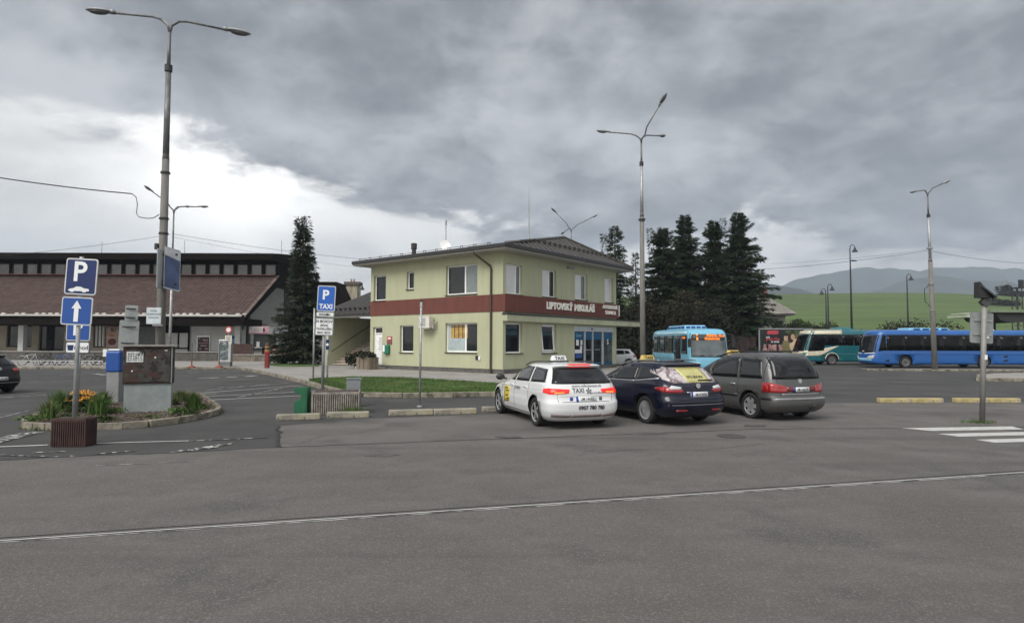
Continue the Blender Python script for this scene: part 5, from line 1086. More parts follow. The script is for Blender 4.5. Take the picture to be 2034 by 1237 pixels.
# ================================================================== STREET LAMPS
M['lampgrey'] = mat('lamp_housing', (.26, .27, .27), .5, .2); M['lampglass'] = mat('lamp_bowl', (.10, .10, .10), .25)
M['poledark'] = mat('weathered_steel_pole', (.14, .14, .14), .6, .4, var=.35, sc=3, c2=(.26, .26, .25), thr=(.5, .7), streak=(2, 2, .6))
def lamp_head(parent, p, d, s=1.0):
    """cobra head at p pointing along unit vector d"""
    d = Vector(d).normalized(); side = d.cross(Vector((0, 0, 1))).normalized(); up = side.cross(d)
    q = Matrix((d, side, up)).transposed()
    b = MB(); b.ball((.36*s, 0, .02*s), (.40*s, .15*s, .105*s), 12, 8, -.15); b.box((-.02*s, 0, .03*s), (.16*s, .13*s, .1*s)); b.v = [tuple(q @ Vector(v)+Vector(p)) for v in b.v]
    o = b.obj('lamp_head', M['lampgrey'], parent, True)
    b = MB(); b.ball((.38*s, 0, .0), (.30*s, .125*s, .09*s), 12, 8); b.v = [tuple(q @ Vector((v[0], v[1], min(v[2], 0)))+Vector(p)) for v in b.v]; b.obj('lamp_bowl', M['lampglass'], o, True)
def street_lamp(label, base, h, arms, low=None, m='poledark', r0=.13, s=1.0, group='tall street lamps'):
    """arms: list of (end offset vector); low: (height, radius) of a thick concrete lower part"""
    t = thing('street_lamp', label, 'street lamp', (base[0], base[1], 0), 0, group)
    if low:
        MB().tube([(0, 0, 0), (0, 0, low[0]*.5), (0, 0, low[0])], [low[1], low[1]*.88, low[1]*.72], 14).obj('lower_pole', M['concp'], t, True)
        MB().lathe([(low[1]*.72, 0), (low[1]*.6, .25), (.075, .3)], 14, (0, 0, low[0])).obj('collar', M['concp'], t, True); zb = low[0]
    else: zb = 0
    zm = zb+(h-zb)*.62
    MB().tube([(0, 0, zb), (0, 0, zm)], [r0, r0*.75] if not low else [.10, .085], 12).obj('pole', M[m], t, True)
    MB().lathe([(.12, 0), (.12, .22), (.05, .24)], 12, (0, 0, zm)).obj('collar', M['blackp'], t)
    MB().tube([(0, 0, zm), (0, 0, h-.5)], [.062, .05], 10).obj('upper_pole', M['poledark'], t, True)
    for a in arms:
        a = Vector(a); f = Vector((a.x, a.y, 0)); u = f.normalized(); P = [Vector((0, 0, h-.5)), Vector((0, 0, h-.25))+u*.06, Vector((0, 0, h-.06))+u*.28, Vector((0, 0, h))+f*.3+Vector((0, 0, a.z*.25)), Vector((0, 0, h))+a]
        MB().tube(P, [.05, .046, .044, .04, .036], 8).obj('arm', M['poledark'], t, True)
        lamp_head(t, P[-1], (P[-1]-P[-2]), s)
    return t
lx, ly = -11.66, 20.85; yj = D(340, 50, ly)
t = street_lamp('tall concrete street lamp with two long arms behind the rusty cabinet', (lx, ly), 12.92, [Vector(D(222, 26, 20.5))-Vector((lx, ly, 12.92)), Vector(D(450, 60, 21.45))-Vector((lx, ly, 12.92))], (8.05, .155), s=1.05)
b = MB(); [b.lathe([(.15, -.03), (.15, .03)], 14, (0, 0, z)) for z in (6.05, 5.55, 3.95, 7.6)]; b.obj('pole_band', M['blackp'], t); b = MB().box((.2, -.05, 4.95), (.12, .14, .25)); b.box((-.16, -.1, 5.1), (.1, .1, .2)); b.obj('cable_box', M['blackp'], t)
L2b = G(336, 735)
street_lamp('slim three-armed street lamp on the station kerb beyond the concrete lamp', L2b, 11.2, [(-.85, -1.2, .75), (1.6, .3, .05), (-.1, 1.7, .35)], None, 'galv', .10, .8)
q3 = D(1277, 720, 36)
t = street_lamp('three-armed grey street lamp standing between the navy taxi and city bus', (q3[0], 36), 14.05, [(-1.85, .5, .3), (.85, -1.1, 1.35), (1.45, 1.6, .45)], (9.2, .17), 'galv', s=.95)
MB().lathe([(.2, 0), (.2, .1)], 12, (0, 0, 9.0)).obj('pole_band', M['blackp'], t)
q4 = D(1135, 690, 63)
street_lamp('street lamp whose three arms show above the station house roof', (q4[0], 63), 13.6, [(-1.6, -.6, 1.35), (2.1, .2, 1.0), (-.6, 2.0, -.2)], None, 'galv', .13, .95)
t = street_lamp('leaning two-armed street lamp in front of the blue bus', G(1857, 736), 13.2, [(-1.25, -.6, -.25), (1.4, .3, .55)], (7.9, .19), 'galv', s=.9); t.rotation_euler = (0, -.012, 0)
MB().tube([(-.2, 0, 6.2), (-.55, -.05, 5.9), (-.5, 0, 5.0), (-.2, 0, 4.7)], .025, 6).obj('cable_loop', M['blackp'], t, True); b = MB(); [b.lathe([(.2, -.05), (.2, .05)], 12, (0, 0, z)) for z in (8.9, 6.3, 4.4)]; b.obj('pole_band', M['lampgrey'], t)
M['lantern'] = mat('lantern_black', (.015, .016, .018), .5)
def bell_lamp(label, px, ptop, Y, side=1, base=None, two=False):
    p = D(px, ptop, Y); t = thing('bell_lamp', label, 'street lamp', (p[0], Y, 0), 0, 'old bell-shaped platform lamps'); h = p[2]
    MB().tube([(0, 0, 0), (0, 0, h*.5), (0, 0, h-.5), (.06*side, 0, h-.15), (.28*side, 0, h), (.52*side, 0, h-.12), (.58*side, 0, h-.35)], [.16, .11, .06, .05, .045, .04, .04], 8).obj('pole', M['lantern'], t, True)
    MB().lathe([(.34, -.85), (.30, -.78), (.16, -.6), (.12, -.42), (.05, -.3)], 12, (.58*side, 0, h)).obj('bell_shade', M['lantern'], t, True)
    if two: MB().ball((.45*side, 0, h-1.9), (.4, .12, .09)).tube([(0, 0, h-1.9), (.3*side, 0, h-1.9)], .03, 6).obj('lower_lamp', M['lantern'], t, True)
bell_lamp('tallest black bell lamp standing behind the cream coach', 1688, 486, 74, 1, two=True)
bell_lamp('black bell lamp left of the tallest one beside a shorter neighbour', 1644, 564, 84, 1); bell_lamp('shortest bell lamp touching the green hill left of the coach roof', 1640, 573, 88, -1)
bell_lamp('thin bell lamp against the green hill behind the blue bus', 1801, 544, 86, 1); bell_lamp('bell lamp peeping out right of the tall narrow spruce', 622, 539, 78, 1); bell_lamp('bell lamp beside the cream chimney stack', 711, 563, 84, 1)

# ================================================================== SIGNS
def panel(parent, x, y, z, w_, h_, m, name='sign_panel', rim=M['alu'], r=.05, tilt=0, th=.02, yaw=0):
    """sign face towards -y, centred at (x, z), with a pale border"""
    c, sn = math.cos(tilt), math.sin(tilt); cy, sy = math.cos(yaw), math.sin(yaw)
    fn = lambda a, q, h: Vector((x+(a*c-q*sn)*cy+h*sy*-1*0, y-h+(a*c-q*sn)*sy, z+a*sn+q*c))
    o = MB().prism(rrect(w_, h_, r), fn, th).obj(name, rim, parent)
    MB().prism(rrect(w_-.05, h_-.05, max(.01, r-.02)), lambda a, q, h: fn(a, q, th+h), .004).obj('face', m, o)
    return o, lambda a, q, h: fn(a, q, th+.008+h)
def arrow(fn, s, right=False):
    P = [(-.28, -.5), (.28, -.5), (.28, .12), (.62, .12), (0, .5), (-.62, .12), (-.28, .12)]
    return MB().prism([((q*s[1] if right else a*s[0]), (-a*s[0] if right else q*s[1])) for a, q in P], lambda a, q, h: fn(a, q, h), .004)
def planter(name, label, loc, rz, w_, d_, h_, m, n, cat='planter', soil=True):
    t = thing(name, label, cat, (loc[0], loc[1], 0), rz); MB().box((0, 0, h_/2), (w_-.07, d_-.07, h_)).obj('core', m if n < 3 else mat('planter_recess_shade', (.07, .06, .05), .95), t)  # ribbed planters: core coloured darker, painted shade in the gaps between ribs
    if soil: MB().box((0, 0, h_-.005), (w_-.14, d_-.14, .03)).obj('soil', M['mulch'], t)
    b = MB()
    for sx_, L_, ax in ((-1, w_, 0), (1, w_, 0), (-1, d_, 1), (1, d_, 1)):
        k = max(3, round(n*L_/w_))
        for i in range(k):
            u = -L_/2+L_*(i+.5)/k; sz_ = (L_/k*.58, .045, h_-.06) if ax == 0 else (.045, L_/k*.58, h_-.06)
            b.box((u, sx_*(d_/2-.02), h_/2-.02) if ax == 0 else (sx_*(w_/2-.02), u, h_/2-.02), sz_)
    b.obj('rib', m, t); b = MB()
    for sx_ in (-1, 1): b.box((0, sx_*(d_/2-.035), h_-.03), (w_, .075, .06)); b.box((sx_*(w_/2-.035), 0, h_-.03), (.075, d_-.15, .06))
    b.obj('rim', m, t, bev=.01); return t
pb = mat('brown_planter_paint', (.042, .018, .015), .75, var=.3, sc=5, c2=(.10, .06, .045), thr=(.6, .78), bump=.4, bsc=60)
p0 = G(130, 888.5); planter('concrete_planter', 'dark red-brown ribbed concrete planter carrying the arrow sign pole', (p0[0]+.0, p0[1]+.22), R(4), .62, .36, .52, pb, 16)
b = Vector((G(146, 886)[0], p0[1]+.2, 0)); bx0 = D(147, 832, b.y)[0]
t = thing('road_sign', 'blue parking sign with white car above a blue arrow sign', 'road sign', (bx0, b.y, .50)); t.rotation_euler = (0, .012, 0)
zof = lambda py, Y=b.y: D(150, py, Y)[2]-.50
MB().tube([(0, .0, -.45), (0, 0, 3.05)], .036, 12).obj('pole', M['galv'], t, True)
yy = b.y; xo = lambda px: D(px, 600, yy)[0]-bx0
o, fn = panel(t, xo(161), -.05, zof(550), .60, .685, M['signdeep'], tilt=-.035, r=.05); text('lettering', 'P', .52, lambda a, q, h: fn(a-.01, q-.08, h), M['signwhite'], o, .02)
car2 = [(-.19, -.02), (-.16, .0), (-.10, .015), (-.05, .055), (.03, .055), (.10, .02), (.18, .01), (.20, -.02), (.19, -.045), (.15, -.05), (.13, -.075), (.08, -.075), (.06, -.05), (-.08, -.05), (-.10, -.075), (-.15, -.075), (-.17, -.05), (-.2, -.045)]
MB().prism(car2[::-1], lambda a, q, h: fn(a-.02, q*.8-.235, h), .003).obj('car_symbol', M['signwhite'], o)
o, fn = panel(t, xo(155.5), -.05, zof(618), .585, .53, M['signblue'], tilt=-.03, r=.05); arrow(fn, (.15, .40)).obj('arrow_symbol', M['signwhite'], o)
b2 = MB(); [b2.box((0, -.02, z), (.12, .07, .03)) for z in (zof(535), zof(565), zof(605), zof(632))]; b2.obj('clamp', M['galv'], t)
# second parking sign behind
Y2 = 15.6; q2 = D(157, 700, Y2); t = thing('road_sign', 'lower parking sign with disc plate reading hod behind the arrow sign', 'road sign', (q2[0], Y2, .1)); t.rotation_euler = (0, .012, 0)
MB().tube([(0, 0, -.1), (0, 0, 2.65)], .032, 10).obj('pole', M['galv'], t, True); zof = lambda py: D(157, py, Y2)[2]-.1; xo = lambda px: D(px, 650, Y2)[0]-q2[0]
o, fn = panel(t, xo(157), -.04, zof(648), .60, .72, M['signblue'], tilt=-.01); text('lettering', 'P', .5, lambda a, q, h: fn(a, q-.22, h), M['signwhite'], o, .015)
o, fn = panel(t, xo(157), -.04, zof(690), .60, .29, M['signwhite'], rim=M['inkd']); text('lettering', '6 hod.', .15, lambda a, q, h: fn(a+.11, q-.05, h), M['ink'], o, .012)
MB().prism([(-.08, .06), (.08, .06), (.06, -.07), (-.06, -.07)], lambda a, q, h: fn(a-.17, q, h), .003).obj('disc_symbol', M['signdeep'], o)
# turned-away sign on the island
Y3 = 18.3; q3 = D(247, 700, Y3); t = thing('road_sign', 'turned-away pair of grey sign backs on a pole left of the rusty cabinet', 'road sign', (q3[0], Y3, .1)); t.rotation_euler = (0, .03, 0)
MB().tube([(.06, .03, 0), (.06, .03, 2.9)], .035, 10).obj('pole', M['galv'], t, True); zof = lambda py: D(247, py, Y3)[2]-.1
for a, c, w_, xo_ in ((606, 637, .33, .1), (636, 694, .50, .06)):
    b = MB().prism(rrect(w_, zof(a)-zof(c), .04), lambda q, z, h: Vector((xo_+q, -.02+h+q*.25, (zof(a)+zof(c))/2+z)), .02); o = b.obj('sign_back', M['signgrey'], t); b = MB(); [b.box((xo_, -.05, (zof(a)+zof(c))/2+k*(zof(a)-zof(c))*.28), (w_*.8, .03, .035)) for k in (-1, 1)]; b.obj('bracket', M['blackp'], o)
# plates on the concrete lamp
YL = 20.5; q5 = D(306, 627, YL); t = thing('notice_plate', 'small pale payment notice plate fixed to the concrete lamp pole', 'notice', (q5[0], YL, q5[2]))
o, fn = panel(t, 0, 0, 0, .48, .54, mat('notice_face', (.50, .56, .58), .4), r=.03)
for s_, z in (('PLATBA', .13), ('ZA PARKOVANIE', .02), ('APLIKÁCIOU', -.09)): text('lettering', s_, .085, lambda a, q, h, z=z: fn(a, q+z, h), M['inkd'], o, .005, sx=.72)
MB().box((.1, .06, -.3), (.3, .1, .06)).obj('bracket', M['galv'], t)
q5 = D(329, 533, 20.4); t = thing('banner_panel', 'tall white and blue advertising panel hanging on the concrete lamp', 'banner', (q5[0]+.08, 20.75, q5[2]))
for xx, sg, nm in ((0, 1, 'front'), (-.36, -1, 'back')):
    yaw = R(73 if sg > 0 else 100); fn = lambda a, q, h: Vector((xx+math.cos(yaw)*a+math.sin(yaw)*h*(1 if sg > 0 else -1)*.6, -.1+math.sin(yaw)*a-h*.8, q+(-.12*a if sg > 0 else 0)))
    o = MB().prism(rrect(.66, 1.38 if sg > 0 else 1.3, .04), fn, .03).obj('panel', mat('banner_frame', (.50, .52, .53), .5), t)
    if sg > 0: MB().prism([(-.31, -.64), (.31, -.64), (.31, .33), (-.31, .40)], lambda a, q, h: fn(a, q, .034+h), .004).obj('print', mat('banner_blue', (.07, .10, .20), .4, var=.35, sc=1.5), o); MB().prism([(-.31, .42), (.31, .35), (.31, .64), (-.31, .64)], lambda a, q, h: fn(a, q, .034+h), .004).obj('print', mat('banner_white', (.62, .64, .66), .5), o)
b = MB(); [b.box((-.18, 0, z), (.55, .06, .06)) for z in (-.5, .5)]; b.obj('bracket', M['blackp'], t)
# taxi rank sign
tb = G(640, 784); Yt = tb[1]-4.9; tx = D(639, 790, Yt)[0]; t = thing('road_sign', 'blue P TAXI sign with arrow and 10 BOXOV plate in the ribbed planter', 'road sign', (tx, Yt, .0)); t.rotation_euler = (0, .010, 0)
zof = lambda py: D(646, py, Yt)[2]; xo = lambda px: D(px, 620, Yt)[0]-tx
MB().tube([(0, .04, .3), (.0, .04, 3.35)], .045, 12).obj('pole', M['galv'], t, True)
tbl = mat('taxi_sign_blue', (.012, .10, .42), .35, var=.05)
o, fn = panel(t, xo(646.5), -.03, zof(593), .53, .75, tbl, tilt=-.03); text('lettering', 'P', .38, lambda a, q, h: fn(a-.01, q-.02, h), M['signwhite'], o, .03); text('lettering', 'TAXI', .20, lambda a, q, h: fn(a, q-.30, h), M['signwhite'], o, .028, sx=.88)
o, fn = panel(t, xo(645), -.03, zof(624.5), .53, .145, M['signwhite'], rim=M['signgrey'], r=.02, tilt=-.02); arrow(fn, (.06, .36), True).obj('arrow_symbol', M['ink'], o)
b = MB().box((0, 0, 0), (.001, .001, .001))
o, fn = panel(t, xo(644), -.03, zof(649), .53, .50, M['signwhite'], rim=M['signgrey'], r=.04, tilt=-.02)
for s_, z, k in (('10 BOXOV', .12, .115), ('JEDNA', .015, .085), ('TAXISLUŽBA', -.09, .088), ('MAX 1BOX', -.195, .085)): text('lettering', s_, k, lambda a, q, h, z=z: fn(a, q+z, h), M['ink'], o, .028, sx=.9)
b = MB(); [b.box((0, .0, zof(py)), (.16, .07, .035)) for py in (575, 608, 640, 660)]; b.obj('clamp', M['galv'], t)
# bare posts
def post(label, p, ztop, r=.032, extra=None, lean=0):
    t = thing('sign_post', label, 'post', (p[0], p[1], 0), 0, 'bare galvanised posts'); t.rotation_euler = (0, lean, 0)
    MB().tube([(0, 0, 0), (0, 0, ztop)], r, 10).obj('pole', M['galv'], t, True); MB().lathe([(r*1.15, ztop-.02), (r*1.15, ztop+.03), (.005, ztop+.035)], 10).obj('cap', M['blackp'], t)
    MB().lathe([(r*2.6, 0), (r*2.6, .14 if extra == 0 else .03), (r*1.2, .16 if extra == 0 else .05)], 10).obj('foot', M['galv'], t); return t
pp = G(622, 754, .12); post('thin post just left of the taxi sign on the paved corner', pp, D(622, 611, pp[1])[2], .045)
pp = G(650, 751, .12); t = post('short post with a small blue sticker right behind the taxi sign pole', pp, D(650, 664, pp[1])[2], .05); MB().box((0, -.06, D(650, 684, pp[1])[2]), (.16, .03, .5)).obj('sticker', M['signdeep'], t); MB().lathe([(.001, -.085), (.07, -.085), (.07, -.078), (.001, -.078)], 12, (0, 0, D(650, 684, pp[1])[2]), 'Y').obj('symbol', M['signwhite'], t)
pp = G(833.5, 808); t = post('tall bare post without a sign in front of the air conditioner', pp, D(836, 598, pp[1])[2], .034, lean=.006); b = MB(); [b.box((0, 0, z), (.085, .085, .03)) for z in (3.05, 2.5, 1.6)]; b.obj('clamp', M['galv'], t)
# right-hand sign seen from behind with a solar lamp
pr_ = G(1951, 838); t = thing('road_sign', 'grey sign back with solar panel on top beside the zebra crossing', 'road sign', (pr_[0], pr_[1], 0)); zof = lambda py: D(1951, py, pr_[1])[2]; t.rotation_euler = (0, .052, 0)
MB().tube([(0, 0, 0), (0, 0, zof(592))], .062, 14).obj('pole', mat('pole_warm_grey', (.24, .235, .225), .6, .3, var=.15), t, True)
b = MB().prism(rrect(.58, zof(620)-zof(681), .04), lambda a, q, h: Vector((.03+a, -.09+h+a*.0, (zof(620)+zof(681))/2+q)), .025); b.v = [(x, y+.2, z) for x, y, z in b.v]; o = b.obj('sign_back', M['signgrey'], t)
b = MB(); [b.tube([(-.2, .08, z), (.25, .08, z)], .012, 6) for z in (zof(636), zof(664))]; b.obj('bracket', M['alu'], o); MB().box((.17, .105, zof(668)), (.09, .005, .07)).obj('sticker', M['signwhite'], o)
MB().box((.02, -.064, zof(709)), (.07, .006, .12)).obj('sticker', M['signwhite'], t)
q = Matrix.Rotation(R(42), 3, 'Y'); q2_ = Matrix.Rotation(R(35), 3, 'Z') @ Matrix.Rotation(R(45), 3, 'X')
MB().box((.04, 0, zof(578)), (.50, .42, .035), M=Matrix.Rotation(R(-25), 3, 'Z') @ q).obj('solar_panel', mat('solar_cell', (.02, .02, .03), .15), t); MB().prism([(-.20, .02), (-.20, .42), (.16, .02)], lambda a, q_, h: Vector((a, -.12+h, zof(592)+q_-.02)), .22).obj('solar_bracket', M['blackp'], t)
MB().box((.0, -.02, zof(600)), (.2, .1, .2), M=Matrix.Rotation(R(45), 3, 'Y')).obj('lamp_box', mat('lamp_box', (.05, .052, .05), .4), t); MB().tube([(0, 0, zof(594)), (0, 0, zof(586))], .05, 8).obj('joint', M['blackp'], t)
pw = G(1945, 840); blades('weed_tuft', 160, lambda: (pw[0]+rnd.gauss(0, .22), pw[1]+rnd.gauss(0, .10), .01), .09, .010, M['blade'])

# ================================================================== THINGS ON THE ISLAND AND AT THE KERB
rust = mat('rusty_cabinet', (.050, .046, .040), .7, var=.3, sc=5, c2=(.050, .022, .016), thr=(.49, .57), c3=(.014, .012, .011), thr3=(.53, .62), sc3=6, bump=.3, bsc=20)
cw_ = mat('stained_pale_metal', (.25, .28, .275), .55, .1, var=.12, sc=3, c2=(.22, .155, .10), thr=(.58, .74), bump=.15)
c0 = G(284, 822, .1); t = thing('utility_cabinet', 'rusty dark utility cabinet with pale lower half and white sticker', 'cabinet', (c0[0], c0[1]+.22, .1), R(25))
MB().box((0, .02, .38), (1.16, .38, .80)).obj('base_cabinet', cw_, t, bev=.01); MB().box((.0, 0, 1.24), (1.24, .44, .94)).obj('cabinet', rust, t, bev=.012); MB().box((.02, -.02, 1.74), (1.36, .56, .05)).obj('lid', mat('lid_metal', (.22, .205, .185), .7, var=.2), t, bev=.01)
MB().box((-.02, -.235, 1.24), (1.10, .03, .84)).obj('door', rust, t); MB().box((.03, -.195, .36), (1.08, .03, .70)).obj('lower_panel', cw_, t); MB().box((.57, -.235, 1.24), (.03, .03, .92)).obj('hinge_strip', M['signgrey'], t)
o = MB().box((-.33, -.256, 1.46), (.40, .008, .27)).obj('sticker', mat('sticker_worn', (.62, .64, .62), .6, var=.2, sc=9, c2=(.05, .05, .05), thr=(.56, .62)), t)
for z in (.08, .03, -.02, -.07):
    for k in range(6): MB().box((-.48+k*.06+rnd.uniform(-.006, .006), -.2615, 1.455+z), (rnd.uniform(.025, .048), .004, .028)).obj('print', M['inkd'], o)
for x, z, r in ((-.39, 1.10, .022), (.16, 1.44, .024)): MB().lathe([(.001, 0), (r, 0), (r, .02), (.001, .02)], 10, (x, -.27, z), 'Y').obj('lock', M['plate'], t)
MB().box((.42, -.254, 1.62), (.07, .006, .025)).obj('label_plate', M['plate'], t)
t.scale = (.92, 1, 1)
c1 = G(229, 800, .1); t = thing('ticket_machine', 'blue-topped parking ticket machine on the planted island', 'ticket machine', (c1[0], c1[1], .1)); hh = D(230, 696, c1[1])[2]-.1
MB().box((0, 0, hh*.31), (.38, .34, hh*.62)).obj('pedestal', mat('machine_grey', (.22, .225, .225), .5), t, bev=.03); MB().box((0, -.01, hh*.79), (.44, .38, hh*.40)).obj('blue_case', M['signblue'], t, bev=.05); MB().box((0, -.0, hh+.02), (.36, .32, .05)).obj('top_cap', M['signwhite'], t, bev=.02)
# parking kerb blocks
kbm = mat('worn_kerb_block', (.26, .24, .19), .9, var=.3, sc=4, c2=(.30, .265, .17), thr=(.52, .68), bump=.5, c3=(.10, .095, .08), thr3=(.58, .72), sc3=9); kby = mat('yellow_kerb_block', (.40, .325, .15), .85, var=.25, sc=4, c2=(.30, .275, .21), thr=(.52, .68), bump=.4, c3=(.09, .08, .06), thr3=(.60, .74), sc3=8)
def block_(label, pa, pb_, m, group):
    a, c = Vector(G(*pa)), Vector(G(*pb_)); d = (c-a); t = thing('parking_block', label, 'parking block', ((a.x+c.x)/2, (a.y+c.y)/2+.1, 0), math.atan2(d.y, d.x), group)
    n = 2 if d.length > 1.5 else 1; l = d.length/n
    for i in range(n):
        o = MB().box((0, 0, .075), (l-.012, .22, .155), top=1).obj('concrete_bar', m, t, bev=.025); o.location = (-d.length/2+l*(i+.5), 0, 0); o.rotation_euler = (rnd.uniform(-.03, .03), rnd.uniform(-.008, .008), rnd.uniform(-.01, .01))
gk = 'worn parking blocks before the taxi rank'
block_('worn concrete parking block below the green post', (545, 836), (634, 833), kbm, gk); block_('worn concrete parking block under the right end of the grey ribbed planter', (646, 831), (732, 829), kbm, gk)
block_('long worn double parking block in front of the bare post', (770, 826), (946, 822), kbm, gk); block_('worn concrete parking block touching the front of the white taxi', (957, 819), (1030, 817), kbm, gk)
block_('left of the two yellow parking blocks by the grey van', (1748, 800), (1875, 800), kby, 'yellow parking blocks'); block_('right of the two yellow parking blocks beside the sign with solar panel', (1899, 800), (2029, 800), kby, 'yellow parking blocks')
cp = mat('aged_planter_concrete', (.25, .225, .195), .92, var=.3, sc=5, c2=(.12, .105, .085), thr=(.52, .72), bump=.6, bsc=40); cpo = G(658, 824); planter('concrete_planter', 'grey ribbed concrete planter holding the taxi sign', (cpo[0], cpo[1]+.5), R(12), 1.25, .85, .60, cp, 22)
pw2 = (cpo[0]+.55, cpo[1]+.05); blades('weed_tuft', 260, lambda: (pw2[0]+rnd.gauss(0, .16), pw2[1]+rnd.gauss(0, .12), rnd.uniform(0, .12)), .16, .012, M['blade'])
c2_ = G(700, 808); t = thing('utility_box', 'plain grey metal utility box behind the ribbed planter', 'cabinet', (c2_[0], c2_[1]+.15, 0), R(10)); hh = D(700, 753, c2_[1])[2]; MB().box((0, 0, hh/2), (.42, .30, hh)).obj('cabinet', mat('box_grey', (.22, .235, .24), .5, .2), t, bev=.012); MB().box((0, 0, hh+.015), (.46, .34, .03)).obj('lid', mat('box_grey', None), t); MB().box((.02, -.155, hh*.5), (.34, .012, hh*.8)).obj('door', mat('box_grey', None), t)
gp = G(596, 823); t = thing('bench_end', 'green metal bench end post beside the ribbed planter', 'post', (gp[0], gp[1], 0), R(6)); gm = mat('green_paint', (.012, .105, .045), .5, var=.15, bump=.2)
k = D(607, 770, gp[1])[2]; P = [(-.165, k), (.165, k+.03), (.17, 0), (-.165, 0), (-.165, .34), (0, .42), (.02, .50), (-.165, .60)]
MB().prism(P[::-1], lambda a, q, h: Vector((a, h, q)), .06).obj('side_plate', gm, t, bev=.008); MB().box((.15, .25, k/2), (.05, .5, k)).obj('back_plate', gm, t)
# planter by the side door
pb0 = LB(-1.1, 10.9); t = planter('concrete_planter', 'brown pebble-dash planter with dark leafy plants at the side door', pb0, math.pi/2-TH, .9, 1.35, .82, mat('pebble_dash', (.19, .155, .115), .95, var=.3, sc=14, bump=1, bsc=60), 1); t.location.z = .1

# ================================================================== STATION FOREGROUND
def bike(label, px, py, rz, col):
    p = G(px, py); t = thing('bicycle', label, 'bicycle', (p[0], p[1]+.35, .12), rz, 'bicycles parked before the station'); m = mat('bike_'+col[0], col[1], .35, .2); R_ = .34
    for x in (-.53, .53):
        w_ = MB(); w_.tube([(x+R_*math.cos(a), 0, R_+R_*math.sin(a)) for a in [i*math.pi/10 for i in range(21)]], .021, 6); o = w_.obj('wheel', M['tyre'], t, True)
        b = MB(); b.tube([(x+(R_-.03)*math.cos(a), 0, R_+(R_-.03)*math.sin(a)) for a in [i*math.pi/8 for i in range(17)]], .009, 4)
        for k in range(8): a = k*math.pi/4; b.tube([(x, 0, R_), (x+R_*math.cos(a), 0, R_+R_*math.sin(a))], .003, 3)
        b.obj('rim', M['galv'], o)
    b = MB(); B = (-.08, 0, .30); S_ = (-.22, 0, .78); Hd = (.34, 0, .84); Rr = (-.53, 0, R_); Fr = (.53, 0, R_)
    for pq in ((B, S_), (B, Hd), (S_, Hd), (B, Rr), (S_, Rr), ((.34, 0, .9), (.38, 0, .72)), ((.38, 0, .72), Fr)): b.tube(pq, .019, 6)
    b.obj('frame', m, t, True); MB().tube([(.30, -.27, .98), (.36, -.1, 1.0), (.34, 0, .95), (.36, .1, 1.0), (.30, .27, .98)], .014, 6).tube([(.34, 0, .84), (.34, 0, .97)], .014, 6).obj('handlebar', M['blackp'], t, True)
    MB().ball((-.26, 0, .92), (.14, .07, .035), 8, 5).tube([(-.22, 0, .76), (-.25, 0, .92)], .014, 6).obj('saddle', M['blackp'], t, True); MB().lathe([(.09, -.03), (.09, -.02)], 14, B, 'Y').tube([(-.08, -.1, .14), (-.08, -.1, .2), (-.08, .1, .42)], .012, 5).obj('crank', M['blackp'], t)
    MB().tube([(-.53+(R_+.04)*math.cos(a), 0, R_+(R_+.04)*math.sin(a)) for a in [R(40+12*i) for i in range(11)]], .02, 5).obj('mudguard', m, t, True); return t
for label, px, rz, col in (('white and red bicycle nearest to the black hatchback', 52, .15, ('white', (.45, .45, .45))), ('black bicycle second from the left in the row', 85, -.15, ('black', (.02, .02, .02))), ('dark bicycle touching the blue one on its left', 99, .5, ('dark', (.035, .035, .04))), ('blue bicycle left of the disc parking sign pole', 122, .1, ('blue', (.03, .10, .28))),
    ('silver bicycle right of the disc parking sign pole', 168, .9, ('silver', (.3, .3, .3))), ('black bicycle with a white bag at the right of the row', 188, .2, ('black', None)), ('dark bicycle partly hidden by the ticket machine', 203, -.1, ('dark', None))):
    t = bike(label, px, 729.5, rz, col)
    if 'bag' in label: MB().box((.5, -.08, .95), (.3, .1, .55)).obj('bag', M['signwhite'], t, bev=.02)
b = MB().tube([(-37.5, 46.2, .5), (-30, 46.2, .5)], .03); [b.tube([(-37.5+i*1.25, 46.2, .12), (-37.5+i*1.25, 46.2, .5)], .03, 6) for i in range(7)]; t = thing('bicycle_rack', 'low tube rack behind the parked bicycles', 'rack', (0, 0, 0)); b.obj('rail', M['galv'], t)
t = thing('low_wall', 'low dark wall behind the bicycles below the shop windows', 'wall', (-38, 59.0, 0)); MB().box((0, 0, .5), (26, .3, .9)).obj('wall', M['splinth'], t); MB().box((0, 0, .97), (26, .42, .08)).obj('coping', M['conc'], t)
orr = mat('orange_red_foot', (.26, .07, .045), .6)
for lab, px in (('thin barrier stand with orange foot before the poster wall', 376), ('thin barrier stand with orange foot beside the advertising pillar', 431)):
    p = G(px, 734); t = thing('barrier_stand', lab, 'barrier stand', (p[0], p[1]+.3, .12), 0, 'barrier stands on the pavement'); MB().box((0, 0, .04), (.42, .36, .08)).lathe([(.18, .08), (.06, .2)], 10).obj('foot', orr, t); MB().tube([(0, 0, .1), (0, 0, 1.7)], .035, 8).obj('pole', M['inkd'], t); MB().lathe([(.05, .3), (.05, .45)], 8).obj('band', orr, t)
p = G(444, 727.5, .12); t = thing('advertising_pillar', 'flat illuminated poster stand with busy grey pictures', 'poster stand', (p[0], p[1]+.2, .12)); hh = D(444, 675, p[1])[2]-.12
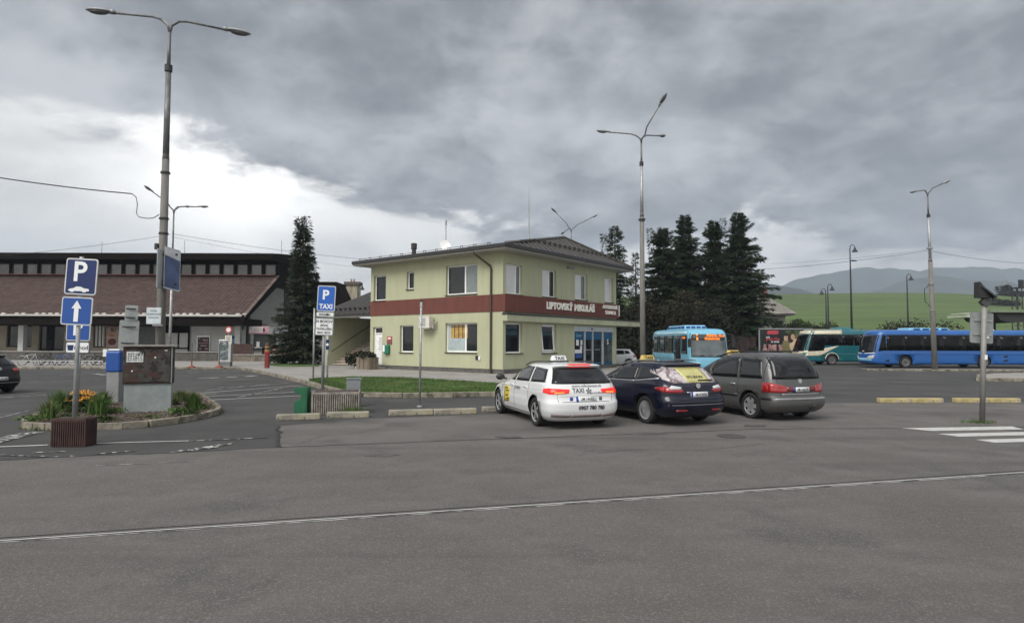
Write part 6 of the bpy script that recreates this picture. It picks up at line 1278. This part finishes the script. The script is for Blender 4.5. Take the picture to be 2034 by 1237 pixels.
MB().box((0, .1, .17), (.85, .4, .34)).obj('base', mat('pillar_base', (.14, .15, .14), .8), t); MB().box((0, .1, (hh+.34)/2), (.90, .36, hh-.3)).obj('case', M['alu'], t, bev=.02); MB().box((-.05, -.085, (hh+.3)/2+.05), (.62, .012, hh-.55)).obj('poster', mat('busy_poster', (.10, .11, .12), .3, var=.9, sc=3, c2=(.34, .35, .36), thr=(.52, .6), c3=(.05, .1, .07), thr3=(.55, .6), sc3=4), t)
p = G(445, 728, .12); t = thing('road_sign', 'round red-rimmed no vehicles sign before the white station wall', 'road sign', (p[0], p[1]+.6, .12)); zz_ = D(444, 655, p[1]+.6)[2]-.12
MB().tube([(0, .03, 0), (0, .03, zz_+.3)], .03, 8).obj('pole', M['galv'], t); o = MB().lathe([(.001, -.01), (.25, -.01), (.25, .01), (.001, .01)], 24, (0, -.01, zz_), 'Y').obj('disc', redp, t); MB().lathe([(.001, -.03), (.165, -.03), (.165, -.02), (.001, -.02)], 24, (0, 0, zz_), 'Y').obj('face', M['signwhite'], o)
o = MB().box((0, -.01, zz_-.72), (.5, .02, .62)).obj('plate', mat('plate_cream', (.6, .58, .48), .5), t); [MB().box((0, -.025, zz_-.55-.14*k), (.3, .006, .05)).obj('print', M['inkd'], o) for k in range(3)]
# kiosk, fence and hydrant-like post
p = D(516, 700, 60); t = thing('kiosk', 'small dark kiosk with pink and white fascia sign', 'kiosk', (p[0], 60, .1)); kx = lambda px: D(px, 680, 60)[0]-p[0]; kz = lambda py: D(516, py, 60)[2]-.1
MB().box(((kx(505)+kx(533))/2, 1, kz(663)/2), (kx(533)-kx(505), 2, kz(663))).obj('body', mat('kiosk_dark', (.03, .033, .032), .5), t); o = MB().box(((kx(497)+kx(536))/2, -.2, kz(655.5)), (kx(536)-kx(497), .3, kz(648)-kz(662.5))).obj('fascia', mat('kiosk_cream', (.56, .52, .50), .5), t)
MB().box((kx(530), -.36, kz(655)), (.5, .02, .6)).obj('print', mat('pink_print', (.45, .22, .28), .5), o); MB().box(((kx(497)+kx(536))/2, -.36, kz(661.5)), (kx(536)-kx(497), .02, .12)).obj('print', mat('pink_print', None), o); [MB().box((kx(503)+k*.28, -.36, kz(655.5)), (.2, .02, .28)).obj('print', mat('pale_pink', (.50, .42, .42), .5), o) for k in range(5)]
MB().box((kx(513), -.02, kz(700)), (.75, .06, 1.0)).obj('panel', M['wwall'], t); MB().box((kx(513), -.05, kz(684)), (.3, .05, .55)).obj('notice', M['wwall'], t); MB().box((kx(515), -.25, kz(692)), (1.3, .5, .08)).obj('counter', M['dwood'], t); MB().box((kx(500), .9, kz(683)), (.25, 1.6, kz(663))).obj('side_panel', M['signgrey'], t)
fb = mat('brown_fence_board', (.060, .030, .025), .8, var=.25, sc=3); p = D(478, 700, 58.5); t = thing('picket_fence', 'dark brown board fence on a low stone wall beside the kiosk', 'fence', (p[0], 58.5, .1)); fx = lambda px: D(px, 690, 58.5)[0]-p[0]; fz = lambda py: D(478, py, 58.5)[2]-.1
n = 22
for k in range(n): MB().box((fx(454)+(fx(502)-fx(454))*(k+.5)/n, 0, (fz(682.5)+fz(704))/2), ((fx(502)-fx(454))/n-.015, .04, fz(682.5)-fz(704)+rnd.uniform(-.04, .04))).obj('board', fb, t)
MB().box(((fx(454)+fx(580))/2, .1, fz(705)/2), (fx(580)-fx(454), .35, fz(705))).obj('wall', mat('stained_wall', (.17, .145, .115), .9, var=.3, sc=1.4, c2=(.09, .085, .07), thr=(.5, .7)), t); MB().box(((fx(454)+fx(580))/2, .08, fz(705)+.04), (fx(580)-fx(454), .45, .08)).obj('coping', M['conc'], t)
p = D(558, 700, 58); t = thing('poster_fence', 'dark red printed panel fence beneath the tall spruce', 'fence', (p[0], 58, .1)); fx = lambda px: D(px, 690, 58)[0]-p[0]; fz = lambda py: D(558, py, 58)[2]-.1
dr_ = mat('dark_red_panel', (.075, .012, .016), .6); k0 = mat('panel_print', (.30, .16, .16), .6)
for i in range(4):
    a, c = fx(540+i*9.5), fx(549+i*9.5); o = MB().box(((a+c)/2, 0, (fz(691)+fz(704))/2), (c-a, .05, fz(691)-fz(704))).obj('panel', dr_, t)
    for z in (694.5, 701): MB().box(((a+c)/2, -.03, fz(z)), (.26, .012, .16)).obj('print', k0, o)
b = MB(); [b.box((fx(538)+i*.16, 0, fz(687)), (.05, .03, .5)) for i in range(12)]; b.obj('lattice', fb, t)
p = G(528, 731, .12); t = thing('red_post', 'red post with yellow and black striped top on the pavement', 'post', (p[0], p[1]+.2, .12)); hh = D(528, 682, p[1])[2]-.12; t.scale = (.85, .85, 1)
MB().box((0, 0, hh*.30), (.32, .30, hh*.60)).obj('base', mat('bright_red', (.17, .014, .016), .5), t, bev=.03); MB().lathe([(.21, hh*.60), (.24, hh*.66)], 14).obj('collar', redp, t)
for i in range(4): MB().lathe([(.20-.012*i, hh*(.67+.075*i)), (.22-.012*i, hh*(.70+.075*i)), (.20-.012*i, hh*(.735+.075*i))], 14).obj('ring', mat('stripe_yellow', (.36, .18, .05), .5) if i % 2 == 0 else mat('stripe_dark', (.06, .03, .02), .5), t)
MB().ball((0, 0, hh*.97), (.15, .15, .12), 10, 6).obj('cap', mat('stripe_dark', None), t)
p = D(2024, 690, 130); t = thing('lattice_mast', 'dark steel lattice mast above the platform shelter', 'mast', (p[0], 130, 0)); zt = D(2024, 573, 130)[2]; b = MB()
for sx_ in (-1, 1):
    for sy_ in (-1, 1): b.tube([(sx_*.75, sy_*.75, 0), (sx_*.55, sy_*.55, zt)], .10, 5)
k = 0; z = 0
while z < zt-1.3:
    w0, w1 = .75-.2*z/zt, .75-.2*(z+1.3)/zt
    for s_ in (-1, 1): b.tube([(-w0*s_, -w0, z), (w1*s_, -w1, z+1.3)], .05, 4); b.tube([(-w0*s_, w0, z), (w1*s_, w1, z+1.3)], .05, 4)
    z += 1.3
b.obj('lattice', M['lantern'], t); MB().box((0, 0, zt+.1), (1.4, 1.4, .25)).obj('cap', M['lantern'], t); MB().box((.9, 0, zt+.9), (.8, .5, 1.8)).obj('signal_lamp', M['lantern'], t)
p = D(1998, 600, 380); hz_ = hill(p[0], 380); t = thing('power_pylon', 'distant power pylon on the hill crest at the right', 'pylon', (p[0], 380, hz_)); zt = D(1998, 553, 380)[2]-hz_; b = MB(); [b.tube([(s_*1.6, 0, 0), (s_*.25, 0, zt)], .22, 4) for s_ in (-1, 1)]; [b.tube([(-w_, 0, zt*k), (w_, 0, zt*k)], .16, 4) for w_, k in ((2.4, .7), (1.8, .85))]; b.obj('lattice', M['lampgrey'], t)
# overhead wires
def wire(label, pts, r=.012):
    t = thing('overhead_wire', label, 'wire', (0, 0, 0), 0, 'overhead wires'); P = []
    for a, c in zip(pts, pts[1:]):
        a, c = Vector(a), Vector(c)
        for i in range(8): u = i/8; P.append(a.lerp(c, u)-Vector((0, 0, (c-a).length*.012*4*u*(1-u))))
    P.append(Vector(pts[-1])); MB().tube(P, r, 5).obj('cable', M['ink'], t)
wire('thick cable coming from the left to the concrete lamp with a hanging loop', [D(-120, 333, 20.5), D(262, 385, 20.6)], .02)
t = thing('cable_loop', 'slack cable loop hanging beside the concrete lamp pole', 'wire', (0, 0, 0)); MB().tube([D(px, py, 20.6) for px, py in ((262, 385), (270, 391), (273, 405), (271, 424), (276, 431), (292, 434), (305, 433), (316, 426))], .014, 6).obj('cable', M['ink'], t, True)
wire('thin wire sloping over the station roof towards the slim lamp', [D(-60, 512, 44), D(338, 466, 42.6)]); wire('thin wire from the slim lamp towards the station house roof', [D(340, 464, 42.6), D(735, 516, 50)]); wire('second thin wire below it passing the tall spruce', [D(340, 470, 42.6), D(720, 532, 52)], .008)
wire('wire between the tall spruces and the leaning lamp', [D(1495, 536, 60), D(1843, 498, 46.5)], .014); wire('wire leaving the leaning lamp to the right', [D(1845, 498, 46.5), D(2100, 524, 60)], .014)
wire('upper thin wire across the pale sky right of the spruces', [D(1530, 524, 60), D(1843, 495, 46.5)], .008)

# ================================================================== PLANTS
def rng(s): return np.random.default_rng(s)
def leafmesh(name, P, Nn, size, asp, r, m, parent=None, **k):
    """leaf quads at points P with axis Nn, as one crown mesh"""
    n = len(P); ax = Nn/np.linalg.norm(Nn, axis=1, keepdims=True); rv = r.normal(size=(n, 3)); sd_ = np.cross(ax, rv); sd_ /= np.linalg.norm(sd_, axis=1, keepdims=True)+1e-9
    s = size*r.uniform(.6, 1.3, (n, 1)); a = P; b_ = P+ax*s*.5+sd_*s*asp*.5; c = P+ax*s; d_ = P+ax*s*.5-sd_*s*asp*.5
    V = np.stack([a, b_, c, d_], 1).reshape(-1, 3); me = bpy.data.meshes.new(name); me.vertices.add(4*n); me.vertices.foreach_set('co', V.ravel()); me.loops.add(4*n); me.loops.foreach_set('vertex_index', np.arange(4*n, dtype=np.int32)); me.polygons.add(n); me.polygons.foreach_set('loop_start', np.arange(0, 4*n, 4, dtype=np.int32)); me.update(calc_edges=True); me.validate()
    return link(name, me, m, parent, **k)
M['spruce'] = mat('spruce_needles', (.019, .033, .016), .85, var=.45, sc=.9, c2=(.042, .052, .027), thr=(.50, .66), spec=.15)
M['spruce2'] = mat('grey_spruce_needles', (.024, .036, .020), .85, var=.45, sc=1.1, c2=(.052, .062, .038), thr=(.50, .68), spec=.2)
def spruce(label, px, ptop, Y, rad, seed, m='spruce', power=1.0, dens=1.0, skirt=.06, tops=None, sparse=0, lop=0, group='spruces behind the city bus', base=None):
    p = D(px, ptop, Y); h = p[2]; t = thing('spruce_tree', label, 'tree', (p[0], Y, 0), 0, group); r = rng(seed)
    MB().tube([(0, 0, 0), (.05, 0, h*.5), (0, 0, h*.985)], [h*.016+.05, h*.010+.03, .02], 9).obj('trunk', M['trunk'], t, True)
    P = []; A = []; br = MB(); z = h*skirt; step = .30
    while z < h*.985:
        f_ = 1-z/h; L0 = rad*(f_**power)*(1 if f_ < .93 else .8)+.10; nb = int((5+4*f_)*dens+.5)
        for k in range(nb):
            a = r.uniform(0, 2*math.pi); l = L0*r.uniform(.45, 1.22)*(1+lop*max(0, math.cos(a)))
            if sparse and r.random() < sparse: l *= .45
            u = np.array([math.cos(a), math.sin(a), 0]); sl = -.10-.30*f_+r.uniform(-.1, .1)+(.5 if f_ < .15 else 0); tip = .25*l
            ns_ = max(6, int(l*25*dens)); tt = np.sort(r.uniform(.08, 1, ns_)); c = np.outer(tt*l, u); c[:, 2] += z+sl*tt*l+tip*tt**2*.55
            if l > .9 and k % 2 == 0: br.tube([(0, 0, z), tuple(u*l*.5+np.array([0, 0, z+sl*l*.5])), tuple(u*l*.97+np.array([0, 0, z+sl*l+tip*.5]))], [.035, .022, .008], 4, False)
            side = np.array([-u[1], u[0], 0]); sg = r.choice([-1, 1], ns_); w_ = (.16+.30*l*(1-tt)*.5)
            for rep in range(2):
                off = np.outer(sg*w_*r.uniform(.0, .8, ns_), side); off[:, 2] += r.uniform(-.16, .06, ns_); P.append(c+off)
                ax = u*r.uniform(.5, 1.2, (ns_, 1))+np.outer(sg*r.uniform(.1, 1.1, ns_), side); ax[:, 2] += r.uniform(-.75, .15, ns_); A.append(ax); sg = -sg
        z += step*r.uniform(.75, 1.25)*(.7+.5*f_)
    for tx_, th_ in (tops or []):
        zs = r.uniform(h*.55, th_+.1, 620); rr_ = (th_-zs)*.26+.16; a = r.uniform(0, 6.28, 620); P.append(np.stack([tx_*np.clip((zs-h*.5)/(th_-h*.5),0,1)+np.cos(a)*rr_*.6, np.sin(a)*rr_*.6, zs], 1)); A.append(np.stack([np.cos(a), np.sin(a), r.uniform(-.5, .4, 620)], 1)); br.tube([(0, 0, h*.5), (tx_, 0, th_)], [.07, .02], 5)
    leafmesh('crown', np.concatenate(P), np.concatenate(A), .36, .20, r, M[m], t)
    br.obj('branches', M['trunk'], t); return t
spruce('tall narrow grey-green spruce with a flat top beside the taxi sign', 603, 446, 51, 2.7, 11, 'spruce2', .95, 1.25, .07, [(.25, D(600, 431, 51)[2]), (-.35, D(590, 436, 51)[2]), (-.1, D(595, 436, 51)[2])], group='tall spruces')
spruce('dark spruce peeking over the right end of the station house roof', 1221, 444, 66, 3.2, 21, power=.8, sparse=.25, tops=[(-1.2, D(1202, 466, 66)[2])]); spruce('thin ragged larch-like spruce between the roof and the grey lamp', 1262, 500, 70, 2.0, 22, power=.9, dens=.5, sparse=.5)
spruce('left spruce of the group behind the city bus with two blunt tops', 1316, 452, 68, 4.3, 23, power=.66, dens=1.45, tops=[(-1.4, D(1294, 455, 68)[2])]); spruce('second spruce of the group with a pointed narrow crown', 1360, 424, 70, 4.4, 24, power=.78, dens=1.45)
spruce('third spruce of the group with twin thin leaders', 1418, 436, 69, 4.3, 25, power=.74, dens=1.45, tops=[(1.0, D(1436, 434, 69)[2])]); spruce('right spruce of the group with long branches reaching over the house', 1464, 419, 66, 3.9, 26, power=.85, dens=1.45, lop=.7)
spruce('dark low spruce filling the gap between the group and the house', 1488, 560, 70, 2.0, 27, power=.8, dens=1.0)
spruce('tiny dark spruce on the meadow edge behind the blue bus', 1874, 642, 112, 2.6, 28, power=.9, dens=.7, group='shrubs along the meadow')
def leafy(name, label, cat, loc, rx, ry, h, n, size, m, seed, lumps=9, trunk=True, z0=.0, group=None, asp=.7):
    t = thing(name, label, cat, loc, 0, group); r = rng(seed); P = []; A = []
    for k in range(lumps):
        a = r.uniform(0, 6.283); q = r.uniform(0, .75)**.5; c = np.array([math.cos(a)*rx*q, math.sin(a)*ry*q, z0+(h-z0)*r.uniform(.25, .80)]); s = r.uniform(.35, .6)*np.array([rx, ry, (h-z0)*.48])
        m_ = n//lumps; d = r.normal(size=(m_, 3)); d /= np.linalg.norm(d, axis=1, keepdims=True); q = c+d*s*r.uniform(.45, 1.08, (m_, 1)); q[:, 2] = np.clip(q[:, 2], z0+.02, h*1.05); P.append(q); A.append(d+r.normal(size=(m_, 3))*.6)
    leafmesh('foliage', np.concatenate(P), np.concatenate(A), size, asp, r, M[m], t)
    if trunk: b = MB().tube([(0, 0, 0), (0, 0, h*.6)], [.05+h*.02, .03], 7); [b.tube([(0, 0, h*.2), (rx*.5*math.cos(a), ry*.5*math.sin(a), h*.7)], [.04+h*.008, .02], 5) for a in (0, 1.6, 3.1, 4.6)]; b.obj('trunk', M['trunk'], t)
    return t
M['dleaf'] = mat('dark_leaf', (.017, .021, .011), .8, var=.4, sc=.8, c2=(.032, .032, .016), thr=(.5, .7), spec=.25); M['gleaf'] = mat('green_leaf', (.034, .056, .014), .8, var=.4, sc=.8, c2=(.08, .11, .035), thr=(.5, .7), spec=.25); M['bleaf'] = mat('brownish_leaf', (.030, .027, .015), .8, var=.4, sc=.8, c2=(.018, .022, .011), thr=(.5, .7), spec=.25)
def at(px, Y): return (D(px, 690, Y)[0], Y, 0)
gd = 'dark shrubs behind the station house'
leafy('tree', 'dark round deciduous tree right of the station house canopy', 'tree', at(1262, 60), 3.0, 3, 6.6, 6500, .26, 'dleaf', 31, 11, group=gd); leafy('tree', 'brownish deciduous tree behind the light blue city bus', 'tree', at(1322, 60), 3.6, 3, 6.9, 7000, .26, 'bleaf', 32, 11, group=gd); leafy('tree', 'dark bush below the spruces behind the city bus roof', 'tree', at(1385, 63), 3.8, 2.6, 6.6, 6000, .26, 'dleaf', 33, 10, group=gd); leafy('shrub', 'dark low shrub behind the white hatchback', 'shrub', at(1285, 57.5), 3.2, 1.6, 3.2, 4200, .22, 'dleaf', 34, 9, False, group=gd); leafy('shrub', 'dark shrub mass right of the city bus', 'shrub', at(1446, 64.5), 2.3, 1.6, 4.0, 4200, .24, 'dleaf', 35, 9, group=gd)
leafy('shrub', 'dark shrub mass behind the blue car roof', 'shrub', at(1232, 62), 2.6, 2, 5.2, 4500, .24, 'dleaf', 43, 9, group=gd)
gm_ = 'shrubs along the meadow'
for lab, px, Y, rx, ty, mm, sd_ in (('bright green bush right of the house behind the billboard', 1592, 98, 4.2, 637, 'gleaf', 36), ('light green bush between the house bush and the bell lamps', 1618, 100, 3.2, 634, 'gleaf', 37), ('dark bush under the two small bell lamps', 1634, 90, 2.6, 645, 'dleaf', 38), ('low dark bush on the meadow edge behind the coach roof', 1700, 108, 3.5, 655, 'dleaf', 39), ('wide dark bush on the meadow edge behind the blue bus front', 1812, 110, 6.4, 638, 'bleaf', 40), ('small bush between the wide bush and the leaning lamp', 1765, 112, 3.0, 652, 'gleaf', 41), ('hedge-like bush by the house wall', 1568, 90, 2.6, 640, 'dleaf', 42)):
    leafy('bush', lab, 'shrub', at(px, Y), rx, 2.4, D(px, ty, Y)[2], 3600, .34, mm, sd_, 9, group=gm_)
for lab, px, py, ptop, Y, rx, sd_ in (('dark bush clump alone on the upper meadow slope', 1980, 612, 594, 285, 6.5, 44), ('second dark bush clump right of it on the slope', 2002, 612, 601, 280, 5, 45), ('round tree on the hill crest beside the distant pylon', 1994, 580, 566, 372, 5, 46), ('dark hedge on the hill crest at the right', 2020, 592, 577, 360, 9, 47), ('long dark hedge running down the slope at the right edge', 2050, 596, 578, 340, 12, 48)):
    p = D(px, py, Y); gz = hill(p[0], Y); leafy('bush', lab, 'shrub', (p[0], Y, gz-.5), rx, 3, max(2.5, D(px, ptop, Y)[2]-gz+.5), 1500, .9, 'dleaf', sd_, 8, group=gm_)
# door planter plants
p = LB(-1.1, 10.9); leafy('potted_plant', 'dark leafy plants growing from the planter at the side door', 'plant', (p[0], p[1], .88), .65, .65, .42, 700, .13, 'dleaf', 51, 7, False)
p = LB(-.5, 12.9); leafy('shrub', 'low dark bush at the foot of the covered stairs', 'shrub', (p[0], p[1], .12), .8, .5, 1.0, 900, .14, 'dleaf', 52, 7, False)
# island plants
def tuft(label, px, py, h, sp, n, m='blade'):
    h *= .78; n = int(n*.6)
    p = G(px, py, .14); t = thing('ornamental_grass', label, 'grass', (p[0], p[1], .14), 0, 'grass tufts on the planted island'); V = []; Fc = []
    for i in range(n):
        a = rnd.uniform(0, 6.283); q = rnd.gauss(0, sp*.45); x, y = q*math.cos(a), q*math.sin(a)*.7; hh = h*rnd.uniform(.5, 1.12); l = sp*rnd.uniform(.1, 1.1); w_ = .010; ca, sa = math.cos(a), math.sin(a); o = len(V)
        V += [(x-sa*w_, y+ca*w_, 0), (x+sa*w_, y-ca*w_, 0), (x+ca*l*.45-sa*w_*.8, y+sa*l*.45+ca*w_*.8, hh*.62), (x+ca*l*.45+sa*w_*.8, y+sa*l*.45-ca*w_*.8, hh*.62), (x+ca*l, y+sa*l, hh)]; Fc += [(o, o+1, o+3, o+2), (o+2, o+3, o+4)]
    me = bpy.data.meshes.new('blades'); me.from_pydata(V, [], Fc); link('blades', me, M[m], t)
tuft('leftmost grass tuft on the planted island', 98, 832, .55, .26, 520); tuft('taller grass tuft behind the leftmost one', 118, 818, .72, .28, 560); tuft('grass tuft just right of the orange flowers', 196, 824, .62, .30, 560); tuft('grass tuft behind the flowers near the ticket machine', 205, 806, .55, .30, 480); tuft('grass tuft at the right end of the island', 383, 812, .58, .26, 560); tuft('smaller grass tuft left of the right-end one', 358, 798, .48, .26, 420); tuft('small tuft behind the flowers on the left', 176, 806, .5, .25, 380)
def flower(label, px, py, n):
    t = leafy('flower_clump', label, 'flowers', (*G(px, py, .14), .14), .36, .28, .50, 900, .075, 'gleaf', 61, 8, False); b = MB(); ce = MB()
    for i in range(n):
        a = rnd.uniform(0, 6.283); q = rnd.uniform(0, 1)**.5*.36; x, y, z = q*math.cos(a), q*math.sin(a)*.8, .45+rnd.uniform(-.14, .14)-q*.25; s_ = rnd.uniform(.055, .085); tx_, ty_ = rnd.uniform(-.4, .4), rnd.uniform(-.9, -.1); o = len(b.v)
        b.v.append((x, y, z)); 
        for k in range(10): w_ = s_*(1 if k % 2 == 0 else .55); c, sn = math.cos(k*.628), math.sin(k*.628); b.v.append((x+w_*c, y+w_*sn, z-w_*(c*tx_+sn*-ty_*-1)*.7))
        b.f += [(o, o+1+k, o+1+(k+1) % 10) for k in range(10)]; ce.ball((x, y-.01, z+.012), (.016, .016, .016), 6, 4)
    b.obj('blossom', mat('orange_petal', (.55, .24, .02), .7, var=.3, sc=9), t, kind='stuff'); ce.obj('flower_centre', mat('dark_centre', (.05, .02, .01), .8), t, kind='stuff')
flower('clump of orange-yellow flowers behind the brown planter', 163, 819, 48)
gcs = 'low plants on the island'
for k, (px, py, rx, h_) in enumerate(((70, 838, .3, .13), (135, 834, .3, .13), (225, 822, .3, .17), (212, 838, .22, .12), (350, 822, .25, .16), (340, 806, .25, .18), (300, 830, .5, .08), (372, 824, .3, .14), (400, 812, .3, .12))):
    lab = ('low groundcover at the left tip of the island', 'low plant at the foot of the leftmost tuft', 'low plant beside the cabinet at its left', 'low plant in front of the right flower tuft', 'low green plant right of the cabinet near the kerb', 'low plant close to the right side of the cabinet', 'thin weeds along the cabinet front', 'small leafy plant before the right-end tuft', 'sparse weed at the right tip of the island')[k]
    leafy('low_plant', lab, 'plant', (*G(px, py, .13), .13), rx, rx*.7, h_, 260 if k != 6 else 110, .06, 'gleaf' if k % 2 else 'blade', 70+k, 7, False, group=gcs)
blades('ground_weeds', 700, edgesampler(ic[9:13]+ic[:4], .07), .10, .01, M['blade'])

# manhole and litter
p = G(1452, 867); t = thing('manhole_cover', 'round dark manhole cover in the road near the navy taxi', 'manhole', (p[0], p[1], .012)); MB().lathe([(.001, 0), (.29, 0), (.29, .006), (.001, .006)], 24).obj('lid', mat('iron_lid', (.070, .066, .062), .7, .2, bump=.5), t)
